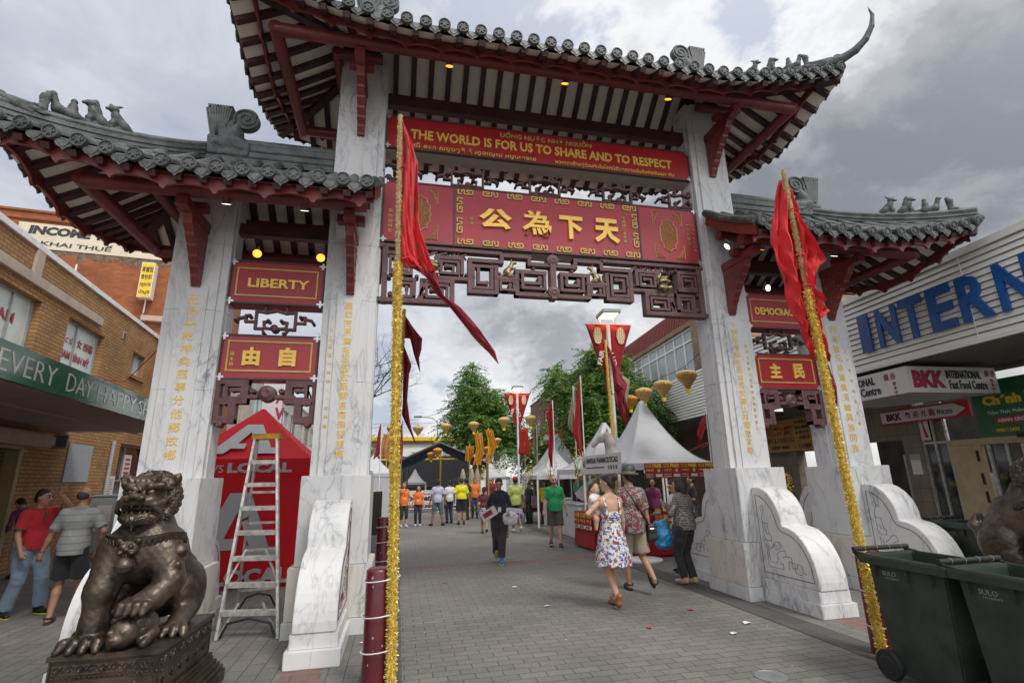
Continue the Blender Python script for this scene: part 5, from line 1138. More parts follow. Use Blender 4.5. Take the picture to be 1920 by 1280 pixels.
thin_pole(3.27, 8.0, 4.62, [([(3.23, 4.56, 3.29, 4.56), (3.06, 3.53, 3.24, 3.53), (2.95, 2.86, 3.22, 2.81), (3.07, 2.49, 3.22, 2.26), (3.2, 2.1, 3.23, 2.07)], 'cloth_red')], 'white pole with a long hanging red flag left of the horse head tent')
thin_pole(3.12, 8.3, 4.35, [([(3.15, 4.32, 3.2, 4.32), (3.01, 3.72, 3.19, 3.72), (2.9, 3.14, 3.12, 3.15), (3.04, 2.87, 3.09, 2.87)], 'flag_cream')], 'white pole with a plain cream flag beside the long red flag')
thin_pole(2.95, 10.0, 4.15, [([(2.9, 4.11, 2.95, 4.11), (2.71, 3.63, 2.93, 3.63), (2.8, 3.06, 2.92, 2.97), (2.73, 2.35, 2.87, 2.21), (2.79, 2.0, 2.86, 1.83)], 'cloth_red')], 'white pole with a red flag folded at its top before the brick shops')
thin_pole(2.9, 12.0, 3.5, [([(2.79, 3.43, 2.9, 3.47), (2.75, 2.83, 2.91, 2.64), (2.78, 2.25, 2.85, 2.05)], 'flag_cream')], 'thin pole with a limp cream flag near the banner lamp')
thin_pole(-2.82, 13.0, 3.65, [([(-2.88, 3.62, -2.82, 3.62), (-2.95, 3.22, -2.8, 3.13), (-3.0, 2.64, -2.79, 2.58), (-3.08, 2.32, -2.99, 2.39)], 'cloth_red')], 'thin pole with a pointed red flag over the left white tents')
thin_pole(-2.06, 14.0, 3.85, [([(-2.15, 3.61, -2.06, 3.82), (-2.14, 2.79, -2.0, 2.83), (-2.14, 2.14, -2.02, 2.26)], 'cloth_red')], 'thin pole with a narrow red flag beside the grey gable tent', 'trim_gold')
thin_pole(3.2, 15.2, 3.9, [([(2.96, 3.6, 3.37, 3.71), (2.97, 3.03, 3.44, 2.91), (2.91, 2.58, 3.43, 2.46)], 'cloth_red')], 'pole with a ragged square red flag under the banner lamp', 'trim_gold')
thin_pole(6.83, 7.0, 3.5, [([(6.43, 2.72, 6.83, 3.43), (6.49, 2.61, 6.79, 2.98), (6.48, 2.36, 6.58, 2.64)], 'cloth_red')], 'pole with a small red pennant against the right inner pillar')
r = rnd(8)
for k, (x, y, z0, z1, w) in enumerate(((-2.66, 16, 2.35, 3.5, .32), (.95, 16.5, 2.2, 3.0, .30), (1.25, 16, 2.1, 3.55, .30), (1.78, 16.3, 2.2, 3.7, .26))):
    T = thing('streamer_pole', ['bunch of hanging orange streamers by the left white tents', 'low bunch of orange streamers under the big tree', 'orange and white streamers on a pole under the big tree', 'tall orange streamers on a yellow pole, nearest the banner lamp'][k], 'streamers', (x, y, 0)); mb = MB(); mb.tube([(0, 0, 0), (0, 0, z1+.1)], .022, 6); mb.build('pole', 'paint_yellow', T)
    mb = MB()
    for i in range(9):
        xx = -w/2+w*i/8; drape(mb, [(xx, z1, xx+.05, z1), (xx-.02+(.1*k-.1), (z0+z1)/2, xx+.05+(.1*k-.1), (z0+z1)/2), (xx-.05, z0+r.uniform(0, .3), xx, z0+r.uniform(0, .3))], r.uniform(-.1, .1), .03, 1.5, i % 3 == 1 and 1 or 0, 4, i)
    mb.build('streamer', ['orange_cloth', 'flag_cream'], T)
# bollards
def bollard(x, y, h, label, ties=()):
    T = thing('bollard', label, 'bollard', (x, y, 0), 0, 'dark red steel bollards'); mb = MB(); mb.lathe([(.105, 0), (.105, h-.03), (.1, h-.012), (.085, h), (0, h+.004)], n=24); mb.build('post', 'bollard_red', T, smooth=40)
    if ties:
        mb = MB()
        for z in ties: mb.tube([(.03+.15*cos(a), -.02+.125*sin(a), z+.015*cos(a)) for a in [k*pi/10 for k in range(20)]], .006, 5, closed=True)
        mb.build('cable_tie', 'pvc_tie', T)
        mb = MB(); R = rnd(2)
        for i in range(16): a = R.uniform(pi, 2*pi); z = R.uniform(.1, h-.05); s = R.uniform(.004, .014); mb.add([(.1062*cos(a+q*s*6), .1062*sin(a+q*s*6), z+p*s) for q, p in ((-1, -1), (1, -.6), (.7, 1), (-.8, .7))], [(0, 1, 2, 3)])
        mb.build('paint_chip', 'grey_paint', T)
bollard(-2.285, -1.80, .915, 'dark red steel bollard in front, strapped to the tinsel pole with white ties', (.83, .56, .30))
bollard(-2.37, 2.99, 1.0, 'dark red steel bollard behind the left inner pillar, with pale ties', (.85, .6, .3)); bollard(2.30, -2.23, .92, 'dark red steel bollard half hidden between tinsel pole and green bin', (.86, .55, .25))
# road cases beside the left pillar
T = thing('road_case', 'grey flight case with a tall black speaker panel standing on it', 'case', (-2.75, 4.0, 0)); mb = MB(); mb.box(-.3, .3, -.3, .3, .08, .62); mb.box(-.12, .12, -.305, -.3005, .3, .45, 1); b = mb.build('case_body', ['panel_grey', 'steel'], T, bevel=.008)
mb = MB(); mb.frame((.03, .0, 1.02), (1, 0, .0), (0, 1, 0), (.0, 0, 1), .55, .28, .78); mb.build('speaker_panel', 'interior', T)
mb = MB(); [mb.lathe([(.0, -.02), (.05, -.02), (.05, .02), (0, .02)], (a, b_, .05), 10, axis=(0, 1, 0)) for a in (-.22, .22) for b_ in (-.22, .22)]; mb.build('castor', 'rubber', T)
# step ladder
def ladder():
    T = thing('step_ladder', 'worn aluminium step ladder with a yellow top cap, open between the left pillars', 'ladder', (0, 0, 0))
    FLb, FRb, FLt, FRt = Vector((-4.01, .015, 0)), Vector((-3.36, -.12, 0)), Vector((-3.955, .47, 2.17)), Vector((-3.68, .42, 2.17))
    BLb, BRb, BLt, BRt = Vector((-4.18, 1.345, 0)), Vector((-3.70, 1.45, 0)), Vector((-3.945, .56, 2.16)), Vector((-3.69, .51, 2.16))
    for a, b in ((FLb, FLt), (FRb, FRt)): mb = MB(); mb.bar(a, b, .028, .07, up=(0, 1, 0)); mb.build('front_rail', 'aluminium', T)
    for a, b in ((BLb, BLt), (BRb, BRt)): mb = MB(); mb.bar(a, b, .022, .045, up=(0, 1, 0)); mb.build('rear_rail', 'aluminium', T)
    for i in range(1, 8):
        t = i/8.0; a, b = FLb.lerp(FLt, t), FRb.lerp(FRt, t); mb = MB(); mb.bar(a, b, .09, .012); mb.bar(a-Vector((0, .04, .02)), b-Vector((0, .04, .02)), .012, .045); mb.build('tread', 'aluminium', T)
    for t in (.12, .36, .52, .70): mb = MB(); mb.bar(BLb.lerp(BLt, t), BRb.lerp(BRt, t), .02, .03); mb.build('rear_brace', 'aluminium', T)
    for t0, t1 in ((.16, .09), (.41, .34)):
        mb = MB(); a, b = FLb.lerp(FLt, t0), FRb.lerp(FRt, t0)
        for q, w in ((FLb.lerp(FLt, t1-.09), a.lerp(b, .28)), (FRb.lerp(FRt, t1-.09), a.lerp(b, .72))): mb.bar(q, w, .018, .018)
        mb.build('knee_brace', 'aluminium', T)
    for s0, s1 in ((FLb.lerp(FLt, .55), BLb.lerp(BLt, .55)), (FRb.lerp(FRt, .55), BRb.lerp(BRt, .55))): mb = MB(); mb.bar(s0, s1, .012, .03); mb.build('spreader', 'dark_metal', T)
    mb = MB(); c = (FLt+FRt+BLt+BRt)/4+Vector((0, 0, .035)); mb.frame(c, FRt-FLt, (0, 1, 0), (0, 0, 1), .36, .17, .07); mb.build('top_cap', 'timber_ochre', T, bevel=.01)
    mb = MB(); mb.tube([FLb+Vector((.03, 0, .02)), FLb.lerp(FRb, .15)+Vector((0, 0, .16)), FLb.lerp(FRb, .5)+Vector((0, 0, .21)), FLb.lerp(FRb, .85)+Vector((0, 0, .16)), FRb+Vector((-.03, 0, .02))], .014, 6); mb.tube([BLb+Vector((.03, 0, .02)), BLb.lerp(BRb, .2)+Vector((0, 0, .15)), BLb.lerp(BRb, .5)+Vector((0, 0, .19)), BLb.lerp(BRb, .8)+Vector((0, 0, .15)), BRb+Vector((-.03, 0, .02))], .013, 6); mb.build('foot_brace', 'black', T)
mat('timber_ochre', (.55, .28, .03), .5, 0, .2, 10); ladder()
# wheelie bins
def bin_(x, y, label, rz=0):
    T = thing('wheelie_bin', label, 'bin', (x, y, 0), rz, 'dark green wheelie bins'); w1, d1, w0, d0, H = .27, .35, .215, .27, .93
    ring = lambda w, d, z, off=0: [(-w, -d+off, z), (w, -d+off, z), (w, d+off*.0, z), (-w, d, z)]
    mb = MB(); A = ring(w0, d0, .06); B = ring(w1-.02, d1-.02, H); C2 = ring(w1-.04, d1-.04, H); D = ring(w0-.02, d0-.02, .1)
    mb.add(A+B, [(3, 2, 1, 0), (0, 1, 5, 4), (1, 2, 6, 5), (2, 3, 7, 6), (3, 0, 4, 7)]); mb.add(C2+D, [(1, 0, 4, 5), (2, 1, 5, 6), (3, 2, 6, 7), (0, 3, 7, 4), (4, 7, 6, 5)], 1)
    body = mb.build('bin_body', ['bin_green', 'bin_inside'], T, bevel=.012)
    mb = MB(); o = [(w1+.02, d1+.02), (w1-.035, d1-.035)]
    P = [ring(w1+.02, d1+.02, H-.055), ring(w1+.022, d1+.022, H), ring(w1+.012, d1+.012, H+.018), ring(w1-.03, d1-.03, H+.018), ring(w1-.038, d1-.038, H-.02)]
    for a, b in zip(P[:-1], P[1:]): mb.add(a+b, [(0, 1, 5, 4), (1, 2, 6, 5), (2, 3, 7, 6), (3, 0, 4, 7)])
    for sx in (-1, 1):
        for yy in (-.22, -.03, .25): mb.frame((sx*(w1-.004), yy, H-.10), (1, 0, 0), (0, 1, 0), (0, 0, 1), .02, .018, .10)
    mb.build('rim', 'bin_green', T, bevel=.005)
    mb = MB()
    for sx in (-1, 1): mb.prism([(d1-.10, H-.03), (d1+.02, H-.035), (d1+.075, H+.015), (d1+.075, H+.06), (d1+.03, H+.03), (d1-.10, H+.012)], (sx*(w1+.005), 0, 0), (0, 1, 0), (0, 0, 1), (1, 0, 0), .02)
    mb.tube([(-w1-.02, d1+.055, H+.045), (w1+.02, d1+.055, H+.045)], .019, 12); mb.build('handle', 'rubber', T, smooth=40)
    mb = MB()
    for i in range(4): xx = -w1+.09+i*.13; mb.tube([(xx, d1+.055+.0205*cos(a), H+.045+.0205*sin(a)) for a in [k*pi/5 for k in range(10)]], .002, 4, closed=True)
    mb.build('handle_seam', 'bin_mark', T)
    for sx in (-1, 1):
        mb = MB(); mb.lathe([(.03, -.03), (.105, -.028), (.112, -.015), (.112, .015), (.105, .028), (.03, .03)], (sx*(w0+.02), d0+.03, .11), 24, axis=(1, 0, 0)); wh = mb.build('wheel', 'rubber', T, smooth=40); mb = MB(); mb.lathe([(0, -.032), (.06, -.033), (.075, -.029)], (sx*(w0+.02), d0+.03, .11), 18, axis=(1, 0, 0)); mb.lathe([(.075, .029), (.06, .033), (0, .032)], (sx*(w0+.02), d0+.03, .11), 18, axis=(1, 0, 0)); mb.build('rim', 'dark_metal', wh)
    mb = MB(); mb.tube([(-w0-.02, d0+.03, .11), (w0+.02, d0+.03, .11)], .012, 8); mb.build('axle', 'steel', T)
    t = MB(); k = (w1-w0)/H; up_ = Vector((-k, 0, 1)).normalized(); xo = -w1+.018+.035
    def on(yv, z): return Vector((-(w0+(w1-.02-w0)*(z-.06)/(H-.06))-.0015, yv, z))
    put_text(t, 'SULO', on(.20, .80), (0, -1, 0), Vector((-(w1-.02-w0)/(H-.06), 0, 1)), .12, .034, .0012, .0); put_text(t, '1411500473', on(.18, .775), (0, -1, 0), Vector((-(w1-.02-w0)/(H-.06), 0, 1)), .12, .014, .001, .0)
    t.build('lettering', 'bin_mark', body)
    t = MB(); m = (d1-.02-d0)/(H-.06)
    for i, wd in enumerate(('City of', 'Fairfield', 'Council')): put_text(t, wd, (-.02, -d0-(d1-.02-d0)*(.62-.075*i)/(H-.06)-.004, .66-.075*i), (1, 0, 0), (0, -m, 1), .20, .055, .001, .02)
    t.build('council_lettering', 'bin_mark', body)
bin_(2.05, -3.04, 'open dark green wheelie bin beside the tinsel pole, the farther of the front pair'); bin_(2.06, -3.77, 'open dark green wheelie bin cut by the right edge of the photo, nearest the viewer'); bin_(5.27, -1.04, 'dark green wheelie bin tucked behind the bronze lion at the shop front', .1)
# ---- lions
def lion():
    s = SDF(.0085); k = .04
    s.chain([(0, -.14, .60), (0, .02, .50), (0, .24, .28)], [.215, .225, .235], .06); s.ball((0, -.20, .62), (.235, .17, .22), .06); s.chain([(0, -.12, .74), (0, .14, .60), (0, .32, .36)], [.14, .15, .14], .06)
    for q in (-1, 1): s.ball((q*.205, .20, .235), (.115, .21, .235), .05); s.chain([(q*.235, .08, .12), (q*.25, -.06, .06), (q*.25, -.14, .05)], [.085, .065, .055], .03)
    def paw(x, y, z, yaw=0, sc=1):
        for i in range(4):
            a = yaw+(i-1.5)*.30; dx, dy = sin(a), -cos(a); s.chain([(x+(i-1.5)*.045*sc, y, z+.045*sc), (x+(i-1.5)*.050*sc+dx*.05, y+dy*.075*sc, z+.048*sc), (x+(i-1.5)*.052*sc+dx*.075, y+dy*.115*sc, z+.016*sc)], [.042*sc, .036*sc, .024*sc], .012)
        s.ball((x, y+.01, z+.05*sc), (.095*sc, .08*sc, .055*sc), .02)
    for q in (-1, 1): paw(q*.255, -.14, 0, q*.1, .9)
    s.chain([(-.155, -.24, .60), (-.175, -.33, .36), (-.18, -.35, .14), (-.18, -.36, .06)], [.135, .100, .078, .075], .05); paw(-.18, -.385, 0, -.05, 1.08)          # straight foreleg
    s.chain([(.17, -.24, .58), (.255, -.30, .40), (.20, -.40, .31), (.13, -.43, .28)], [.125, .095, .078, .07], .04)                                              # raised foreleg on the cub
    for i in range(4): s.chain([(.13+(i-1.5)*.045, -.43, .29), (.125+(i-1.5)*.05, -.50, .275), (.12+(i-1.5)*.05, -.525, .235)], [.038, .034, .022], .010)
    for i in range(5): s.ball((.255+.012*i, -.25-.02*i, .33+.045*i), .03, .015)
    s.cone((0, -.15, .60), (0, -.19, .88), .215, .15, .05); s.ball((0, -.22, .63), (.245, .165, .16), .06)
    n0 = len(s.p)
    # head
    s.ball((0, -.20, .97), (.18, .18, .175), .05); s.ball((0, -.33, 1.04), (.14, .085, .07), .03)
    s.box((0, -.385, .925), (.150, .09, .048), .04, .03); s.ball((0, -.36, .785), (.150, .12, .045), .03)
    for q in (-1, 1): s.ball((q*.085, -.425, .925), (.075, .075, .048), .02)
    s.box((0, -.44, .855), (.150, .10, .024), .02, .012, op=-1)
    s.ball((0, -.50, .965), (.075, .045, .034), .012)
    for q in (-1, 1):
        s.ball((q*.055, -.515, .95), (.038, .032, .028), .010); s.ball((q*.045, -.548, .945), (.014, .012, .010), .005, op=-1)
        s.ball((q*.088, -.405, 1.005), (.050, .04, .030), .006, op=-1); s.ball((q*.088, -.392, 1.004), .034, .004)
        s.chain([(q*.028, -.425, 1.020), (q*.085, -.435, 1.052), (q*.150, -.385, 1.058), (q*.195, -.30, 1.03)], [.022, .032, .030, .016], .010)
        for i in range(5): s.ball((q*(.05+.032*i), -.43+.012*i, 1.068), (.016, .016, .02), .006)
        s.chain([(q*.03, -.42, 1.0), (q*.05, -.46, .985)], [.02, .016], .012)
        s.chain([(q*.09, -.475, .90), (q*.150, -.44, .888), (q*.185, -.36, .915), (q*.19, -.30, .95)], [.022, .026, .026, .018], .010)
        s.chain([(q*.16, -.44, .86), (q*.175, -.40, .83), (q*.165, -.34, .80)], [.018, .022, .02], .010)
        for tx in (.035, .075, .115): s.cone((q*tx, -.462+.1*tx, .885), (q*tx, -.465+.1*tx, .855 if tx != .115 else .835), .012, .006, .003); s.cone((q*tx, -.45+.1*tx, .815), (q*tx, -.452+.1*tx, .838), .011, .006, .003)
        s.chain([(q*.165, -.22, 1.07), (q*.215, -.235, 1.115), (q*.245, -.24, 1.165)], [.06, .052, .012], .012); s.ball((q*.205, -.285, 1.115), (.030, .022, .048), .008, op=-1)
        for i in range(6): a = i/5; s.curl((q*(.03+.15*a), -.455+.20*a*a, .752+.035*a), (q*.6, -.8, -.2), .044, .006)
    for i in range(4): s.chain([((i-1.5)*.05, -.36, 1.105), ((i-1.5)*.042, -.30, 1.135)], [.022, .026], .010)
    s.cone((0, -.45, .755), (0, -.48, .66), .024, .008, .01)
    # mane of wound locks round the back of the head
    for el in range(-4, 6):
        for i in range(11):
            az = (i-5)/5*2.05+(.19 if el % 2 else 0); e = el*.26
            d = Vector((sin(az)*cos(e), cos(az)*cos(e), sin(e))); p = Vector((0, -.165, .935))+Vector((d.x*.205, d.y*.19, d.z*.22))
            if p.y < -.27: continue
            s.curl(p, d, .052, .006)
    f_ = .80; tr_ = lambda p: np.array([p[0]*f_, -.21+(p[1]+.20)*f_, 1.185-(1.185-p[2])*f_])      # the head sits small on a deep chest
    for i in range(n0, len(s.p)):
        q = s.p[i]
        if q[0] == 'c': s.p[i] = ('c', tr_(q[1]), tr_(q[2]), q[3]*f_, q[4]*f_, q[5]*f_, q[6])
        elif q[0] == 's': s.p[i] = ('s', tr_(q[1]), q[2], q[3]*f_, 0, q[5], q[6])
        else: s.p[i] = (q[0], tr_(q[1]), q[2]*f_, q[3], q[4]*f_, q[5]*f_, q[6])
    s.chain([(0, .0, .86), (0, .12, .70), (0, .25, .55)], [.07, .05, .03], .02)
    for i in range(9): s.ball((0, .02+.035*i, .80-.033*i), .026, .012)
    for q in (-1, 0, 1): s.chain([(q*.06, .44, .30), (q*.07, .50, .42), (q*.04, .47, .55)], [.05, .055, .014], .02)
    for i in range(6): s.curl(((i % 3-1)*.06, .47, .30+.11*(i//3)), (0, 1, .2), .045)
    s.disp.append(lambda x, y, z: .0016*np.sin(x*95+np.sin(y*70))*np.sin(z*88+y*40))
    return s
def cub():
    s = SDF(.009); s.ball((.13, -.34, .12), (.10, .12, .10), .03); s.ball((.075, -.46, .105), (.095, .085, .095), .03); s.ball((.055, -.53, .075), (.05, .035, .035), .02); s.ball((.05, -.565, .088), (.02, .014, .012), .008)
    for q in (-1, 1): s.ball((.06+q*.04, -.535, .125), .016, .006); s.ball((.075+q*.08, -.44, .175), .025, .01); s.chain([(.12+q*.09, -.36, .07), (.10+q*.1, -.45, .025)], [.045, .03], .02)
    for i in range(10): a = i*.55-.6; s.curl((.085+.09*cos(a), -.43, .11+.09*sin(a)), (.6*cos(a), -.5, .6*sin(a)), .026)
    return s
def pedestal(par, w=.345, d=.49, top=.55):
    mb = MB(); mb.box(-w, w, -d, d, top-.035, top); mb.box(-w+.012, w-.012, -d+.012, d-.012, top-.30, top-.036); mb.box(-w-.01, w+.01, -d-.01, d+.01, top-.33, top-.301)
    for i in range(4): e = .02+.022*i; mb.box(-w-e, w+e, -d-e, d+e, top-.36-.03*i, top-.331-.03*i)
    mb.box(-w-.10, w+.10, -d-.10, d+.10, 0, top-.455)
    p = mb.build('pedestal', 'bronze', par, bevel=.004)
    r = rnd(6); mb = MB()
    for face in range(4):
        L = w if face % 2 == 0 else d; D = d if face % 2 == 0 else w; ux = Vector((1, 0, 0)) if face % 2 == 0 else Vector((0, 1, 0)); n = [Vector((0, -1, 0)), Vector((1, 0, 0)), Vector((0, 1, 0)), Vector((-1, 0, 0))][face]
        def P(u, z): return ux*u+n*(D-.011)+Vector((0, 0, z))
        for z in (top-.05, top-.125, top-.145, top-.285): mb.bar(P(-L+.03, z), P(L-.03, z), .008, .008)
        for u in (-L+.03, L-.03): mb.bar(P(u, top-.285), P(u, top-.05), .008, .008)
        nn = int(L*2/.075)
        for i in range(nn):
            u = -L+.07+(2*L-.14)*i/(nn-1); q = 1 if i % 2 else -1
            mb.tube([P(u+.030*(1-t*.75)*cos(t*8*q), top-.088+.026*(1-t*.7)*sin(t*8*q)) for t in [j/11 for j in range(12)]], .0062, 5); mb.tube([P(u-.035, top-.088-q*.02), P(u, top-.088+q*.024), P(u+.035, top-.088-q*.02)], .004, 4)
        for i in range(int(L*2/.03)): mb.lathe([(.0, .006), (.006, .004), (.009, 0)], P(-L+.045+i*.03, top-.135), 6, axis=n)
        for i in range(int(L*2/.14)): u = -L+.12+i*.14; mb.tube([P(u-.05, top-.20), P(u, top-.235), P(u+.05, top-.20)], .008, 5); mb.lathe([(.0, .01), (.014, .006), (.02, 0)], P(u, top-.20), 8, axis=n)
        for i in range(int(L*2/.08)): mb.frame(ux*(-L+.04+i*.08)+n*(D+.095)+Vector((0, 0, .05)), ux, n, (0, 0, 1), .045, .02, .05)
    mb.build('relief_band', 'bronze_dark', p, smooth=50)
def build_lion(label, loc, rz, full):
    T = thing('guardian_lion', label, 'statue', loc, rz)
    pedestal(T); st = lion().build('lion_body', 'bronze', T, (0, .02, .55)); cb = cub().build('cub', 'bronze', T, (0, .02, .55))
    mb = MB(); col = [(.245*cos(a), -.175+.205*sin(a), .665-.05*sin(a+.0)*1.0+.03*cos(2*a)) for a in [i*pi/24 for i in range(48)]]
    rows = []
    for x, y, z in col+col[:1]: d = Vector((x, y+.175, 0)).normalized(); rows.append([Vector((x, y, z-.036))+d*.012, Vector((x, y, z-.034))+d*.022, Vector((x, y, z+.034))+d*.022, Vector((x, y, z+.036))+d*.0])
    mb.grid(rows, 0)
    for i in range(96):
        a0, a1 = i*pi/48, (i+1)*pi/48; f = lambda a, o: Vector((.2685*cos(a), -.175+.2335*sin(a), .655-.05*sin(a)+.03*cos(2*a)+o)); mb.tube([f(a0, -.02 if i % 2 else .02), f(a1, .02 if i % 2 else -.02)], .005, 4)
    mb.build('collar', 'bronze_dark', T, smooth=40, loc=(0, .02, .55))
    for p, r_ in (((0, -.44, .535), .062), ((-.275, -.25, .585), .058), ((.275, -.25, .60), .058)):
        mb = MB(); mb.lathe([(0, -r_), (r_*.5, -r_*.87), (r_*.87, -r_*.5), (r_, -.008), (r_*1.06, -.006), (r_*1.06, .006), (r_, .008), (r_*.87, r_*.5), (r_*.5, r_*.87), (.012, r_), (.012, r_*1.3), (0, r_*1.3)], p, 20); mb.build('bell', 'bronze', T, smooth=40, loc=(0, .02, .55))
    s = SDF(.008); s.ball((0, -.425, .645), (.07, .035, .06), .02)
    for q in (-1, 1): s.ball((q*.028, -.455, .665), .016, .006); s.ball((q*.06, -.43, .70), .022, .01); s.ball((q*.035, -.455, .62), (.025, .02, .016), .01)
    s.ball((0, -.465, .645), (.018, .016, .014), .008); s.ball((0, -.46, .612), (.03, .02, .012), .006, op=-1); s.build('mask_boss', 'bronze', T, (0, .02, .55))
    for q in (-1, 1): mb = MB(); mb.lathe([(0, .012), (.018, .008), (.025, 0)], (q*.070, -.389, 1.040), 10, axis=(q*.1, -1, 0)); mb.build('eye', 'bronze_worn', T, smooth=60, loc=(0, .02, .55))
    return T
LN = build_lion('dark bronze guardian lion with a cub under its paw, on the left carved pedestal', (-4.03, -1.80, 0), radians(-2), True)
RN = dup(LN, None, location=(4.82, -1.98, 0), rotation_euler=(0, 0, radians(4)), label='bronze guardian lion half cut by the right edge behind the green bins')
# ---- tents and stalls
def pagoda(x, y, half, eave, peak, label, m='canvas_white', rz=0, valance=.14, walls=0, legs=True):
    T = thing('pagoda_tent', label, 'tent', (x, y, 0), rz, 'peaked white stall tents')
    mb = MB(); n = 16; rows = []
    for i in range(15):
        u = .03+.97*i/14; z = eave+(peak-eave)*((1-u)**1.75); row = []
        for k in range(4*n+1):
            s = k % (4*n); side, t = divmod(s, n); t = t/n*2-1; w = half*u
            p = [(t*w, -w), (w, t*w), (-t*w, w), (-w, -t*w)][side]; sag = .04*half*(1-t*t)*u*(1-u)*2
            row.append(Vector((p[0]*(1-sag), p[1]*(1-sag), z-sag*.4)))
        rows.append(row)
    mb.grid(rows, 0, True)
    for k in range(4): mb.tube([Vector(rows[i][k*n])+Vector((0, 0, .004)) for i in range(15)], .009, 5)
    mb.build('canopy', m, T, smooth=35)
    mb = MB(); mb.grid([[Vector((p[0], p[1], eave)) for p in ((-half, -half), (half, -half), (half, half), (-half, half), (-half, -half))], [Vector((p[0]*1.002, p[1]*1.002, eave-valance)) for p in ((-half, -half), (half, -half), (half, half), (-half, half), (-half, -half))]], 0, True); v = mb.build('valance', m, T); solidify(v, .004)
    if legs:
        for a in (-1, 1):
            for b in (-1, 1): mb = MB(); mb.box(a*half*.97-.022, a*half*.97+.022, b*half*.97-.022, b*half*.97+.022, 0, eave-.01); mb.build('leg', 'white_paint', T)
    if walls:
        mb = MB(); h = half*.985; mb.box(-h, h, h-.01, h, 0, eave-.05); mb.box(-h, -h+.01, -h, h-.011, 0, eave-.05); mb.box(h-.01, h, -h, h-.011, 0, eave-.05)
        if walls > 1: mb.box(-h+.011, h-.011, -h, -h+.01, 0, eave-.05)
        mb.build('side_wall', m, T)
    return T
TR = pagoda(3.52, 4.58, 1.06, 1.86, 3.42, 'largest white peaked tent by the right inner pillar, horse head on its side signboard')
def poster(mb, t, o, ux, w, h, word=True):
    o = Vector(o); ux = Vector(ux).normalized(); uz = Vector((0, 0, 1)); n = ux.cross(uz)
    c = o+ux*w/2+uz*h/2; mb.frame(c, ux, n, uz, w, .006, h, 0)
    f = n*.0035
    if word:
        put_text(t, 'FREE', o+f+ux*w*.45+uz*h*.70, ux, uz, w*.5, h*.24, .002, .05, 0); put_text(t, 'BUY ONE', o+f+ux*w*.05+uz*h*.84, ux, uz, w*.34, h*.09, .002, .03, 0); put_text(t, 'GET ONE', o+f+ux*w*.05+uz*h*.71, ux, uz, w*.34, h*.09, .002, .03, 0)
        put_text(t, '+ FREE GIFT', o+f+ux*w*.06+uz*h*.46, ux, uz, w*.45, h*.13, .002, .04, 0); put_text(t, 'Healthy Gifts', o+f+ux*w*.06+uz*h*.20, ux, uz, w*.40, h*.09, .002, .02, 1); put_text(t, 'For New Year', o+f+ux*w*.06+uz*h*.07, ux, uz, w*.40, h*.09, .002, .02, 1)
        t.frame(o+f+ux*w*.78+uz*h*.5, ux, n, uz, w*.14, .003, h*.2, 0); t.frame(o+f+ux*w*.78+uz*h*.18, ux, n, uz, w*.36, .003, h*.18, 1)
mb = MB(); t = MB()
for i in range(4): poster(mb, t, (-.60+i*.415, -1.082, 1.545), (1, 0, 0), .41, .315)
pb = mb.build('poster_strip', 'poster_red', TR); t.build('lettering', ['poster_gold', 'letter_white'], pb)
mb = MB(); mb.frame((-.82, -1.02, 1.35), (1, 0, 0), (0, 1, 0), (0, 0, 1), .44, .03, .78); mb.build('hanging_curtain', 'stage_black', TR)
for k, (x0, y0, x1, y1, lab) in enumerate(((2.22, 4.75, 2.12, 5.75, 'red clothed stall table seen end on behind the floral dress'), (2.55, 3.62, 3.95, 3.50, 'long red clothed stall table hung with a free gift poster'))):
    a, b = Vector((x0, y0, 0)), Vector((x1, y1, 0)); d = (b-a).normalized(); n = Vector((d.y, -d.x, 0)); 
    if k == 0: n = -n
    T = thing('stall_table', lab, 'table', (0, 0, 0)); mb = MB(); L = (b-a).length
    A = [a, b, b-n*.6, a-n*.6]; top = [p+Vector((0, 0, .80)) for p in A]; bot = [a+n*.05, b+n*.05, b-n*.65, a-n*.65]; bot = [p+Vector((0, 0, .03)) for p in bot]
    rows = [[top[i % 4] for i in range(5)], [bot[i % 4] for i in range(5)]]
    R_ = []
    for lv in range(5):
        row = []
        for i in range(4):
            for j in range(12): u = j/12; p = top[i].lerp(top[(i+1) % 4], u); q = bot[i].lerp(bot[(i+1) % 4], u); w = p.lerp(q, lv/4); row.append(w+((w-(a+b)/2+n*.3).normalized())*(.018*sin(j*2.6+i)*lv/4))
        row.append(row[0]); R_.append(row)
    mb.grid(R_, 0); mb.add(top, [(0, 1, 2, 3)]); mb.build('tablecloth', 'cloth_red', T, smooth=50)
    mb = MB(); t = MB()
    if k == 0:
        for i in range(3): poster(mb, t, a+n*.052+d*(.97-.31*i)+Vector((0, 0, .40)), -d, .30, .40)
    else: poster(mb, t, a+n*.055+d*.52+Vector((0, 0, .34)), d, .44, .50)
    pp = mb.build('poster', 'poster_red', T); t.build('lettering', ['poster_gold', 'letter_white'], pp)
    mb = MB(); r = rnd(k)
    for i in range(9): p = a.lerp(b, .06+i*.1)-n*r.uniform(.1, .45); mb.box(p.x-.05, p.x+.05, p.y-.04, p.y+.04, .805, .805+r.uniform(.05, .16), i % 3)
    mb.build('goods', ['poster_red', 'letter_white', 'poster_gold'], T)
T2 = pagoda(3.85, 7.75, 1.18, 1.80, 3.22, 'white peaked tent just behind the horse head signboard')
mb = MB(); mb.frame((-1.10, .14, 1.885), (0, 1, .0), (1, 0, 0), (0, 0, 1), 2.36, .02, .42); sb = mb.build('signboard', 'sign_white', TR); t = MB(); u = Vector((0, -1, 0)); w = Vector((0, 0, 1)); o = Vector((-1.111, 1.02, 1.90))
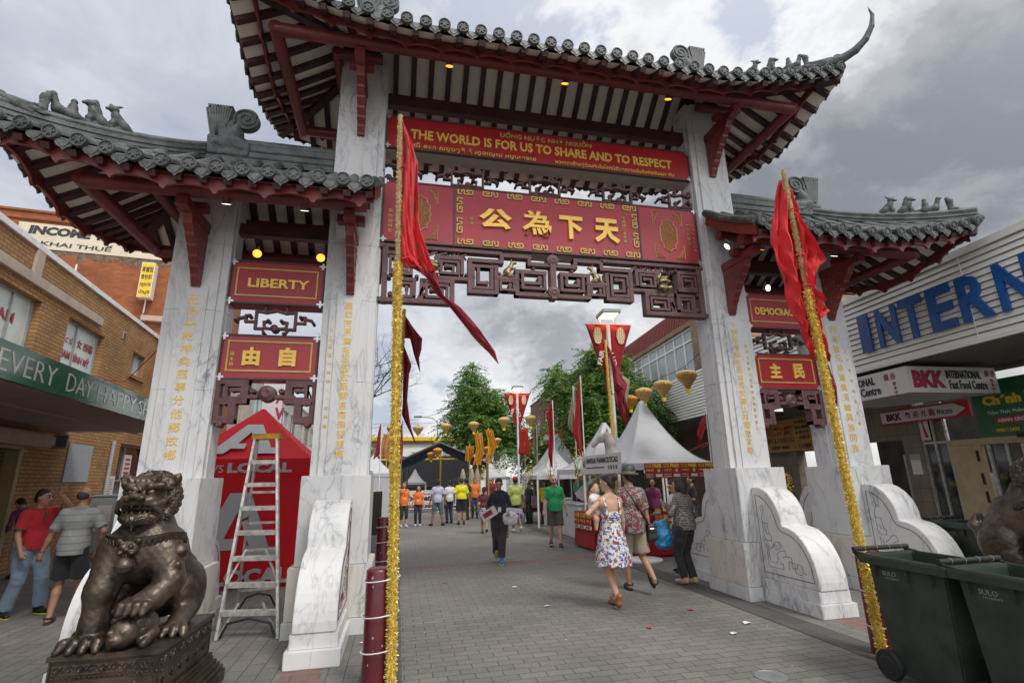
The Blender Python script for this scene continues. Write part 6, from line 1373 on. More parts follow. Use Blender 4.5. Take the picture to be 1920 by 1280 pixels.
put_text(t, 'UNIVERSAL PHARMACEUTICALS', o, u, w, 1.92, .125, .004, .03, 0); put_text(t, 'Premium Australian Health Supplements', o+w*-.13, u, w, 1.15, .06, .003, .0, 0); t.lathe([(.0, .004), (.09, .003), (.095, 0)], o-u*.14+w*.0, 14, 1, (-1, 0, 0))
for i in range(4): t.lathe([(.0, .004), (.045, .003), (.05, 0)], o+u*(1.40+i*.14)-w*.10, 12, 1+(i % 2), (-1, 0, 0))
t.build('lettering', ['letter_black', 'bronze_gold', 'letter_blue'], sb)
mat('horse_grey', (.42, .40, .38), .6, 0, .25, 6)
s = SDF(.014); s.chain([(.12, 0, 0), (.10, 0, .22), (.02, 0, .42)], [.15, .125, .09], .04); s.chain([(.02, 0, .43), (-.10, 0, .38), (-.24, 0, .26), (-.30, 0, .21)], [.085, .078, .052, .045], .03); s.ball((-.29, 0, .195), (.04, .045, .035), .02)
for q in (-1, 1): s.chain([(.04, q*.04, .48), (.045, q*.05, .56), (.03, q*.05, .61)], [.03, .026, .008], .01); s.ball((-.09, q*.062, .40), .022, .008); s.ball((-.31, q*.032, .23), .014, .006, op=-1)
for i in range(8): s.cone((.08+.016*i, 0, .47-.05*i), (.14+.016*i, 0, .44-.05*i), .03, .02, .015)
s.chain([(-.02, .0, .36), (-.10, 0, .32)], [.075, .06], .03); ho = s.build('horse_head', 'horse_grey', TR, (-.98, .0, 2.09)); ho.scale = (1.0,)*3; ho.rotation_euler.z = -.35
pagoda(3.30, 11.2, .92, 1.66, 2.62, 'small white peaked tent behind the man in green'); pagoda(4.1, 13.4, 1.2, 1.72, 3.35, 'tall white peaked tent behind the smaller one'); pagoda(2.7, 24.5, 1.5, 1.6, 2.7, 'white tent far up the street right of the grey gable tent')
pagoda(-3.1, 14.6, .95, 1.85, 2.62, 'closed white tent on the left behind the man in yellow', walls=2); pagoda(-4.1, 10.6, 1.1, 1.9, 3.0, 'white tent peeking past the left inner pillar', walls=2); pagoda(-1.0, 30.5, .75, 1.36, 2.3, 'grey kiosk canopy in front of the black stage', 'canvas_grey')
def counter(x0, x1, y0, y1, h, label, m='canvas_white'):
    T = thing('stall_counter', label, 'counter', ((x0+x1)/2, (y0+y1)/2, 0)); mb = MB(); a, b = (x1-x0)/2, (y1-y0)/2
    rows = []
    for lv in range(4):
        row = []
        for i in range(41):
            k = i % 40; sd, j = divmod(k, 10); u = j/10*2-1; p = [(u*a, -b), (a, u*b), (-u*a, b), (-a, -u*b)][sd]; e = 1+.03*lv/3*sin(k*2.2); row.append(Vector((p[0]*e, p[1]*e, h*(1-lv/3)+.02*(lv == 3))))
        rows.append(row)
    mb.grid(rows, 0, False); mb.build('cloth', m, T, smooth=50); mb = MB(); mb.box(-a-.03, a+.03, -b-.03, b+.03, h+.002, h+.035); mb.build('counter_top', 'grey_paint', T); return T
counter(2.52, 2.95, 6.7, 8.6, .86, 'white draped counter behind the man in green'); counter(2.75, 3.6, 10.4, 10.9, .86, 'pale ribbed counter with a blue drum on it'); counter(3.0, 4.6, 6.55, 6.95, .84, 'counter under the signboard tent where people sit')
for x, y, lab in ((3.05, 10.65, 'blue plastic drum on the pale ribbed counter'), (3.75, 9.4, 'blue plastic drum between the seated people')):
    T = thing('plastic_drum', lab, 'drum', (x, y, .90 if y > 10 else .82)); mb = MB(); mb.lathe([(.0, 0), (.11, 0), (.12, .05), (.115, .08), (.12, .11), (.12, .27), (.11, .3), (0, .3)], n=16); mb.build('drum_body', 'plastic_blue', T, smooth=40); mb = MB(); put_text(mb, 'W', (-.05, -.121, .1), (1, 0, 0), (0, 0, 1), .1, .1, .004, .05); mb.build('lettering', 'letter_white', T)
T = thing('sun_umbrella', 'striped orange green and white umbrella behind the seated stall people', 'umbrella', (3.75, 8.3, 1.2), radians(25)); T.rotation_euler = (.5, -.5, .4); mb = MB(); n = 24
mb.grid([[Vector((.75*u*cos(k*2*pi/n), .75*u*sin(k*2*pi/n), .5-.42*u*u)) for k in range(n+1)] for u in (.02, .25, .5, .75, 1)], 0)
for i in range(4*n): mb.m[i] = [0, 1, 2][(i % n)//2 % 3]
mb.build('umbrella_canopy', ['orange_cloth', 'paint_green', 'canvas_white'], T, smooth=60) if mat('paint_green', (.02, .22, .09), .5) else 0; mb = MB(); mb.tube([(0, 0, -.9), (0, 0, .5)], .015, 6); mb.build('umbrella_pole', 'white_paint', T)
T = thing('table_base', 'round flat white pedestal base lying on the paving by the red stall', 'base', (2.62, 3.2, 0)); mb = MB(); mb.lathe([(.34, 0), (.34, .03), (.32, .045), (.05, .06), (0, .06)], n=28); mb.build('disc', 'white_paint', T, smooth=40); mb = MB(); mb.tube([(0, 0, .06), (0, 0, .5)], .025, 8); mb.build('stem', 'white_paint', T)
# red marquee between the left pillars
def red_marquee():
    T = thing('red_marquee', 'closed bright red pop up marquee with white letters behind the step ladder', 'tent', (-4.74, 3.95, 0), radians(1.5)); H = 1.10; ev, pk = 2.02, 3.02
    mb = MB(); n = 10; rows = []
    for i in range(9):
        u = .02+.98*i/8; row = []
        for k in range(4*n+1):
            side, t = divmod(k % (4*n), n); t = t/n*2-1; w = H*u; p = [(t*w, -w), (w, t*w), (-t*w, w), (-w, -t*w)][side]; row.append(Vector((p[0], p[1], ev+(pk-ev)*(1-u)**1.12-.05*(1-t*t)*u*(1-u))))
        rows.append(row)
    mb.grid(rows, 0, True); cn = mb.build('canopy', 'canvas_red', T, smooth=30)
    mb = MB(); q = [(-H, -H), (H, -H), (H, H), (-H, H), (-H, -H)]; mb.grid([[Vector((a*1.004, b*1.004, ev)) for a, b in q], [Vector((a*1.006, b*1.006, ev-.30)) for a, b in q]], 0, True); va = mb.build('valance', 'canvas_red', T)
    mb = MB(); h = H*.99; rows = []
    for z in (0.02, .6, 1.2, ev-.02):
        row = []
        for i in range(49): k = i % 48; sd, j = divmod(k, 12); t = j/12*2-1; p = [(t*h, -h), (h, t*h), (-t*h, h), (-h, -t*h)][sd]; e = 1+.012*sin(j*1.7+sd)*(1-z/ev); row.append(Vector((p[0]*e, p[1]*e, z)))
        rows.append(row)
    mb.grid(rows, 0); w = mb.build('side_wall', 'canvas_red', T, smooth=40)
    t = MB(); uz = Vector((0, 0, 1)); ux = Vector((1, 0, 0))
    put_text(t, 'NEWS', (-.78, -H*1.008, 1.80), ux, uz, .50, .12, .004, .0); put_text(t, 'LOCAL', (-.22, -H*1.008, 1.79), ux, uz, 1.0, .165, .004, .05); t.build('lettering', 'canvas_white', va)
    t = MB(); put_text(t, 'LOCAL', (-.25, -H*1.0-.012, .06), ux, uz, 1.12, .24, .004, .05)
    def Alogo(o, s, sl):
        for pl in ([(0, 0), (.22, 0), (.30, .14), (.52, .14), (.52, .28), (.38, .28), (.52, .62), (.70, .18), (.64, .18), (.64, 0), (1.05, 0), (1.05, .16), (.94, .16), (.66, .86), (.40, .86)],):
            t.prism([(x*s, y*s) for x, y in pl], o, ux, sl, ux.cross(sl), .006)
    Alogo(Vector((-.62, -H-.014, .42)), 1.22, uz); t.build('wall_lettering', 'canvas_white', w)
    sl = Vector((0, H, (pk-ev)*.92)).normalized(); t = MB(); Alogo(Vector((-.56, -H*.94, ev+.09)), 1.0, sl); t.build('roof_lettering', 'canvas_white', cn)
red_marquee()
# big grey gable tent and the stage beyond it
T = thing('gable_tent', 'long grey gabled marquee with a dark banner along its front edge', 'tent', (-.1, 20.5, 0), radians(-9)); mb = MB(); W_, ev, pk, D = 2.55, 2.35, 3.45, 6.5
mb.grid([[Vector((-W_, 0, ev)), Vector((0, 0, pk)), Vector((W_, 0, ev))], [Vector((-W_, D, ev)), Vector((0, D, pk)), Vector((W_, D, ev))]], 0); ro_ = mb.build('roof', 'canvas_grey', T); solidify(ro_, .03)
mb = MB()
for s_ in (-1, 1):
    pl = []
    for i in range(13): t_ = i/12; pl.append((s_*W_*t_, pk-.02-(pk-ev)*t_))
    for i in range(12, -1, -1): t_ = i/12; pl.append((s_*W_*t_, pk-.02-(pk-ev)*t_-.34-.12*sin(pi*t_)))
    mb.prism(pl, (0, 1.15, 0), (1, 0, 0), (0, 0, 1), (0, 1, 0), .02)
bn = mb.build('front_banner', 'canvas_teal', T); t = MB(); put_text(t, 'LIVE YOUR DREAM', (-2.2, 1.135, 2.33), (1, 0, .43), (-.4, 0, 1), 2.0, .18, .006, .03); put_text(t, 'AUDITIONING TODAY', (.35, 1.135, 3.02), (1, 0, -.43), (.4, 0, 1), 2.0, .18, .006, .03); t.build('lettering', 'flag_wine', bn)
for x in (-W_, W_):
    for y in (0, 2.1, 4.2, 6.3): mb = MB(); mb.tube([(x*.98, y, 0), (x*.98, y, ev)], .05, 8); mb.build('leg', 'steel', T)
for k, x in enumerate((1.0, 1.45, 1.72)):
    T = thing('folded_parasol', ['leftmost of three folded cream parasols under the grey marquee', 'middle folded cream parasol under the grey marquee', 'rightmost of three folded cream parasols under the grey marquee'][k], 'parasol', (x, 19.3, 0)); mb = MB(); mb.lathe([(.03, .4), (.14, .55), (.155, 1.2), (.13, 1.75), (.05, 2.02), (0, 2.05)], n=12); mb.build('folded_cloth', 'flag_cream', T, smooth=60); mb = MB(); mb.tube([(0, 0, 0), (0, 0, .6)], .025, 6); mb.build('parasol_pole', 'steel', T)
T = thing('stage', 'black draped event stage at the far end of the street', 'stage', (-.5, 33.5, 0)); mb = MB(); mb.box(-5.2, 4.2, 0, 4, 0, 1.0); mb.box(-5.2, 4.2, 3.6, 3.9, 1.0, 3.4); mb.box(-5.2, -4.9, .2, 3.6, 1.0, 3.4); mb.build('drape', 'stage_black', T)
for x in (-4.9, -1.5, 1.5, 4.0): mb = MB(); mb.tube([(x, -.1, 0), (x, -.1, 3.7)], .06, 8); mb.build('truss_leg', 'paint_yellow', T)
mb = MB(); mb.tube([(-4.9, -.1, 3.0), (4.0, -.1, 3.0)], .07, 8); mb.build('truss_beam', 'paint_yellow', T)
# crowd barriers with banners
def barrier(x0, x1, y, label, words):
    T = thing('crowd_barrier', label, 'barrier', ((x0+x1)/2, y, 0), 0, 'white crowd barriers'); w = (x1-x0)/2; mb = MB()
    mb.tube([(-w, 0, .05), (-w, 0, .95), (-w+.08, 0, 1.02), (w-.08, 0, 1.02), (w, 0, .95), (w, 0, .05)], .022, 6); mb.tube([(-w, 0, .18), (w, 0, .18)], .02, 6)
    for i in range(1, 12): mb.tube([(-w+2*w*i/12, 0, .18), (-w+2*w*i/12, 0, 1.02)], .010, 5)
    for x in (-w*.8, w*.8): mb.bar((x, -.3, .02), (x, .3, .02), .05, .03)
    mb.build('frame', 'white_paint', T); mb = MB(); mb.box(-w*.95, w*.95, -.035, -.03, .32, .99); b = mb.build('banner', 'sign_white', T); mb = MB()
    if words:
        put_text(mb, words, (-w*.80, -.036, .55), (1, 0, 0), (0, 0, 1), w*1.5, .28, .004, .05, 0); put_text(mb, 'city of culture', (-w*.2, -.036, .40), (1, 0, 0), (0, 0, 1), w*.9, .08, .004, 0, 1); mb.tube([(-w*.3, -.038, .84), (0, -.038, .94), (w*.3, -.038, .86), (w*.7, -.038, .95)], .022, 4, 1); mb.box(-w*.95, w*.95, -.04, -.0355, .32, .37, 2); mb.build('lettering', ['letter_black', 'letter_red', 'sign_brightred'], b)
    else: mb.tube([(w*.2, -.038, .5), (w*.35, -.038, .7), (w*.6, -.038, .62), (w*.75, -.038, .8)], .02, 4, 0); mb.build('emblem', 'paint_green', b)
barrier(-2.25, .10, 20.0, 'white crowd barrier carrying a printed city banner behind the orange shirts', 'Cabramatta'); barrier(.42, 2.2, 19.4, 'plain white crowd barrier behind the man in the yellow shirt', '')
T = thing('street_bench', 'dark red slab bench on grey blocks by the pale counter', 'bench', (2.95, 12.4, 0), radians(-8)); mb = MB(); mb.box(-.62, .62, -.22, .22, .36, .52); mb.build('seat', 'bollard_red', T, bevel=.01)
for x in (-.35, .35): mb = MB(); mb.box(x-.16, x+.16, -.18, .18, 0, .359); mb.build('leg', 'kerb_stone', T)
# lanterns on wires
def make_lantern(x, y, z, s, label, m='lantern_gold'):
    T = thing('silk_lantern', label, 'lantern', (x, y, z), 0, 'gold silk lanterns strung over the street'); mb = MB(); prof = [(.045, .0), (.075, .06), (.13, .14), (.19, .22), (.222, .29), (.215, .335), (.17, .375), (.09, .40), (.05, .415), (0, .418)]; n = 24
    mb.lathe([(r_*s, h*s) for r_, h in prof], n=n); mb.build('silk_body', m, T, smooth=25); mb = MB(); mb.box(-.038*s, .038*s, -.038*s, .038*s, -.085*s, .0); mb.build('tassel', 'tassel', T); mb = MB(); mb.tube([(0, 0, .41*s), (0, 0, .5*s)], .006, 5); mb.lathe([(.05*s, .412*s), (.05*s, .43*s), (0, .43*s)], n=10); mb.build('hanger', 'bark_dark', T); return T
LT = [(3.79, 2.93, 3.36, 1., 'biggest gold lantern, nearest the right inner pillar'), (3.88, 4.12, 3.36, 1., 'second gold lantern out from the right inner pillar'), (3.91, 5.16, 3.36, 1., 'third gold lantern, just above the big tent peak'), (4.06, 6.28, 3.36, .95, 'orange gold lantern beside the dark red ribbon flag'),
      (2.47, 11.2, 3.36, 1., 'gold lantern right of the banner lamp before red brick'), (1.60, 11.8, 3.36, 1., 'gold lantern left of the banner lamp against the tree'), (.70, 13.4, 3.36, 1., 'gold lantern at the left edge of the green tree'), (-.34, 14.07, 3.36, 1., 'gold lantern in open sky over the grey marquee'), (-1.41, 15.0, 3.36, 1., 'gold lantern just right of the front tinsel pole'), (-2.47, 15.0, 3.36, 1., 'gold lantern half hidden left of the front tinsel pole'),
      (-.25, 19.6, 2.65, 1.1, 'orange lantern hanging at the peak of the grey marquee'), (-.55, 19.9, 2.5, 1.0, 'darker lantern behind the one at the marquee peak'), (2.4, 17.4, 3.05, .9, 'small lantern low beside the lamp post'), (2.2, 19.0, 2.75, .9, 'lantern in the dim row behind the lamp post'), (2.1, 20.4, 2.55, .9, 'lantern farther along the dim row under the tree'), (1.95, 21.6, 2.45, .9, 'farthest small lantern under the tree'), (1.7, 22.4, 2.4, .85, 'brown lantern next to the yellow streamer pole')]
for k, (x, y, z, s_, lab) in enumerate(LT): make_lantern(x, y, z, s_, lab, 'lantern_orange' if k in (3, 10, 11, 13) else 'lantern_gold')
def wire(pts, label, r_=.006, m='bark_dark'):
    mb = MB(); P = []
    for a, b in zip(pts[:-1], pts[1:]):
        a, b = Vector(a), Vector(b)
        for i in range(8): t = i/8; P.append(a.lerp(b, t)-Vector((0, 0, .10*(a-b).length**.5*t*(1-t))))
    P.append(Vector(pts[-1])); mb.tube(P, r_, 5); return tag(mb.build('cable', m), label, 'cable')
wire([(3.1, .3, 4.1), (3.79, 2.93, 3.86), (3.88, 4.12, 3.86), (3.91, 5.16, 3.86), (4.06, 6.28, 3.86), (3.4, 8.5, 3.86), (2.47, 11.2, 3.86), (1.6, 11.8, 3.86), (.7, 13.4, 3.86), (-.34, 14.07, 3.86), (-1.41, 15, 3.86), (-2.47, 15, 3.86), (-4, 15.5, 3.9)], 'thin dark cable carrying the gold lanterns across the street')
wire([(-4.2, 30, 5.0), (3.2, 28, 6.6)], 'thin power line crossing the sky behind the front tinsel pole', .012)
wire([(-9.4, 1.5, 3.5), (-7.5, 4.6, 3.6), (-4.75, .52, 4.1)], 'red cable looping from the tan shop to the left outer pillar', .010, 'flag_wine')
wire([(6.2, 6.5, 2.3), (5.3, .5, 3.5)], 'red rope slanting up behind the right inner pillar', .012, 'cloth_red'); wire([(5.9, 6.8, 2.2), (5.25, .5, 3.35)], 'second red rope just below the first', .012, 'cloth_red')
# lamp posts with banners
def lamp(x, y, h, label, rz):
    T = thing('street_lamp', label, 'street lamp', (x, y, 0), rz, 'street lamps dressed with red banners'); mb = MB(); mb.tube([(0, 0, 0), (0, 0, h-.35)], .05, 12); mb.build('post', 'white_paint', T, smooth=40)
    mb = MB(); mb.frame((0, -.1, h-.05), (1, 0, 0), (0, 1, 0), (0, 0, 1), .52, .62, .11); hd = mb.build('lamp_head', 'panel_grey', T, bevel=.015); mb = MB(); mb.frame((0, -.1, h-.11), (1, 0, 0), (0, 1, 0), (0, 0, 1), .40, .48, .015); mb.build('lit_panel', 'lamp_light', hd); mb = MB()
    for a in (-.2, .2): mb.tube([(a, .05, h-.1), (a, .05, h-.38), (0, 0, h-.42)], .018, 6)
    mb.build('lamp_arm', 'steel', hd); mb = MB(); mb.tube([(-.66, 0, h-.34), (.66, 0, h-.34)], .02, 6); mb.build('banner_rail', 'flag_red', T)
    for s_ in (-1, 1):
        mb = MB(); L_ = 1.75; rows = [[Vector((s_*(.06+(.58*(1-t)+.02)*u), -.03+.03*sin(u*5+t*6), h-.35-L_*t)) for u in (0, .2, .4, .6, .8, 1)] for t in [i/10 for i in range(11)]]; mb.grid(rows, 0, s_ < 0); bn = mb.build('banner', 'cloth_red', T, smooth=60); solidify(bn, .004)
        mb = MB(); mb.prism([(.14*cos(a)*(1 if abs(cos(a)) < .8 else .85), .235*sin(a)) for a in [k*pi/10 for k in range(20)]], (s_*.33, -.075, h-.67), (1, 0, 0), (0, 0, 1), (0, 1, 0), .006); 
        for q in (-.09, -.03, .03, .09): mb.box(s_*.33+q-.004, s_*.33+q+.004, -.081, -.079, h-.87, h-.47, 1)
        mb.build('printed_lantern', ['lantern_print', 'bark_dark'], bn)
        mb = MB(); put_text(mb, 'CITY' if s_ > 0 else 'FAIR', (s_*.22-.05, -.085, h-1.5), (.25*-s_, 0, 1), (-1, 0, .25*-s_), .42, .13, .004, .03); mb.build('lettering', 'letter_white', bn)
lamp(3.40, 5.95, 6.0, 'street lamp dressed with red lantern banners, nearest the gate', radians(-4)); lamp(3.56, 18.0, 6.0, 'street lamp dressed with red lantern banners, farther up the street', radians(-4))
T = thing('street_lamp', 'distant curved arm road lamp above the yellow roof', 'street lamp', (1.2, 40, 0)); mb = MB(); mb.tube([(0, 0, 0), (0, 0, 6.5), (-.5, 0, 6.9), (-1.6, 0, 7.0)], .06, 6); mb.build('post', 'steel', T); mb = MB(); mb.frame((-1.8, 0, 7.0), (1, 0, .05), (0, 1, 0), (0, 0, 1), .7, .2, .12); mb.build('lamp_head', 'dark_metal', T)
# ---- trees
def tree(name, label, x, y, trunk_h, blobs, nleaf, seed, leaf=.15, tr=.13):
    R = rnd(seed); T = thing(name, label, 'tree', (x, y, 0), 0); mb = MB(); top = Vector((0, 0, trunk_h)); mb.tube([(0, 0, 0), (.03, .02, trunk_h*.5), top], [tr*1.2, tr, tr*.85], 9)
    for c, rad in blobs:
        c = Vector(c); m_ = top.lerp(c, .5)+Vector((R.uniform(-.2, .2), R.uniform(-.2, .2), R.uniform(0, .3))); mb.tube([top-Vector((0, 0, R.uniform(0, trunk_h*.25))), m_, c], [tr*.6, tr*.35, tr*.12], 6)
        for k in range(5): e = c+Vector((R.gauss(0, 1), R.gauss(0, 1), R.gauss(0, .8))).normalized()*rad*.85; mb.tube([m_.lerp(c, .6), c.lerp(e, .5)+Vector((0, 0, .1)), e], [tr*.16, tr*.1, tr*.03], 5)
    mb.build('trunk', 'bark', T, smooth=60); vol = [b[1]**2 for b in blobs]; tot = sum(vol); V, F_, Mi = [], [], []
    for (c, rad), v in zip(blobs, vol):
        n = int(nleaf*v/tot); nsp = max(4, n//22)
        for s_ in range(nsp):          # leaves hang in feathery sprays
            d = Vector((R.gauss(0, 1), R.gauss(0, 1), R.gauss(0, .8))).normalized(); rr = rad*(R.random()**.45); p = Vector(c)+Vector((d.x*rr, d.y*rr, d.z*rr*.8)); ax = (d+Vector((R.uniform(-.5, .5), R.uniform(-.5, .5), R.uniform(-.7, .1)))).normalized(); base = R.choice((0, 0, 1, 1, 2)); 
            for k in range(22):
                q = p+ax*(k-4)*leaf*.22+Vector((0, 0, -.0009*(k-4)**2)); sd = ax.cross(Vector((R.uniform(-.3, .3), R.uniform(-.3, .3), 1))).normalized()*(1 if k % 2 else -1); dr = (sd+ax*.4+Vector((0, 0, R.uniform(-.6, .15)))).normalized(); w = dr.cross(Vector((R.uniform(-1, 1), R.uniform(-1, 1), R.uniform(.2, 1)))).normalized()*leaf*.17; L_ = leaf*R.uniform(.6, 1.1); i0 = len(V)
                V += [q, q+dr*L_*.5+w, q+dr*L_, q+dr*L_*.5-w]; F_.append((i0, i0+1, i0+2, i0+3)); Mi.append(3 if R.random() < .012 else base if R.random() < .7 else R.choice((0, 1, 2)))
    cb = MB(); cb.v = [tuple(v) for v in V]; cb.f = F_; cb.m = Mi; cb.build('crown', ['leaf_a', 'leaf_b', 'leaf_c', 'leaf_y'], T); return T
tree('street_tree', 'leafy street tree in front of the red roofed offices', 5.6, 11.2, 2.6, [((-.9, 0, 4.3), .95), ((-.1, .2, 5.3), 1.0), ((-1.9, -.2, 4.5), .62), ((-2.0, .1, 5.2), .5), ((.9, -.2, 4.4), .9), ((-.5, -.3, 3.3), .8), ((1.7, 0, 3.9), .7), ((-1.4, .3, 3.6), .6), ((.5, .2, 3.2), .8), ((-.6, 0, 6.0), .45), ((.3, 0, 5.9), .4)], 38000, 4, .16)
tree('street_tree', 'tallest leafy street tree rising over the grey marquee', 3.2, 29, 3.2, [((-.4, 0, 7.4), 1.2), ((.9, .3, 6.8), 1.25), ((-1.2, 0, 6.1), 1.0), ((.2, -.3, 5.4), 1.3), ((1.8, 0, 5.4), 1.2), ((-.6, .2, 4.4), 1.1), ((1.2, 0, 4.0), 1.2), ((-.5, 0, 8.7), .6), ((-1.9, 0, 4.9), .6), ((2.5, 0, 4.2), .8), ((-.35, 0, 9.4), .3)], 36000, 6, .25, .17)
for k, (x, y, hh, rr, lab) in enumerate(((-5.2, 44, 5.6, 1.6, 'distant tree behind the yellow building, left of the tinsel pole'), (.6, 58, 7.2, 1.5, 'distant tree top poking over the yellow roof band'), (-2.6, 56, 7.0, 1.3, 'small distant tree behind the tinsel pole'), (6.0, 22, 4.2, 1.3, 'shrubby tree against the red brick shops'))): tree('far_tree', lab, x, y, hh*.5, [((0, 0, hh*.75), rr), ((rr*.7, 0, hh*.6), rr*.8), ((-rr*.7, 0, hh*.65), rr*.75)], 3500, 20+k, .3, .12)
def bare_tree():
    T = thing('bare_tree', 'leafless dark tree behind the left inner pillar', 'tree', (-5.4, 17, 0)); R = rnd(12); mb = MB()
    def grow(p, d, L, r_, lv):
        q = p+d*L*.5+Vector((R.uniform(-.1, .1), R.uniform(-.1, .1), R.uniform(0, .12)))*L; e = q+(d+Vector((R.uniform(-.3, .3), R.uniform(-.3, .3), R.uniform(-.1, .35)))).normalized()*L*.5; mb.tube([p, q, e], [r_, r_*.8, r_*.6], 6 if lv < 2 else 4, cap=False)
        if lv < 6:
            for k in range(3 if lv < 4 else 2): nd = (d+Vector((R.uniform(-.9, .9), R.uniform(-.9, .9), R.uniform(-.45, .7)))).normalized(); grow(q.lerp(e, R.random()), nd, L*R.uniform(.58, .8), r_*.55, lv+1)
    mb.tube([(0, 0, 0), (.05, 0, 1.5), (.1, 0, 3.0)], [.17, .15, .13], 8); grow(Vector((.1, 0, 2.9)), Vector((.75, -.1, .9)).normalized(), 2.6, .10, 0); grow(Vector((.1, 0, 2.9)), Vector((-.4, 0, 1)).normalized(), 2.0, .09, 1); grow(Vector((.1, 0, 3)), Vector((.5, .3, 1.2)).normalized(), 2.2, .08, 1); mb.build('branches', 'bark_dark', T, smooth=60)
bare_tree()
def blossom(x, y, z, h, label, seed, dense=False):
    T = thing('blossom_branch', label, 'plant', (x, y, z)); R = rnd(seed); mb = MB(); fl = MB()
    for k in range(9 if dense else 4):
        p = Vector((R.uniform(-.05, .05), R.uniform(-.05, .05), 0)); pts = [p]; d = Vector((R.uniform(-.35, .35), R.uniform(-.35, .35), 1)).normalized()
        for i in range(7): p = p+(d+Vector((R.uniform(-.3, .3), R.uniform(-.3, .3), 0))).normalized()*h/7; pts.append(p)
        mb.tube(pts, [.012-.0013*i for i in range(8)], 4)
        for i in range(60 if dense else 22):
            c = pts[R.randint(1, 7)]+Vector((R.gauss(0, .04), R.gauss(0, .04), R.gauss(0, .04))); a = Vector((R.gauss(0, 1), R.gauss(0, 1), R.gauss(0, 1))).normalized(); b = a.cross(Vector((0, .3, 1))).normalized(); c2 = a.cross(b); w = .022; fl.add([c+b*w, c+c2*w, c-b*w, c-c2*w], [(0, 1, 2, 3)])
    mb.build('twig', 'twig', T); fl.build('blossom', 'blossom', T)
    if z < .1: mb = MB(); mb.lathe([(.1, 0), (.16, .28), (.17, .3), (.14, .3), (0, .26)], n=14); mb.build('plant_pot', 'bollard_red', T, smooth=40)
blossom(2.62, 6.9, 1.6, .75, 'yellow blossom sprig at the left edge of the signboard tent', 1); blossom(3.72, 6.4, 1.55, .9, 'yellow blossom branch between the horse sign and the big tent', 2); blossom(2.9, 10.2, 1.5, .6, 'yellow blossom tied to the pole of the folded red flag', 3); blossom(2.35, 11, 1.4, .6, 'yellow blossom tied to the thin cream flag pole', 4); blossom(1.7, 17.6, 1.5, .7, 'yellow blossom left of the far lamp post', 5); blossom(6.25, 3.6, 0.0, 1.6, 'dense yellow blossom shrub in a pot between the right pillars', 6, True)
# litter
mat('litter_white', (.72, .70, .68), .7); mat('litter_red', (.45, .05, .04), .7); r = rnd(17)
for k, (x, y, m_, lab) in enumerate(((1.36, -1.34, 'litter_white', 'torn white paper scrap on the paving nearest the access cover'), (1.72, -1.05, 'litter_white', 'white paper scrap on the paving near the right scroll stone'), (1.45, -.35, 'litter_red', 'red wrapper scrap on the paving before the walking couple'), (2.75, -.9, 'litter_white', 'white scrap beside the end of the right scroll stone'), (-.35, 1.6, 'litter_white', 'white paper scrap in the middle of the paving'), (-1.35, 2.3, 'litter_red', 'red scrap on the paving near the left drain strip'), (-2.45, -.55, 'litter_white', 'white scrap between the left scroll stone and bollard'), (-.45, 14.2, 'litter_white', 'white scrap far up the paving before the yellow shirt'), (.62, -.9, 'litter_red', 'tiny red scrap on the paving below the floral dress'), (-.2, 0.35, 'litter_white', 'small white scrap left of the walking couple'))):
    mb = MB(); s_ = .035+.02*r.random(); a0 = r.uniform(0, 3); pts = [Vector((x+s_*cos(a0+a)*r.uniform(.6, 1.3), y+s_*sin(a0+a)*r.uniform(.4, 1.), .006+.016*r.random())) for a in (0, 1.2, 2.4, 3.7, 5)]; c = Vector((x, y, .02)); mb.add([c]+pts, [(0, i+1, (i+1) % 5+1) for i in range(5)]); o = mb.build('paper_scrap', m_); solidify(o, .001); tag(o, lab, 'litter', 'scraps of litter on the paving')

mb = MB(); r = rnd(33)
for i in range(220):
    x, y = (r.gauss(-2.05, .12), r.uniform(-2.5, 3)) if i % 3 == 0 else (r.uniform(-1.9, 2.3), r.uniform(-2.8, 12)); s_ = r.uniform(.004, .012); a = r.uniform(0, 6); mb.add([(x+s_*cos(a+q), y+s_*.6*sin(a+q), .0065+.002*r.random()) for q in (0, 1.6, 3.1, 4.7)], [(0, 1, 2, 3)], 0 if i % 3 == 0 else r.choice((1, 1, 1, 2)))
tag(mb.build('confetti', ['tinsel', 'litter_white', 'litter_red']), 'tiny scraps of tinsel and paper trodden into the paving', 'confetti', kind='stuff')
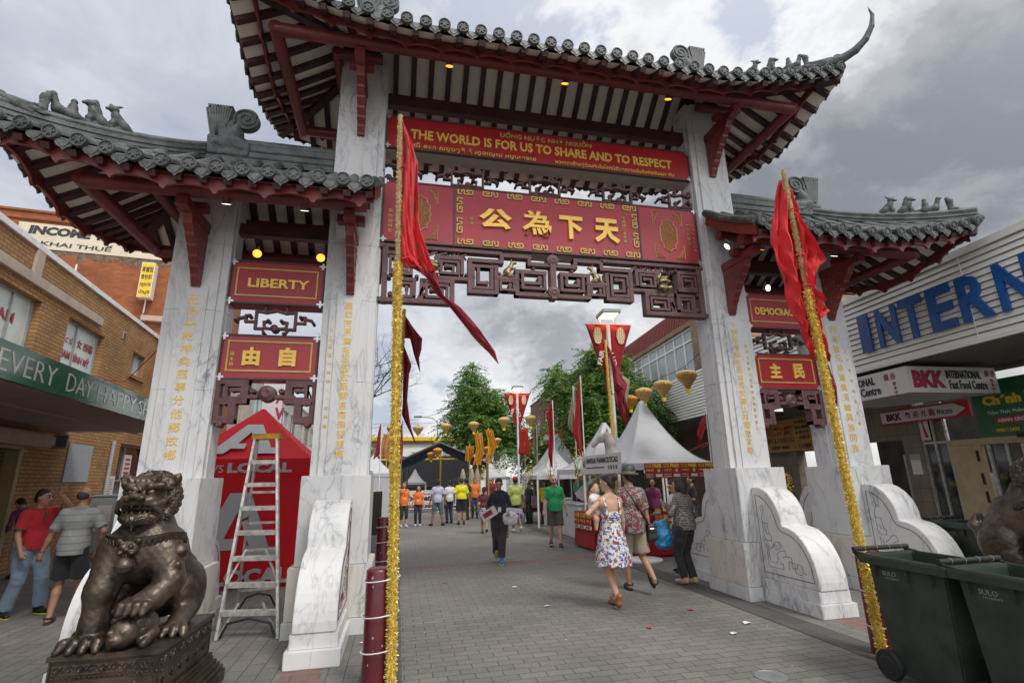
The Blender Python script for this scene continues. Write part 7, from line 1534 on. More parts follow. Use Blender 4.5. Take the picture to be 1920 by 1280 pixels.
# ------------------------------------------------------------ people
def _flat(s, a, b, ra, rb, k=.02): s.p.append(('c', np.array(a, float), np.array(b, float), ra, rb, k, 1)); return s
mat('skin_a', (.50, .29, .19), .5, 0, .08, 8); mat('skin_b', (.38, .205, .125), .5, 0, .08, 8); mat('skin_c', (.22, .115, .07), .5, 0, .1, 8); mat('hair_black', (.014, .011, .010), .62, 0, .4, 30, .3, 60, sx=(1, 1, .2)); mat('hair_brown', (.032, .018, .012), .62, 0, .4, 30, .3, 60, sx=(1, 1, .2)); mat('hair_short', (.05, .04, .035), .7); mat('lip', (.30, .10, .08), .5); mat('eye_dark', (.02, .015, .012), .3)
for n_, c_ in dict(c_red=(.42, .012, .02), c_greygreen=(.24, .25, .25), c_black=(.014, .014, .016), c_jean=(.17, .24, .32), c_jeandark=(.03, .04, .065), c_navy=(.013, .016, .034), c_brown=(.035, .024, .024), c_orange=(.72, .17, .02), c_yellow=(.62, .58, .01), c_lilac=(.42, .42, .55), c_green=(.008, .26, .085), c_lime=(.40, .48, .12), c_darkgrey=(.065, .055, .055), c_khaki=(.28, .23, .16), c_denimgrey=(.12, .15, .17), c_purple=(.19, .03, .11), c_cream=(.46, .40, .33), c_white=(.62, .62, .63), c_teal=(.03, .30, .20), c_maroon=(.12, .02, .025), c_blue=(.03, .10, .42), c_shoe_tan=(.30, .12, .045), c_shoe_dark=(.018, .017, .018), c_shoe_blue=(.02, .16, .48), c_shoe_white=(.5, .5, .5), c_collar=(.09, .065, .04), c_beige=(.42, .28, .18), c_phone=(.55, .55, .56)).items(): mat(n_, c_, .8 if n_[2:6] != 'shoe' else .5, 0, .14, 9, .25, 22, sheen=.15 if 'shoe' not in n_ else 0)
def pattern(name, kind):
    global nt
    m = bpy.data.materials.new(name); m.use_nodes = True; nt = m.node_tree; MATS[name] = m; b = nt.nodes['Principled BSDF']; b.inputs['Roughness'].default_value = .8; tc = N('ShaderNodeTexCoord'); co = tc.outputs['Object']
    def vor(sc, off=0, out_='Distance'):
        mp = N('ShaderNodeMapping'); mp.inputs['Location'].default_value = (off, off*.7, off*1.3); lk(co, mp.inputs[0]); v = N('ShaderNodeTexVoronoi'); v.inputs['Scale'].default_value = sc; lk(mp.outputs[0], v.inputs['Vector']); return v.outputs[out_]
    def noi(sc, det=3, dist=0, off=0):
        mp = N('ShaderNodeMapping'); mp.inputs['Location'].default_value = (off, off, off); lk(co, mp.inputs[0]); v = N('ShaderNodeTexNoise'); v.inputs['Scale'].default_value = sc; v.inputs['Detail'].default_value = det; v.inputs['Distortion'].default_value = dist; lk(mp.outputs[0], v.inputs['Vector']); return v.outputs[0]
    st = lambda v, a: ramp(v, [(a, 1.), (a+.04, 0.)], 'LINEAR')
    if kind == 'floral':
        c = (.66, .66, .66)
        for off, sc, a, col in ((0, 17, .34, (.04, .10, .42)), (3.1, 15, .34, (.42, .025, .06)), (7.7, 24, .25, (.05, .20, .10)), (11.3, 20, .26, (.12, .20, .50)), (5.5, 27, .22, (.52, .38, .05)), (9.1, 30, .20, (.03, .04, .14))): c = mixc(st(mth('ADD', vor(sc, off), mth('MULTIPLY', noi(34, 3, .6, off), .55)), a+.27), c, col)
    elif kind == 'batik':
        c = mixc(ramp(noi(22, 5, 2.2), [(.42, 0.), (.58, 1.)]), (.045, .038, .036), (.27, .25, .22)); c = mixc(ramp(noi(9, 4, 1.5, 4), [(.50, 0.), (.58, 1.)]), c, (.17, .02, .04)); c = mixc(st(vor(36, 2), .22), c, (.42, .40, .37))
    elif kind == 'tweed':
        c = mixc(ramp(noi(70, 4, .5), [(.4, 0.), (.6, 1.)]), (.03, .022, .022), (.17, .14, .13)); sp = N('ShaderNodeSeparateXYZ'); lk(co, sp.inputs[0])
        for o_ in (sp.outputs[2], mth('ADD', sp.outputs[0], sp.outputs[1])): c = mixc(mth('MULTIPLY', mth('GREATER_THAN', mth('FRACT', mth('MULTIPLY', o_, 26)), .80), ramp(noi(50, 3), [(.4, .1), (.6, .7)])), c, (.42, .37, .35))
    elif kind == 'plaid':
        sp = N('ShaderNodeSeparateXYZ'); lk(co, sp.inputs[0]); a = mth('GREATER_THAN', mth('FRACT', mth('MULTIPLY', sp.outputs[2], 13)), .5); e = mth('GREATER_THAN', mth('FRACT', mth('MULTIPLY', mth('ADD', sp.outputs[0], sp.outputs[1]), 13)), .5); c = mixc(mth('MULTIPLY', mth('ADD', a, e), .5), (.5, .5, .52), (.02, .025, .06))
    elif kind == 'stripe':
        sp = N('ShaderNodeSeparateXYZ'); lk(co, sp.inputs[0]); c = mixc(mth('GREATER_THAN', mth('FRACT', mth('MULTIPLY', sp.outputs[2], 11)), .90), mixc(noi(30), (.22, .23, .23), (.29, .30, .30)), (.13, .135, .14))
    lk(c, b.inputs['Base Color'])
    n2 = N('ShaderNodeTexNoise'); n2.inputs['Scale'].default_value = 24; lk(co, n2.inputs['Vector']); bp = N('ShaderNodeBump'); bp.inputs['Strength'].default_value = .25; bp.inputs['Distance'].default_value = .02; lk(n2.outputs[0], bp.inputs['Height']); lk(bp.outputs[0], b.inputs['Normal'])
for k_ in ('floral', 'batik', 'tweed', 'plaid', 'stripe'): pattern('c_'+k_, k_)
def ik(a, t, l1, l2, pole):
    a, t, pole = Vector(a), Vector(t), Vector(pole); d = t-a; L = min(d.length, (l1+l2)*.999); d.normalize(); t = a+d*L
    x = (l1*l1-l2*l2+L*L)/(2*L); h = sqrt(max(l1*l1-x*x, 0)); p = (pole-d*pole.dot(d)); p = p.normalized() if p.length > 1e-5 else Vector((0, 1, 0)); return a+d*x+p*h, t
class Fig:
    """a clothed figure: joints first, then one skin for the body and separate skins for clothes, hair and shoes. Faces +Y, feet on z = 0"""
    def __init__(s, label, x, y, face, H=1.6, h=.014, skin='skin_a', sex='m', lean=0, side=0, head=(0, 0), la=(-.25, .04, .82), ra=(.25, .04, .82), lf=(-.10, 0, .085), rf=(.10, 0, .085), lfp=0, rfp=0, lk_=(0, 1, 0), rk_=(0, 1, 0), girth=1., group='people at the street fair', z=0, lpole=(-.6, -1, -.2), rpole=(.6, -1, -.2), foot=(0, 0), name='person', hip=.0, lhand=None, rhand=None):
        s.T = thing(name, label, 'person', (x, y, z), face, group); s.T.scale = (H/1.7,)*3; s.h = h/(H/1.7); s.skin = skin; s.sex = sex; s.g = girth; g = girth
        w = 1. if sex == 'm' else .88; s.w = w; s.hz = .92-hip
        Rl = Matrix.Rotation(-lean, 3, 'X')@Matrix.Rotation(side, 3, 'Y'); piv = Vector((0, 0, s.hz)); s.B = lambda p: piv+Rl@(Vector(p)-Vector((0, 0, .92)))
        s.sh = [s.B((q*.166*w, -.01, 1.375)) for q in (-1, 1)]; s.el, s.wr = [None]*2, [None]*2
        for i, (t, p) in enumerate(((la, lpole), (ra, rpole))): s.el[i], s.wr[i] = ik(s.sh[i], t, .285, .255, p)
        s.hp = [Vector((q*.088, 0, s.hz-.02)) for q in (-1, 1)]; s.kn, s.an = [None]*2, [None]*2
        for i, (t, p) in enumerate(((lf, lk_), (rf, rk_))): s.kn[i], s.an[i] = ik(s.hp[i], t, .43, .405, p)
        s.fp = (lfp, rfp); s.fy = foot; nk = s.B((0, -.005, 1.47)); Rh = Rl@Matrix.Rotation(head[0], 3, 'Z')@Matrix.Rotation(-head[1], 3, 'X'); s.Rh = Rh; s.Hd = lambda p: nk+Rh@(Vector(p)-Vector((0, -.005, 1.47)))*1.07; s.nk = nk
        s.hand = (lhand, rhand); s.body()
    def footpts(s, i):
        R = Matrix.Rotation(s.fy[i], 3, 'Z')@Matrix.Rotation(-s.fp[i], 3, 'X'); a = s.an[i]; return lambda p: a+R@Vector(p)
    def body(s):
        B, Hd, g, w = s.B, s.Hd, s.g, s.w; d = SDF(s.h); hips = 1.0 if s.sex == 'm' else 1.04
        d.ball(B((0, 0, .95)), (.15*hips*g, .105*g, .12), .04); d.ball(B((0, .005, 1.10)), (.125*g, .095*g, .14), .05); d.ball(B((0, -.005, 1.26)), (.155*w*g, .10*g, .16), .05)
        [d.cone(B((q*.045, -.012, 1.425)), B((q*.152*w, -.01, 1.365)), .046, .052*g**.5, .04) for q in (-1, 1)]; d.cone(B((-.14*w, -.005, 1.33)), B((.14*w, -.005, 1.33)), .06*g**.5, .06*g**.5, .05); d.cone(B((0, -.012, 1.40)), Hd((0, -.005, 1.53)), .056*w, .050*w, .025)
        for i, q in ((0, -1), (1, 1)):
            d.chain([s.sh[i], s.sh[i].lerp(s.el[i], .55), s.el[i]], [.049*w, .043*w, .036*w], .02); d.chain([s.el[i], s.el[i].lerp(s.wr[i], .35), s.wr[i]], [.037*w, .038*w, .025*w], .012)
            d.chain([s.hp[i], s.hp[i].lerp(s.kn[i], .5), s.kn[i]], [.085*g, .072*g, .052], .025); d.chain([s.kn[i], s.kn[i].lerp(s.an[i], .32), s.an[i]], [.052, .053, .034], .015)
            f = s.footpts(i); d.chain([f((0, -.03, -.035)), f((0, .06, -.045)), f((0, .15, -.058))], [.036, .036, .024], .02)
            s.handgeo(d, i, q)
        d.ball(Hd((0, .0, 1.605)), (.074, .091, .098), .02); d.ball(Hd((0, .035, 1.545)), (.056, .056, .062), .03); d.ball(Hd((0, .07, 1.508)), (.028, .022, .02), .02)
        d.cone(Hd((0, .090, 1.605)), Hd((0, .108, 1.568)), .010, .015, .014); d.cone(Hd((-.032, .083, 1.627)), Hd((.032, .083, 1.627)), .013, .013, .014)
        for q in (-1, 1): d.ball(Hd((q*.075, -.003, 1.588)), (.012, .022, .032), .008); d.ball(Hd((q*.031, .096, 1.608)), (.017, .012, .011), .01, op=-1); d.ball(Hd((q*.031, .082, 1.607)), .0135, .004)
        d.cone(Hd((-.020, .090, 1.541)), Hd((.020, .090, 1.541)), .009, .009, .010); d.build('body', s.skin, s.T)
    def handgeo(s, d, i, q):
        w = s.wr[i]; f = (w-s.el[i]).normalized(); mode = s.hand[i] or {}
        if mode.get('dir') is not None: f = Vector(mode['dir']).normalized()
        n = Vector(mode.get('palm', (-q, 0, 0))); n = (n-f*n.dot(f)).normalized(); u = f.cross(n).normalized()
        if mode.get('thumb') is not None and u.dot(Vector(mode['thumb'])) < 0: u = -u
        elif mode.get('thumb') is None and u.y < 0: u = -u
        k = s.w; c = mode.get('curl', .55); P = lambda a, b, e: w+f*a*k+u*b*k+n*e*k
        d.chain([P(0, 0, 0), P(.04, .004, 0), P(.08, .006, .002)], [.024*k, .027*k, .027*k], .012); d.cone(P(.03, .018, 0), P(.085, .026, 0), .016*k, .015*k, .01); d.cone(P(.03, -.012, 0), P(.085, -.022, 0), .016*k, .015*k, .01)
        for j, (b, L) in enumerate(((.031, .068), (.011, .078), (-.010, .072), (-.029, .056))):
            cc = c+.12*j*(1 if c < 1.2 else 0); 
            if mode.get('point') and j == 0: cc = .05
            a1, a2 = cc*.7, cc*1.75; p0 = P(.088, b, 0); p1 = p0+(f*cos(a1)+n*sin(a1))*L*.52*k; p2 = p1+(f*cos(a2)+n*sin(a2))*L*.5*k; d.chain([p0, p1, p2], [.0105*k, .0095*k, .0075*k], .006)
        d.chain([P(.022, .024, .004), P(.055, .050, .016), P(.085, .050+.006*(1-c), .028)], [.016*k, .0125*k, .0095*k], .008)
    def part(s, d, name, m, fold=.004): 
        if fold: d.disp.append(lambda x, y, z: fold*.75*(np.sin(x*46+y*38+np.sin(z*11+x*5)*2.2)*.55+np.sin(z*30+np.sin(x*14+y*9)*2.4)*.45+np.sin((x-z)*61+y*22)*.25))
        return d.build(name, m, s.T)
    def top(s, m, hem=.90, sleeve=.5, loose=.016, name='shirt', collar=None, neck=1.462, flare=1., v=0):
        B, g, w = s.B, s.g, s.w; d = SDF(s.h); o = loose
        d.ball(B((0, 0, .96)), (.155*g+o, .108*g+o, .16), .05); d.ball(B((0, .005, 1.10)), (.132*g+o, .098*g+o, .15), .06); d.ball(B((0, -.005, 1.26)), (.158*w*g+o, .102*g+o, .16), .05); [d.cone(B((q*.045, -.012, 1.425)), B((q*.152*w, -.01, 1.365)), .046+o*.5, .052*g**.5+o*.5, .04) for q in (-1, 1)]; d.cone(B((-.14*w, -.005, 1.33)), B((.14*w, -.005, 1.33)), .06*g**.5+o*.5, .06*g**.5+o*.5, .05)
        d.cone(B((0, -.012, 1.39)), B((0, -.008, neck)), .062+o*.3, .058+o*.2, .03)
        d.cone(B((0, 0, 1.0)), B((0, 0, hem-.08)), .13*g*flare+o, .14*g*flare+o, .06)
        d.plane(B((0, 0, hem)), s.B((0, 0, 0))-s.B((0, 0, 1)), .012); d.plane(B((0, 0, neck)), s.B((0, 0, 1))-s.B((0, 0, 0)), .006)
        if sleeve > .5 or sleeve <= 0: o2 = s.part(d, name, m)
        if sleeve > 0:
            for i in (0, 1):
                if sleeve > .5: d = SDF(s.h)
                NP = len(d.p)
                a, e, r_ = s.sh[i], s.el[i], s.wr[i]
                if sleeve <= .5: t = a.lerp(e, sleeve*2*.92); d.cone(a, a.lerp(t, .45), .052*w+o*.5, .050*w+o*.6, .03); d.tubeflat(a.lerp(t, .3), t, .051*w+o*.5, .050*w+o*1.0, .02); d.p = d.p[NP:]+d.p[:NP]
                else: t = e.lerp(r_, (sleeve-.5)*2*.95); d.chain([a, a.lerp(e, .5), e], [.053*w+o*.5, .048*w+o*.5, .042*w+o*.5], .02); d.tubeflat(e, t, .042*w+o*.5, .033*w+o*.7, .02); d.ball(e, .042*w+o*.5, .02); s.part(d, 'sleeve', m)
            if sleeve <= .5: o2 = s.part(d, name, m)
        if collar: mb = MB(); mb.tube([B((.072*cos(a), -.012+.062*sin(a), 1.432+.012*sin(a)*-1)) for a in [k*pi/10 for k in range(20)]], .017, 6, closed=True); mb.bar(B((0, .095*g+o, 1.41)), B((0, .115*g+o, 1.28)), .028, .014); mb.build('collar', collar, s.T, smooth=60)
        return o2
    def trousers(s, m, to=.96, loose=.012, name='trousers', waist=.99, flare=0):
        d = SDF(s.h); g = s.g; B = s.B; o = loose; d.ball(B((0, 0, .94)), (.152*g+o, .108*g+o, .125), .03)
        for i in (0, 1):
            h_, k_, a_ = s.hp[i], s.kn[i], s.an[i]
            if to <= .5: e = h_.lerp(k_, to*2); d.cone(h_, h_.lerp(e, .35), .086*g+o*.7, .080*g+o*.7, .015); d.tubeflat(h_.lerp(e, .25), e, .080*g+o*.7, .070*g+o*.8+flare, .010)
            else: e = k_.lerp(a_, (to-.5)*2); d.chain([h_, h_.lerp(k_, .5), k_], [.088*g+o, .075*g+o, .060+o], .03); d.tubeflat(k_, e, .060+o, .050+o+flare, .025)
        d.plane(B((0, 0, waist)), B((0, 0, 1))-B((0, 0, 0)), .008); return s.part(d, name, m, .005)
    def shoes(s, m, sole=None, name='shoe', hi=0):
        for i in (0, 1):
            f = s.footpts(i); d = SDF(min(s.h, .011)); d.chain([f((0, -.04, -.035)), f((0, .05, -.042)), f((0, .165, -.055))], [.043, .043, .031], .03); d.ball(f((0, -.01, -.005)), (.042, .055, .045+hi), .03); d.plane(f((0, 0, -.083)), f((0, 0, -1))-f((0, 0, 0)), .004); o = s.part(d, name, m, 0)
            if sole: mb = MB(); mb.prism([(.047*cos(a)*(1 if sin(a) > 0 else .9), .06+.14*sin(a)) for a in [k*pi/10 for k in range(20)]], f((0, 0, -.083)), f((1, 0, 0))-f((0, 0, 0)), f((0, 1, 0))-f((0, 0, 0)), f((0, 0, 1))-f((0, 0, 0)), .022); mb.build('sole', sole, o)
    def sandals(s, m, heel=False):
        for i in (0, 1):
            f = s.footpts(i); mb = MB(); ux, uy, uz = (f(v)-f((0, 0, 0)) for v in ((1, 0, 0), (0, 1, 0), (0, 0, 1))); mb.prism([(.046*cos(a), .055+.145*sin(a)) for a in [k*pi/10 for k in range(20)]], f((0, 0, -.082)), ux, uy, uz, .022)
            for y, r_, z in ((.11, .040, -.052), (.03, .044, -.04)): mb.tube([f((r_*cos(a), y, z+r_*sin(a)*.95)) for a in [k*pi/8 for k in range(-1, 10)]], .013, 5)
            mb.tube([f((.043*cos(a), -.025+.043*sin(a), -.005)) for a in [k*pi/8 for k in range(16)]], .012, 5, closed=True); mb.build('sandal', m, s.T, smooth=60)
    def hair(s, m='hair_black', style='short'):
        d = SDF(min(s.h, .012)); H = s.Hd; Rz = s.Rh
        cut = lambda p, n, k=.01: d.plane(H(p), Rz@Vector(n), k)
        if style == 'bald': d.ball(H((0, -.012, 1.605)), (.083, .100, .080), .02); cut((0, .0, 1.6), (0, 1, .0), .02); cut((0, -.02, 1.632), (0, .25, 1), .03); cut((0, 0, 1.545), (0, 0, -1), .02); 
        else:
            d.ball(H((0, -.012, 1.628)), (.083, .100, .094), .02); d.ball(H((0, -.035, 1.575)), (.077, .075, .065), .03); cut((0, .052, 1.652), (0, .74, -.67), .02); cut((0, .0, 1.525), (0, .15, -1), .02)
        if style == 'long': d.p = d.p[:-1]; d.chain([H((0, -.05, 1.62)), H((0, -.075, 1.50)), H((0, -.085, 1.36)), H((0, -.08, 1.24))], [.075, .072, .065, .04], .03); [d.chain([H((q*.062, -.01, 1.60)), H((q*.075, .005, 1.48)), H((q*.075, .03, 1.34)), H((q*.065, .05, 1.26))], [.024, .026, .024, .012], .02) for q in (-1, 1)]
        if style == 'bob': d.p = d.p[:-1]; d.chain([H((0, -.03, 1.62)), H((0, -.045, 1.54)), H((0, -.045, 1.485))], [.085, .082, .068], .03); [d.chain([H((q*.062, .0, 1.62)), H((q*.073, .01, 1.54)), H((q*.066, .015, 1.49))], [.03, .03, .022], .02) for q in (-1, 1)]
        if style == 'bun': d.ball(H((0, -.105, 1.675)), (.050, .045, .05), .012); d.ball(H((0, -.06, 1.66)), (.07, .06, .06), .02)
        if style == 'tail': d.ball(H((0, -.105, 1.62)), (.03, .03, .03), .015); d.chain([H((0, -.11, 1.62)), H((0, -.125, 1.53)), H((0, -.115, 1.43))], [.026, .032, .016], .02)
        d.disp.append(lambda x, y, z: .0022*np.sin(x*160+np.sin(z*40)*2)+.004*np.sin(x*44+z*31)*np.sin(y*40+z*23)); return d.build('hair', m, s.T)
    def cap(s, m):
        d = SDF(min(s.h, .011)); H = s.Hd; d.ball(H((0, -.008, 1.645)), (.088, .104, .085), .02); d.plane(H((0, 0, 1.635)), s.Rh@Vector((0, 0, -1)), .006); d.ball(H((0, .125, 1.640)), (.066, .065, .009), .012); return d.build('cap', m, s.T)
    def face(s):
        for q in (-1, 1): mb = MB(); mb.tube([s.Hd((q*.016, .0945, 1.629)), s.Hd((q*.033, .093, 1.634)), s.Hd((q*.05, .082, 1.629))], .0042, 5); mb.build('eyebrow', 'hair_black', s.T)
        for q in (-1, 1): mb = MB(); mb.lathe([(0, .002), (.0075, .001), (.011, -.003)], s.Hd((q*.031, .0952, 1.607)), 8, axis=s.Rh@Vector((q*.1, 1, 0))); mb.build('eye', 'eye_dark', s.T)
        mb = MB(); mb.tube([s.Hd((-.023, .091, 1.543)), s.Hd((0, .1005, 1.542)), s.Hd((.023, .091, 1.543))], [.003, .0055, .003], 6); mb.build('mouth', 'lip', s.T)
    def lanyard(s):
        mb = MB(); B = s.B; mb.tube([B((-.06, .07, 1.42)), B((-.02, .135*s.g, 1.2)), B((0, .14*s.g, 1.12)), B((.02, .135*s.g, 1.2)), B((.06, .07, 1.42))], .005, 4); mb.build('lanyard', 'c_maroon', s.T); mb = MB(); mb.frame(B((0, .15*s.g, 1.07)), (1, 0, 0), (0, 1, 0), (0, 0, 1), .07, .006, .10); mb.build('name_card', 'sign_white', s.T)
A = radians
def toward(x, y, tx, ty): return atan2(ty-y, tx-x)-pi/2      # heading that turns +Y to the target
CX, CY = -2.155, -6.626
# man in red polo, three quarter view, one hand raised
f = Fig('man in a red polo and pale jeans, gesturing with a raised hand', -6.98, 1.95, A(-118), 1.58, .011, 'skin_b', 'm', .03, 0, (A(22), 0), la=(-.05, .27, 1.66), ra=(.24, .16, .88), lf=(-.17, .12, .085), rf=(.13, -.10, .085), foot=(.1, -.3), lpole=(-1, .2, -1), rpole=(.5, -1, 0), lhand=dict(dir=(-.05, .35, 1), palm=(.5, 1, 0), curl=1.15, point=True), rhand=dict(curl=.9), girth=1.08)
f.top('c_red', .88, .40, .02, 'polo_shirt', 'c_collar'); f.trousers('c_jean', .98, .022, 'jeans', flare=.012); f.shoes('c_shoe_dark', 'c_yellow'); f.hair('hair_black'); f.face()
for i in (0, 1): mb = MB(); t = f.sh[i].lerp(f.el[i], .74); dr = (f.el[i]-f.sh[i]).normalized(); a_ = dr.cross(Vector((0, 0, 1))).normalized(); b_ = dr.cross(a_); mb.tube([t+(a_*cos(k)+b_*sin(k))*.070 for k in [j*pi/8 for j in range(16)]], .013, 5, closed=True); mb.build('cuff', 'c_collar', f.T, smooth=60)
# balding man in striped shirt, back turned
f = Fig('balding man in a grey striped polo and black shorts, back turned beside the bronze lion', -6.20, 1.36, A(12), 1.60, .011, 'skin_b', 'm', .02, .03, (A(-25), 0), la=(-.36, .10, .86), ra=(.27, .10, .93), lf=(-.12, .02, .085), rf=(.17, .16, .085), lpole=(-1, -.6, 0), rpole=(.9, -1, 0), lhand=dict(dir=(-.3, .2, -1), palm=(.3, .9, 0), curl=.35), girth=1.02)
f.top('c_stripe', .84, .44, .024, 'polo_shirt', 'c_greygreen'); f.trousers('c_black', .42, .03, 'shorts', flare=.02); f.hair('hair_short', 'bald'); f.sandals('c_brown')
mb = MB(); t = f.el[0].lerp(f.wr[0], .92); mb.tube([t+Vector((.032*cos(k), .03*sin(k), .01*cos(k))) for k in [j*pi/8 for j in range(16)]], .008, 5, closed=True); mb.build('wristwatch', 'steel', f.T)
f = Fig('woman in a purple top and cream trousers bending at the tan shop front', -9.05, 5.35, A(60), 1.5, .016, 'skin_b', 'f', .55, 0, (0, .1), la=(-.15, .35, .95), ra=(.15, .42, .95), lf=(-.1, -.05, .085), rf=(.1, .08, .085)); f.top('c_purple', .92, .95, .02, 'blouse'); f.trousers('c_cream', .95, .025); f.hair('hair_black', 'short'); f.shoes('c_shoe_dark')
# couple walking away with the baby, woman by the stall
FW = f = Fig('woman in a floral sundress walking away carrying a baby, hair in a bun', .62, .02, A(8), 1.62, .009, 'skin_a', 'f', .0, 0, (A(38), .05), la=(-.20, .13, 1.16), ra=(.235, .10, .86), lf=(-.015, -.10, .12), rf=(.07, .12, .085), lfp=-.35, lpole=(-1, -.5, -.3), rpole=(.35, -1, 0), lhand=dict(dir=(.25, .8, .5), palm=(.3, .3, 1), curl=.7), rhand=dict(curl=.8))
d = SDF(.010); B = f.B
d.ball(B((0, .01, 1.20)), (.152, .112, .10), .04); d.chain([B((0, 0, 1.14)), B((0, 0, 1.02)), B((0, -.005, .86)), B((0, -.01, .66)), B((0, -.01, .545))], [.118, .135, .185, .222, .245], .04)
d.plane(B((0, 0, .535)), (0, 0, -1), .008); d.plane(B((0, -.1, 1.235)), (0, -.45, 1), .006)
d.disp.append(lambda x, y, z: np.clip((1.02-z)*2.2, 0, 1)*.009*np.sin(np.arctan2(y, x)*9+np.sin(z*6)*1.4)+.003*np.sin(z*60+x*20)*np.clip((z-1.0)*6, 0, 1)); d.build('sundress', 'c_floral', f.T)
mb = MB()
for q in (-1, 1): mb.tube([B((q*.105, -.105, 1.19)), B((q*.115, -.095, 1.30)), B((q*.105, -.05, 1.415)), B((q*.10, .03, 1.425)), B((q*.095, .10, 1.30)), B((q*.09, .115, 1.22))], .017, 6)
for k in range(3): mb.tube([B((-.10, -.108, 1.165-.03*k)), B((0, -.122, 1.155-.03*k)), B((.10, -.108, 1.165-.03*k))], .012, 6)
mb.build('shoulder_strap', 'c_floral', f.T, smooth=60); f.hair('hair_black', 'bun'); mb = MB(); mb.tube([f.Hd((.062*cos(a), -.082+.05*sin(a), 1.685+.02*cos(a))) for a in [k*pi/6 for k in range(7)]], .008, 5); mb.build('hair_band', 'litter_red', f.T)
for i in (0, 1):
    g_ = f.footpts(i); d = SDF(.009); d.chain([g_((0, -.035, -.03)), g_((0, .05, -.045)), g_((0, .155, -.062))], [.040, .039, .028], .02); d.chain([g_((0, -.012, .0)), g_((0, -.012, .055))], [.042, .040], .02); d.chain([g_((0, -.035, -.04)), g_((0, -.03, -.075))], [.03, .026], .01); d.plane(g_((0, 0, -.088)), g_((0, 0, -1))-g_((0, 0, 0)), .004); f.part(d, 'ankle_boot', 'c_shoe_tan', 0)
BB = thing('person', 'baby in a pale top looking over the shoulder of the floral dress', 'person', (FW.T.location.x-.155, FW.T.location.y+.115, 1.10), A(-150), 'people at the street fair'); d = SDF(.010); d.ball((0, 0, .36), (.066, .074, .078), .02); d.ball((0, .03, .325), (.045, .045, .04), .02); d.ball((0, .075, .345), (.010, .012, .01), .01); d.chain([(0, 0, .28), (0, 0, .22), (0, .0, .08)], [.03, .075, .085], .03)
for q in (-1, 1): d.ball((q*.066, 0, .35), (.01, .016, .02), .006); d.chain([(q*.075, 0, .23), (q*.12, .08, .19), (q*.09, .14, .22)], [.032, .026, .02], .015); d.chain([(q*.06, 0, .05), (q*.12, .10, -.02), (q*.13, .10, -.14)], [.045, .038, .022], .02); [d.chain([(q*.09, .14, .22), (q*.09+(j-1.5)*.012, .165, .225), (q*.09+(j-1.5)*.013, .178, .215)], [.012, .006, .005], .005) for j in range(4)]
d.build('body', 'skin_a', BB); d = SDF(.011); d.chain([(0, 0, .235), (0, 0, .16), (0, 0, .07)], [.082, .088, .098], .03); [d.cone((q*.075, 0, .23), (q*.11, .06, .20), .042, .038, .02) for q in (-1, 1)]; d.disp.append(lambda x, y, z: .004*np.sin(z*70+x*40)); d.build('baby_top', 'c_white', BB); d = SDF(.010); d.ball((0, -.012, .37), (.068, .075, .074), .02); d.plane((0, .03, .36), (0, .75, -.65), .01); d.plane((0, 0, .325), (0, 0, -1), .01); d.build('hair', 'hair_brown', BB)
HM = f = Fig('man in a dark hat and patterned batik shirt walking away with a black shoulder bag', 1.29, .80, A(-4), 1.70, .010, 'skin_b', 'm', .02, 0, (A(15), 0), la=(-.25, .10, .84), ra=(.28, .05, .84), lf=(-.06, .14, .085), rf=(.15, -.30, .21), rfp=-.95, rpole=(.5, -1, 0), girth=1.1)
f.top('c_batik', .80, .46, .026, 'batik_shirt', 'c_batik', flare=1.05); f.trousers('c_khaki', .44, .024, 'shorts', flare=.018); f.hair('hair_black'); f.sandals('c_shoe_dark')
mb = MB(); o_ = f.Hd((0, -.01, 1.645)); ax = f.Rh@Vector((0, -.12, 1)); mb.lathe([(.0, -.004), (.155, -.012), (.160, -.004), (.150, .004), (.108, .010), (.104, .05), (.096, .095), (.07, .125), (.03, .135), (0, .130)], o_, 28, 0, ax); ht = mb.build('hat', 'hat_grey', f.T, smooth=50) if mat('hat_grey', (.055, .058, .062), .45, 0, .3, 8) else 0; mb = MB(); mb.lathe([(.1085, .012), (.1085, .034)], o_, 28, 0, ax); mb.build('hat_band', 'trim_gold', ht)
mb = MB(); mb.tube([f.B((-.09, -.055, 1.435)), f.B((-.02, -.135, 1.30)), f.B((.10, -.155, 1.10)), f.B((.20, -.12, .93)), f.B((.25, -.03, .90)), f.B((.16, .13, 1.05)), f.B((-.02, .15, 1.28)), f.B((-.09, .05, 1.44))], .014, 6); mb.build('bag_strap', 'c_shoe_dark', f.T, smooth=60)
T = thing('shoulder_bag', 'small black shoulder bag at the right hip of the man in the hat', 'bag', (HM.T.location.x+.245, HM.T.location.y-.05, .80), A(-4)); s_ = SDF(.010); s_.box((0, 0, 0), (.062, .10, .125), .03, .02); s_.box((.03, -.02, -.02), (.05, .085, .07), .02, .02); s_.disp.append(lambda x, y, z: .003*np.sin(z*50+y*40)); s_.build('bag_body', 'c_shoe_dark', T); mb = MB(); mb.tube([(-.03, -.102, .06), (.03, -.102, .06)], .006, 5); mb.build('zip', 'steel', T)
f = Fig('woman in a brown tweed blouse and black trousers holding a blue plastic bag', 2.26, .98, A(22), 1.56, .010, 'skin_a', 'f', .05, 0, (A(8), .1), la=(-.12, .27, 1.02), ra=(.20, .18, .98), lf=(-.08, .05, .10), rf=(.07, -.02, .10), lhand=dict(dir=(-.3, .6, -.6), palm=(1, 0, 0), curl=1.3), lpole=(-1, -.8, -.3), girth=1.1); f.top('c_tweed', .86, .62, .024, 'blouse'); f.trousers('c_black', .99, .016); f.hair('hair_brown', 'bob'); f.shoes('c_beige', None, 'wedge_shoe'); WB = f
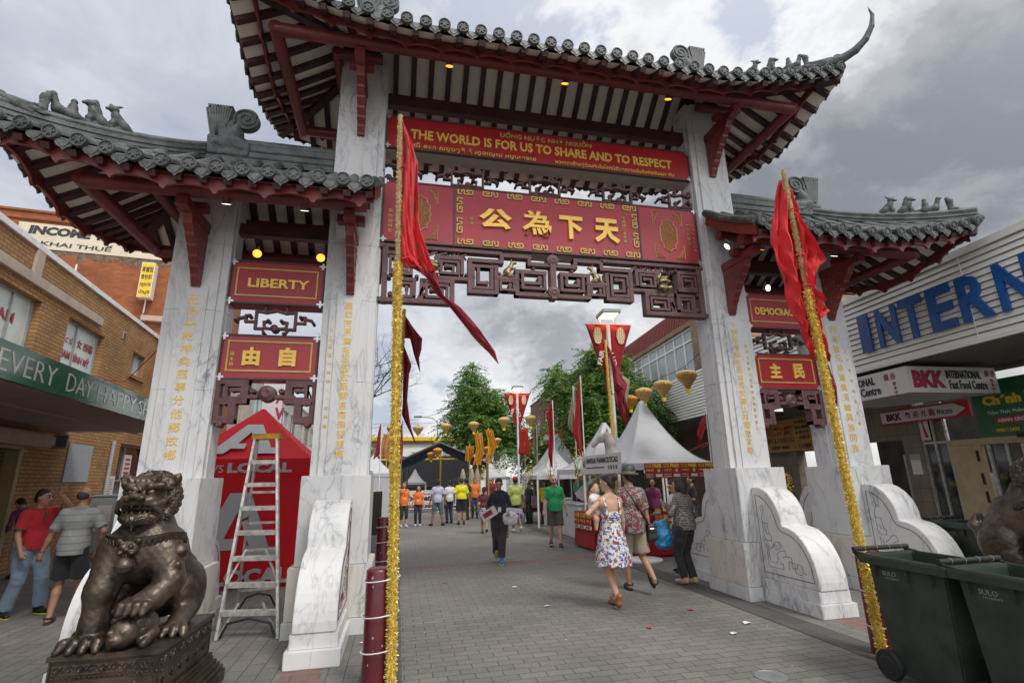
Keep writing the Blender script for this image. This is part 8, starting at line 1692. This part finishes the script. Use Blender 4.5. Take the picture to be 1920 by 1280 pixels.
wp = f.T.matrix_basis@f.wr[0] if 0 else Matrix.Translation(f.T.location)@Matrix.Rotation(A(22), 4, 'Z')@Matrix.Scale(1.56/1.7, 4)@f.wr[0]
mat('bag_blue', (.02, .20, .42), .28, 0, .3, 9, .6, 26, coat=.3)
T = thing('plastic_bag', 'bulging bright blue plastic shopping bag hanging from a hand', 'bag', (wp.x-.06, wp.y+.02, wp.z), 0); s_ = SDF(.011); s_.chain([(.04, 0, -.02), (.0, 0, -.10), (-.03, 0, -.22), (-.02, 0, -.33)], [.018, .075, .13, .11], .05); s_.box((-.02, 0, -.32), (.14, .085, .10), .06, .05); s_.chain([(.04, 0, -.02), (-.13, -.01, -.06), (-.20, 0, -.10)], [.02, .03, .012], .04); s_.disp.append(lambda x, y, z: .008*np.sin(x*38+np.sin(z*26+y*20)*2)*np.sin(z*30-x*14)); s_.build('bag_body', 'bag_blue', T)
f = Fig('young woman in a white top looking down at her phone by the red stall', 2.72, 1.92, A(100), 1.52, .012, 'skin_a', 'f', .06, 0, (A(-6), .38), la=(-.05, .26, 1.20), ra=(.06, .28, 1.22), lhand=dict(dir=(.3, .7, .5), palm=(.3, -.4, 1), curl=.9), rhand=dict(dir=(-.4, .7, .5), palm=(-.3, -.4, 1), curl=.9), lf=(-.1, .10, .085)); f.top('c_white', .88, .3, .016, 'blouse'); f.trousers('c_jeandark', .30, .012, 'shorts'); f.hair('hair_brown', 'long'); f.shoes('c_shoe_dark', 'c_shoe_white'); f.face(); mb = MB(); mb.frame(f.wr[1]+Vector((-.05, .10, .05)), (1, 0, 0), (0, .6, 1), (0, 1, -.6), .065, .13, .009); mb.build('phone', 'c_phone', f.T)
# the woman in navy walking towards us with papers
f = Fig('woman in a navy shirt and dark trousers walking forward with newspapers under her arms', -.11, 4.04, A(172), 1.60, .011, 'skin_b', 'f', .03, 0, (A(-4), .28), la=(-.19, .22, .99), ra=(.22, .18, .97), lf=(-.02, .26, .095), rf=(.06, -.20, .15), lfp=.12, rfp=-.7, lpole=(-.5, -1, -.2), rpole=(.5, -1, -.2), lhand=dict(dir=(.2, .6, -.4), palm=(.8, 0, .4), curl=1.), rhand=dict(dir=(-.2, .6, -.4), palm=(-.8, 0, .4), curl=1.), girth=1.06)
f.top('c_navy', .88, .80, .018, 'work_shirt', 'c_navy'); f.trousers('c_brown', .97, .022, flare=.012); f.hair('hair_black', 'tail'); f.face(); f.shoes('c_shoe_blue', 'c_yellow'); f.lanyard()
T = thing('newspaper_bundle', 'rolled newspapers and a grey plastic bag under the arm of the navy shirted woman', 'newspaper', (.17, 3.88, .92), A(172)); mb = MB(); mb.frame((0, 0, .05), (1, .15, .1), (0, 1, 0), (0, 0, 1), .34, .10, .10); mb.frame((.05, .03, -.05), (1, .1, -.2), (0, 1, 0), (0, 0, 1), .32, .03, .16, 1); mb.build('paper', ['sign_white', 'poster_red'], T, bevel=.02); s_ = SDF(.014); s_.ball((.08, .02, -.08), (.16, .08, .14), .03); s_.cone((.16, 0, -.12), (.22, 0, -.22), .06, .02, .05); s_.disp.append(lambda x, y, z: .012*np.sin(x*40+z*20)*np.sin(z*44)); s_.build('carrier_bag', 'c_white', T)
T = thing('newspaper', 'folded newspaper held at the hip by the navy shirted woman', 'newspaper', (-.36, 3.82, .93), A(150)); mb = MB(); mb.frame((0, 0, 0), (1, 0, -.6), (0, 1, 0), (.6, 0, 1), .34, .02, .18); mb.frame((.02, .012, .0), (1, 0, -.6), (0, 1, 0), (.6, 0, 1), .20, .005, .09, 1); mb.build('paper', ['sign_white', 'poster_red'], T)
f = Fig('stocky bald bearded man in a green polo and dark shorts walking forward', 1.58, 5.71, A(170), 1.62, .012, 'skin_a', 'm', .0, 0, (A(4), .05), la=(-.29, .06, .84), ra=(.29, .10, .85), lf=(-.10, .18, .085), rf=(.11, -.14, .10), rfp=-.25, lpole=(-1, -.7, 0), rpole=(1, -.7, 0), girth=1.2); f.top('c_green', .85, .42, .014, 'polo_shirt', 'c_green'); f.trousers('c_darkgrey', .46, .02, 'shorts', flare=.012); f.shoes('c_shoe_dark', 'c_shoe_white'); f.face(); d = SDF(.009); d.ball(f.Hd((0, .040, 1.530)), (.058, .060, .045), .02); d.ball(f.Hd((0, .07, 1.57)), (.06, .04, .022), .01, op=-1); d.build('beard', 'hair_short', f.T)
# mid street group
f = Fig('tall girl in an orange shirt and black leggings, hand at her mouth', -1.93, 12.44, A(-160), 1.50, .016, 'skin_a', 'f', 0, 0, (A(-30), 0), la=(-.24, .05, .86), ra=(.10, .20, 1.42), lf=(-.08, .1, .085)); f.top('c_orange', .80, .42, .025, 'event_shirt'); f.trousers('c_black', .72, .006, 'leggings'); f.hair('hair_brown', 'long'); f.shoes('c_shoe_white'); f.lanyard(); f.face()
f = Fig('shorter girl in an orange shirt and dark trousers facing the viewer', -1.41, 12.62, A(170), 1.37, .016, 'skin_a', 'f', 0, 0, (A(8), -.05), la=(-.27, .05, .83), ra=(.28, .05, .83)); f.top('c_orange', .90, .42, .022, 'event_shirt'); f.trousers('c_navy', .97, .008); f.hair('hair_brown', 'long'); f.shoes('c_shoe_white'); f.lanyard(); f.face()
f = Fig('man in a pale lilac polo and grey shorts standing with his back turned, feet apart', -.73, 12.52, A(-4), 1.56, .016, 'skin_c', 'm', 0, 0, (A(10), 0), la=(-.30, .02, .84), ra=(.30, .02, .84), lf=(-.22, 0, .085), rf=(.20, 0, .085), foot=(.5, -.5), girth=1.08); f.top('c_lilac', .86, .42, .02, 'polo_shirt', 'c_lilac'); f.trousers('c_denimgrey', .56, .022, 'shorts'); f.hair('hair_black'); f.shoes('c_shoe_dark')
f = Fig('workman in a bright yellow shirt and navy shorts with a dark cap, back turned', .13, 12.56, A(0), 1.60, .016, 'skin_b', 'm', 0, 0, (0, .2), la=(-.27, .10, .92), ra=(.31, .04, .86), foot=(.2, -.1), girth=1.18); f.top('c_yellow', .93, .47, .026, 'work_shirt'); f.trousers('c_navy', .44, .026, 'shorts', flare=.012); f.cap('c_darkgrey'); f.hair('hair_black'); f.shoes('c_shoe_dark', None, 'work_boot', .05)
f = Fig('man in a pale shirt mostly hidden left of the workman in yellow', -.22, 13.4, A(15), 1.52, .018, 'skin_b', 'm'); f.top('c_white', .86, .42); f.trousers('c_jeandark', .97); f.hair('hair_black'); f.shoes('c_shoe_dark')
f = Fig('girl in a checked skirt and dark top walking away left of the navy shirted woman', .43, 9.27, A(-8), 1.33, .015, 'skin_b', 'f', 0, 0, (A(-20), 0), la=(-.26, .05, .86), ra=(.2, .2, 1.0), lf=(-.07, .10, .085), rf=(.09, -.18, .15), rfp=-.6); f.top('c_maroon', .93, .35, .016, 'top'); d = SDF(.016); d.chain([f.B((0, 0, 1.0)), f.B((0, 0, .82)), f.B((0, 0, .70))], [.13, .19, .215], .04); d.plane((0, 0, .64), (0, 0, -1), .01); f.part(d, 'checked_skirt', 'c_plaid', .006); f.hair('hair_black', 'tail'); f.shoes('c_shoe_dark')
f = Fig('child half hidden behind the woman in navy, one shoe showing', .78, 7.9, A(-6), 1.2, .016, 'skin_b', 'm', lf=(-.07, .1, .085)); f.top('c_darkgrey', .88, .42); f.trousers('c_darkgrey', .96); f.hair('hair_black'); f.shoes('c_maroon', 'c_shoe_white')
f = Fig('man in a lime polo and red cap walking away, one heel lifted', 1.39, 9.17, A(-4), 1.61, .014, 'skin_c', 'm', 0, 0, (A(6), 0), la=(-.28, .03, .84), ra=(.29, .0, .84), lf=(-.07, .12, .085), rf=(.12, -.24, .18), rfp=-.9, girth=1.05); f.top('c_lime', .84, .44, .024, 'polo_shirt', 'c_lime'); f.trousers('c_darkgrey', .48, .024, 'shorts', flare=.012); f.cap('c_red'); f.hair('hair_black'); f.shoes('c_shoe_white', 'c_shoe_dark')
d = SDF(.014)
for i in (0, 1): e = f.hp[i].lerp(f.kn[i], .93); d.cone(e, f.hp[i].lerp(f.kn[i], .99), .118, .118, .01)
f.part(d, 'shorts_trim', 'c_blue', 0)
f = Fig('man in an orange shirt facing forward behind the woman in navy', 1.0, 15.2, A(175), 1.58, .018, 'skin_a', 'm'); f.top('c_orange', .86, .42); f.trousers('c_jeandark', .97); f.hair('hair_black'); f.shoes('c_shoe_dark'); f.face()
f = Fig('person in a dark navy top standing in the middle of the street, back turned', .55, 14.6, A(10), 1.58, .018, 'skin_b', 'm'); f.top('c_navy', .86, .42); f.trousers('c_black', .97); f.hair('hair_black'); f.shoes('c_shoe_dark')
f = Fig('worker in a yellow high visibility jacket seated behind the left pillar', -2.86, 10.6, A(60), 1.55, .016, 'skin_c', 'm', .25, 0, (0, .35), la=(-.12, .32, 1.02), ra=(.14, .32, 1.0), hip=.02); f.top('c_yellow', .90, .9, .03, 'work_jacket'); f.trousers('c_navy', .97, .02); f.hair('hair_black'); f.shoes('c_shoe_dark')
# stall keepers and people in the shade of the tents
for x, y, fc, H_, t_, b_, hs, sk, lab, lean in ((5.05, 5.3, A(70), 1.55, 'c_black', 'c_jeandark', 'short', 'skin_a', 'man in a black polo behind the free gift stall, arms folded', 0), (3.75, 5.9, A(20), 1.5, 'c_floral', 'c_jeandark', 'bob', 'skin_a', 'stall keeper in a patterned dress, back turned under the big tent', 0), (3.45, 7.6, A(150), 1.28, 'c_white', 'c_black', 'short', 'skin_b', 'seated man in a white shirt under the signboard tent', .35), (3.9, 8.2, A(170), 1.42, 'c_teal', 'c_black', 'bob', 'skin_b', 'woman in a mint green top behind the seated man in white', 0), (3.15, 8.1, A(-40), 1.28, 'c_brown', 'c_black', 'short', 'skin_b', 'person in brown leaning over the counter under the signboard tent', .5),
                                         (3.0, 11.6, A(150), 1.45, 'c_yellow', 'c_black', 'long', 'skin_a', 'woman in a yellow top behind the pale counter', 0), (2.5, 11.9, A(120), 1.4, 'c_black', 'c_black', 'short', 'skin_b', 'person in black behind the pale counter', 0), (3.6, 12.2, A(-160), 1.5, 'c_teal', 'c_black', 'short', 'skin_b', 'person in green under the small white tent', 0), (2.3, 12.9, A(90), 1.35, 'c_lime', 'c_black', 'short', 'skin_b', 'person in lime beside the red bench', .2), (2.0, 17.2, A(180), 1.5, 'c_maroon', 'c_black', 'short', 'skin_b', 'person in maroon in the shade near the far lamp post', 0),
                                         (6.05, 4.3, A(110), 1.5, 'c_jeandark', 'c_black', 'long', 'skin_b', 'woman with dark hair behind the yellow blossom shrub', 0), (4.35, 6.0, A(160), 1.5, 'c_purple', 'c_black', 'bob', 'skin_a', 'customer in purple in the shade behind the red stall', 0), (1.75, 20.2, A(160), 1.5, 'c_black', 'c_black', 'short', 'skin_b', 'dark clothed person at the right end of the grey marquee', 0), (2.9, 21.5, A(150), 1.5, 'c_red', 'c_black', 'short', 'skin_b', 'person in red far up the street under the tents', 0)):
    f = Fig(lab, x, y, fc, H_, .018, sk, 'm' if hs == 'short' else 'f', lean, 0, la=(-.12, .24, 1.08) if 'arms folded' in lab or lean else (-.25, .05, .84), ra=(.10, .26, 1.10) if 'arms folded' in lab or lean else (.25, .06, .84)); f.top(t_, .86, .42); f.trousers(b_, .97); f.hair('hair_black', hs); f.shoes('c_shoe_dark')
    if 'mint' in lab or 'yellow top' in lab: f.face()
